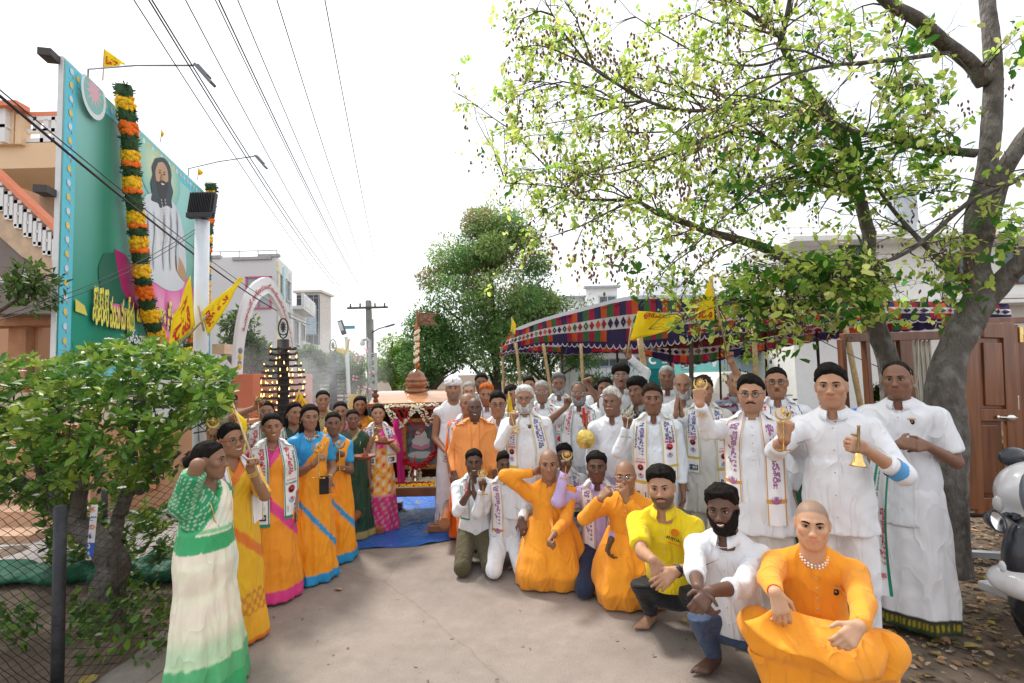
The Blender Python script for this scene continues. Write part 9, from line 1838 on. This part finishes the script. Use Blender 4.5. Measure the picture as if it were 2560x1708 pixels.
sun_emblem(P(1207,1208,4.66),(0,0,1),(0,-1,0),'brass sun emblem held up beside the kneeling man with praying hands',low=.045)
kneeler('K3',1371,1126,1196,4.5,'shaven man in orange robe frowning, one hand raised to the back of his head',pose='kneel',skin='b',hair='shaved',stub=.25,top_g='kurta',tc_='or',collar='band',bot=('knrobe','or'),hem=.18,R_=dict(t=(1334,1182,.02),h='loose',fdw=(.8,.1,.5),ew=(-1,-.2,-.2)),L_=dict(t=(1385,1336,-.42),h='fist',fdw=(-.5,-.5,-.5)),wrist=dict(R='thread'),yaw=0,browc=(.02,.015,.01),brow=1.2)
kneeler('K4',1410,1108,1166,5.0,'dark moustached man squatting behind, between the orange robe and the lilac shirt',pose='kneel',skin='k',hair='short',mou=1.5,sc=(('gold',),dict(zb=(.4,.4),w=.1)))
kneeler('K5',1490,1127,1196,4.5,'man in lilac shirt and white scarf kneeling, holding up a sun emblem',pose='kneel',skin='k',hair='short',bindi='tilak',tc_='li',bot=('trouser','nv'),mou=.6,hem=.24,sleeve='long',R_=dict(t=(1413,1178,-.12),h='fist',fdw=(.05,-.1,1),ew=(-.4,-.2,-1)),L_=dict(t=(1528,1350,-.42),h='loose',fdw=(-.3,-.4,-.9)),sc=(('brown',),dict(zb=(.14,.24),w=.105,gap=(.03,.07))),wrist=dict(R='thread'))
sun_emblem(P(1415,1166,4.34),(.12,0,1),(0,-1,0),'brass sun emblem held up by the man in the lilac shirt',low=.05)
kneeler('K6',1562,1154,1226,4.12,'bald man in orange robe with glasses, both hands held at his mouth like a conch',pose='kneel',skin='b',hair='shaved',stub=.18,glasses='thin',bindi='tilak',top_g='kurta',tc_='or',collar='band',bot=('knrobe','or'),hem=.18,yaw=-8,R_=dict(t=(1502,1246,-.20),h='fist',fdw=(.6,-.1,.7),pnw=(.6,.3,0),ew=(-.9,0,-.8)),L_=dict(t=(1566,1252,-.26),h='loose',fdw=(-.3,-.1,1),pnw=(-.5,.8,0),ew=(.8,0,-.9)),wrist=dict(R='thread'),fat=.3)
kneeler('K7',1651,1161,1252,3.45,'young bearded man in yellow polo shirt and black trousers squatting',pose='squat',skin='m',hair='pomp',beardline=.8,bc=(.03,.022,.018),mou=1.1,top_g='polo',tc_='ye',sleeve='short',bot=('jeans','bk'),hem=.30,fat=.4,yaw=-10,head=(3,0,4),R_=dict(t=(1632,1400,-.40),h='relaxed',fdw=(.25,-.2,-.9),pnw=(.1,.8,-.2)),L_=dict(t=(1690,1428,-.44),h='relaxed',fdw=(-.85,-.2,-.45),pnw=(-.2,.7,-.6)),wrist=dict(L='watch'),dkwatch=1,legs=dict(R=((.19,.17,.46),(.16,-.16,.08)),L=((-.21,.16,.44),(-.16,-.18,.08))),lean=.25)
I=PEOPLE['K7']; mb=MB(); s_=I['s']; ze=I['nb'][2]-.185
for z_,t_,h_ in ((ze,'AUJYSA',.026),): 
    y_=max([I['vt'].front(-.075+.02*k,z_) or 0 for k in(-2,-1,0,1,2)]); put_text(mb,t_,(-.02,y_+.004,z_+.02),(-1,0,-.25),(0,0,1),h=h_,off=.03)
t=np.linspace(0,2*np.pi,17)
mb.build('print',mat('print_brownblack',(.03,.02,.01),rough=.8,var=0),I['root']); mb=MB(); mb.tube([(-.075+.021*math.cos(q),y_+.004,ze+.065+.021*math.sin(q)) for q in t],.004,5,cap=False); mb.tube([(-.075+.010*math.cos(q),y_+.004,ze+.065+.010*math.sin(q)) for q in t],.003,5,cap=False); mb.tube([(-.03,y_+.004,ze+.0),(-.12,y_+.004,ze-.022)],.003,5); mb.build('logo',mat('logo_orange',(.75,.16,.01),rough=.8,var=0),I['root'])
kneeler('K8',1803,1208,1311,3.0,'smiling man with full black beard in white shirt and jeans squatting',pose='squat',skin='k',hair='pomp',beard=.006,mou=1.1,smile=1.6,sleeve='roll',bot=('jeans','jean'),hem=.24,fat=.3,yaw=-14,head=(2,0,4),R_=dict(t=(1745,1475,-.40),h='loose',fdw=(.1,-.35,-.8),pnw=(.7,.5,0)),L_=dict(t=(1778,1478,-.40),h='loose',fdw=(-.75,-.3,-.6),pnw=(-.3,.4,-.6)),necklace='silver',neckline=.9,legs=dict(R=((.16,.22,.50),(.14,-.08,.08)),L=((-.20,.21,.50),(-.15,-.10,.08))),lean=.15)
kneeler('K9',2027,1254,1364,2.68,'smiling shaven-headed man in saffron kurta squatting at the front, right forearm on his knee',pose='squat',skin='l',hair='shaved',stub=.55,smile=.7,brow=1.4,top_g='kurta',tc_='or',collar='round',bot=('trouser','or'),hem=.10,fat=.6,yaw=4,head=(-3,0,-2),neckline=.35,R_=dict(t=(1936,1500,-.44),h='relaxed',fdw=(.15,-.25,-.9),pnw=(.1,.8,-.3),ew=(-1,.1,-.4)),L_=dict(t=(2152,1600,-.56),h='loose',fdw=(-.75,-.25,-.45),pnw=(-.2,.7,-.6),ew=(1,.1,-.5)),necklace='pearl',wrist=dict(R='thread'),legs=dict(R=((.29,.22,.47),(.17,.20,.075)),L=((-.26,.26,.47),(-.16,.16,.075))),lap=1,lean=.2)
I=PEOPLE['K9']; L_=lambda q:(rotz(-I['root'].rotation_euler.z)@(np.array(tuple(P(*q)))-I['base']))
U_=np.array(bez([L_(q) for q in ((1945,1508,2.40),(2010,1538,2.44),(2090,1556,2.44),(2170,1568,2.42),(2225,1585,2.42))],5)); D_=np.array(bez([L_(q) for q in ((1862,1560,2.42),(1930,1612,2.30),(2020,1650,2.24),(2110,1690,2.22),(2200,1705,2.28))],5)); n=len(U_); rows=[]
for i in range(n):
    for j in range(9): t=j/8; rows.append(U_[i]*(1-t)+D_[i]*t+np.array([0,.035*math.sin(math.pi*t)+.010*math.sin(i*.9)*t,.012*math.sin(i*.55+2)*t]))
mb=MB(); mb.add(rows,gridF(n,9)); o=mb.build('kurta_hem',CLOTH('or'),I['root'],smooth=True); o.modifiers.new('s','SOLIDIFY').thickness=.004
def badge(key,x,dz_):
    I=PEOPLE[key]; z=I['nb'][2]-dz_; y=I['vt'].front(x,z) or I['vt'].front(x,z+.02)
    if y is None: return
    mb=MB(); mb.ball((x,y+.003,z),(.015,.003,.018),10,0); mb.box((x,y+.006,z+.021),(.046,.004,.009),1); mb.ball((x,y+.006,z+.003),(.006,.002,.007),6,2); mb.build('pin_badge',[P_BLK,GOLD,P_SKN],I['root'])
for k_,x_,z_ in (('K9',-.085,.175),('M26',-.11,.14),('M27',-.075,.12),('M9',-.045,.10),('M25',-.07,.10),('W4',-.05,.04)): badge(k_,x_,z_)
# ---- flags
TX1='ఓమా'; TX2='జైనమః'
def Q(x,y,d): return P(x,y,d)
flag('yellow flag on a thin stick held by the woman with red and black glasses',Q(655,1210,3.38),Q(578,1000,3.75),0,[Q(573,1003,3.75),Q(600,1092,3.62),Q(612,1135,3.7),Q(622,1068,3.8)],[('ఓ',.05,.5,.25,.55,0),('మా',.3,.9,.55,.9,0)],wave=.012)
flag('small yellow flag poking up between two women before the lamp tower',Q(752,1060,6.2),Q(748,974,6.2),0,[Q(747,975,6.2),Q(735,1008,6.2),Q(766,1024,6.2),Q(768,1010,6.2)],[('ఓమా',.1,.9,.2,.8,0)],wave=.01)
flag('large yellow flag drooping to the left of the white lamp post',D(395,808,5.8),D(478,722,5.7),0,[D(437,632,5.75),D(448,748,5.75),D(386,806,5.75),D(400,725,5.75)],[(TX1,.15,.85,.45,.95,0),('ఛ',.2,.8,.15,.4,0)],wave=.02,pr=.012)
flag('large yellow flag flying up to the right of the white lamp post',D(455,702,5.75),D(468,760,5.75),0,[D(462,716,5.75),D(477,772,5.75),D(560,640,5.7),D(553,636,5.7)],[(TX2,.05,.6,.2,.85,0)],wave=.02,pr=.012)
flag('wide yellow flag stretched out by the tall man with black hair',P(1568,890,5.48),D(1450,742,5.45),0,[D(1464,714,5.45),D(1445,782,5.45),D(1548,756,5.4),D(1568,722,5.4)],[('జైఓమా',.15,.75,.04,.3,0)],wave=.045,pr=.010)
flag('yellow flag held straight up on a bamboo stick against the tree',P(1818,885,4.78),D(1631,640,4.75),0,[D(1636,624,4.75),D(1640,735,4.75),D(1596,733,4.8),D(1610,690,4.8)],[('మః',.1,.9,.62,.95,0)],wave=.02,pr=.011)
flag('small yellow flag at the far left corner of the tent',D(1180,800,9.9),D(1174,728,9.9),0,[D(1175,729,9.9),D(1172,760,9.9),D(1182,768,9.9),D(1184,745,9.9)],[],wave=.01)
flag('left yellow flag tied low on the slim street lamp',P(890,892,13.7),P(872,876,13.7),0,[P(834,866,13.7),P(833,874,13.7),P(863,888,13.7),P(865,876,13.7)],[],wave=.03,pr=.015)
flag('right yellow flag tied upright on the slim street lamp',P(862,888,13.6),P(875,846,13.6),0,[P(875,846,13.6),P(869,850,13.6),P(862,886,13.6),P(870,880,13.6)],[],wave=.02,pr=.012)
bpz=lambda x,y:Z6(x,y)
for (x0,y0,x1,y1,lb) in ((459,250,555,182,'nearest yellow pennant flying on top of the billboard'),(712,520,723,490,'middle small yellow pennant on top of the billboard'),(874,690,900,660,'far small yellow pennant on top of the billboard')):
    a,z=bpz(x0,y0); b=bO+bM@np.array([a,.02,z]); dd=b[1]; hh=(110 if x0==459 else y0-55); tp2=P(x0*.5677,60+hh*.5677,dd); e=P(x1*.5677,60+y1*.5677,dd); 
    lo_=tp2+(Vector(b)-tp2)*(.62); flag(lb,b,tp2,0,[tp2,lo_,e,e+Vector((0,0,.02))],[('ఓమా',.1,.6,.3,.8,0)],group='yellow pennants on the billboard top',wave=.03)
for (x,lb) in ((1270,'left yellow flag cloth furled beside the young man at the back'),(1294,'right yellow flag cloth furled beside the young man at the back')): flag(lb,P(x,1060,6.2),P(x+2,978,6.2),0,[P(x+2,980,6.2),P(x-4,1028,6.2),P(x+14,1034,6.2),P(x+8,1000,6.2)],[],wave=.02)
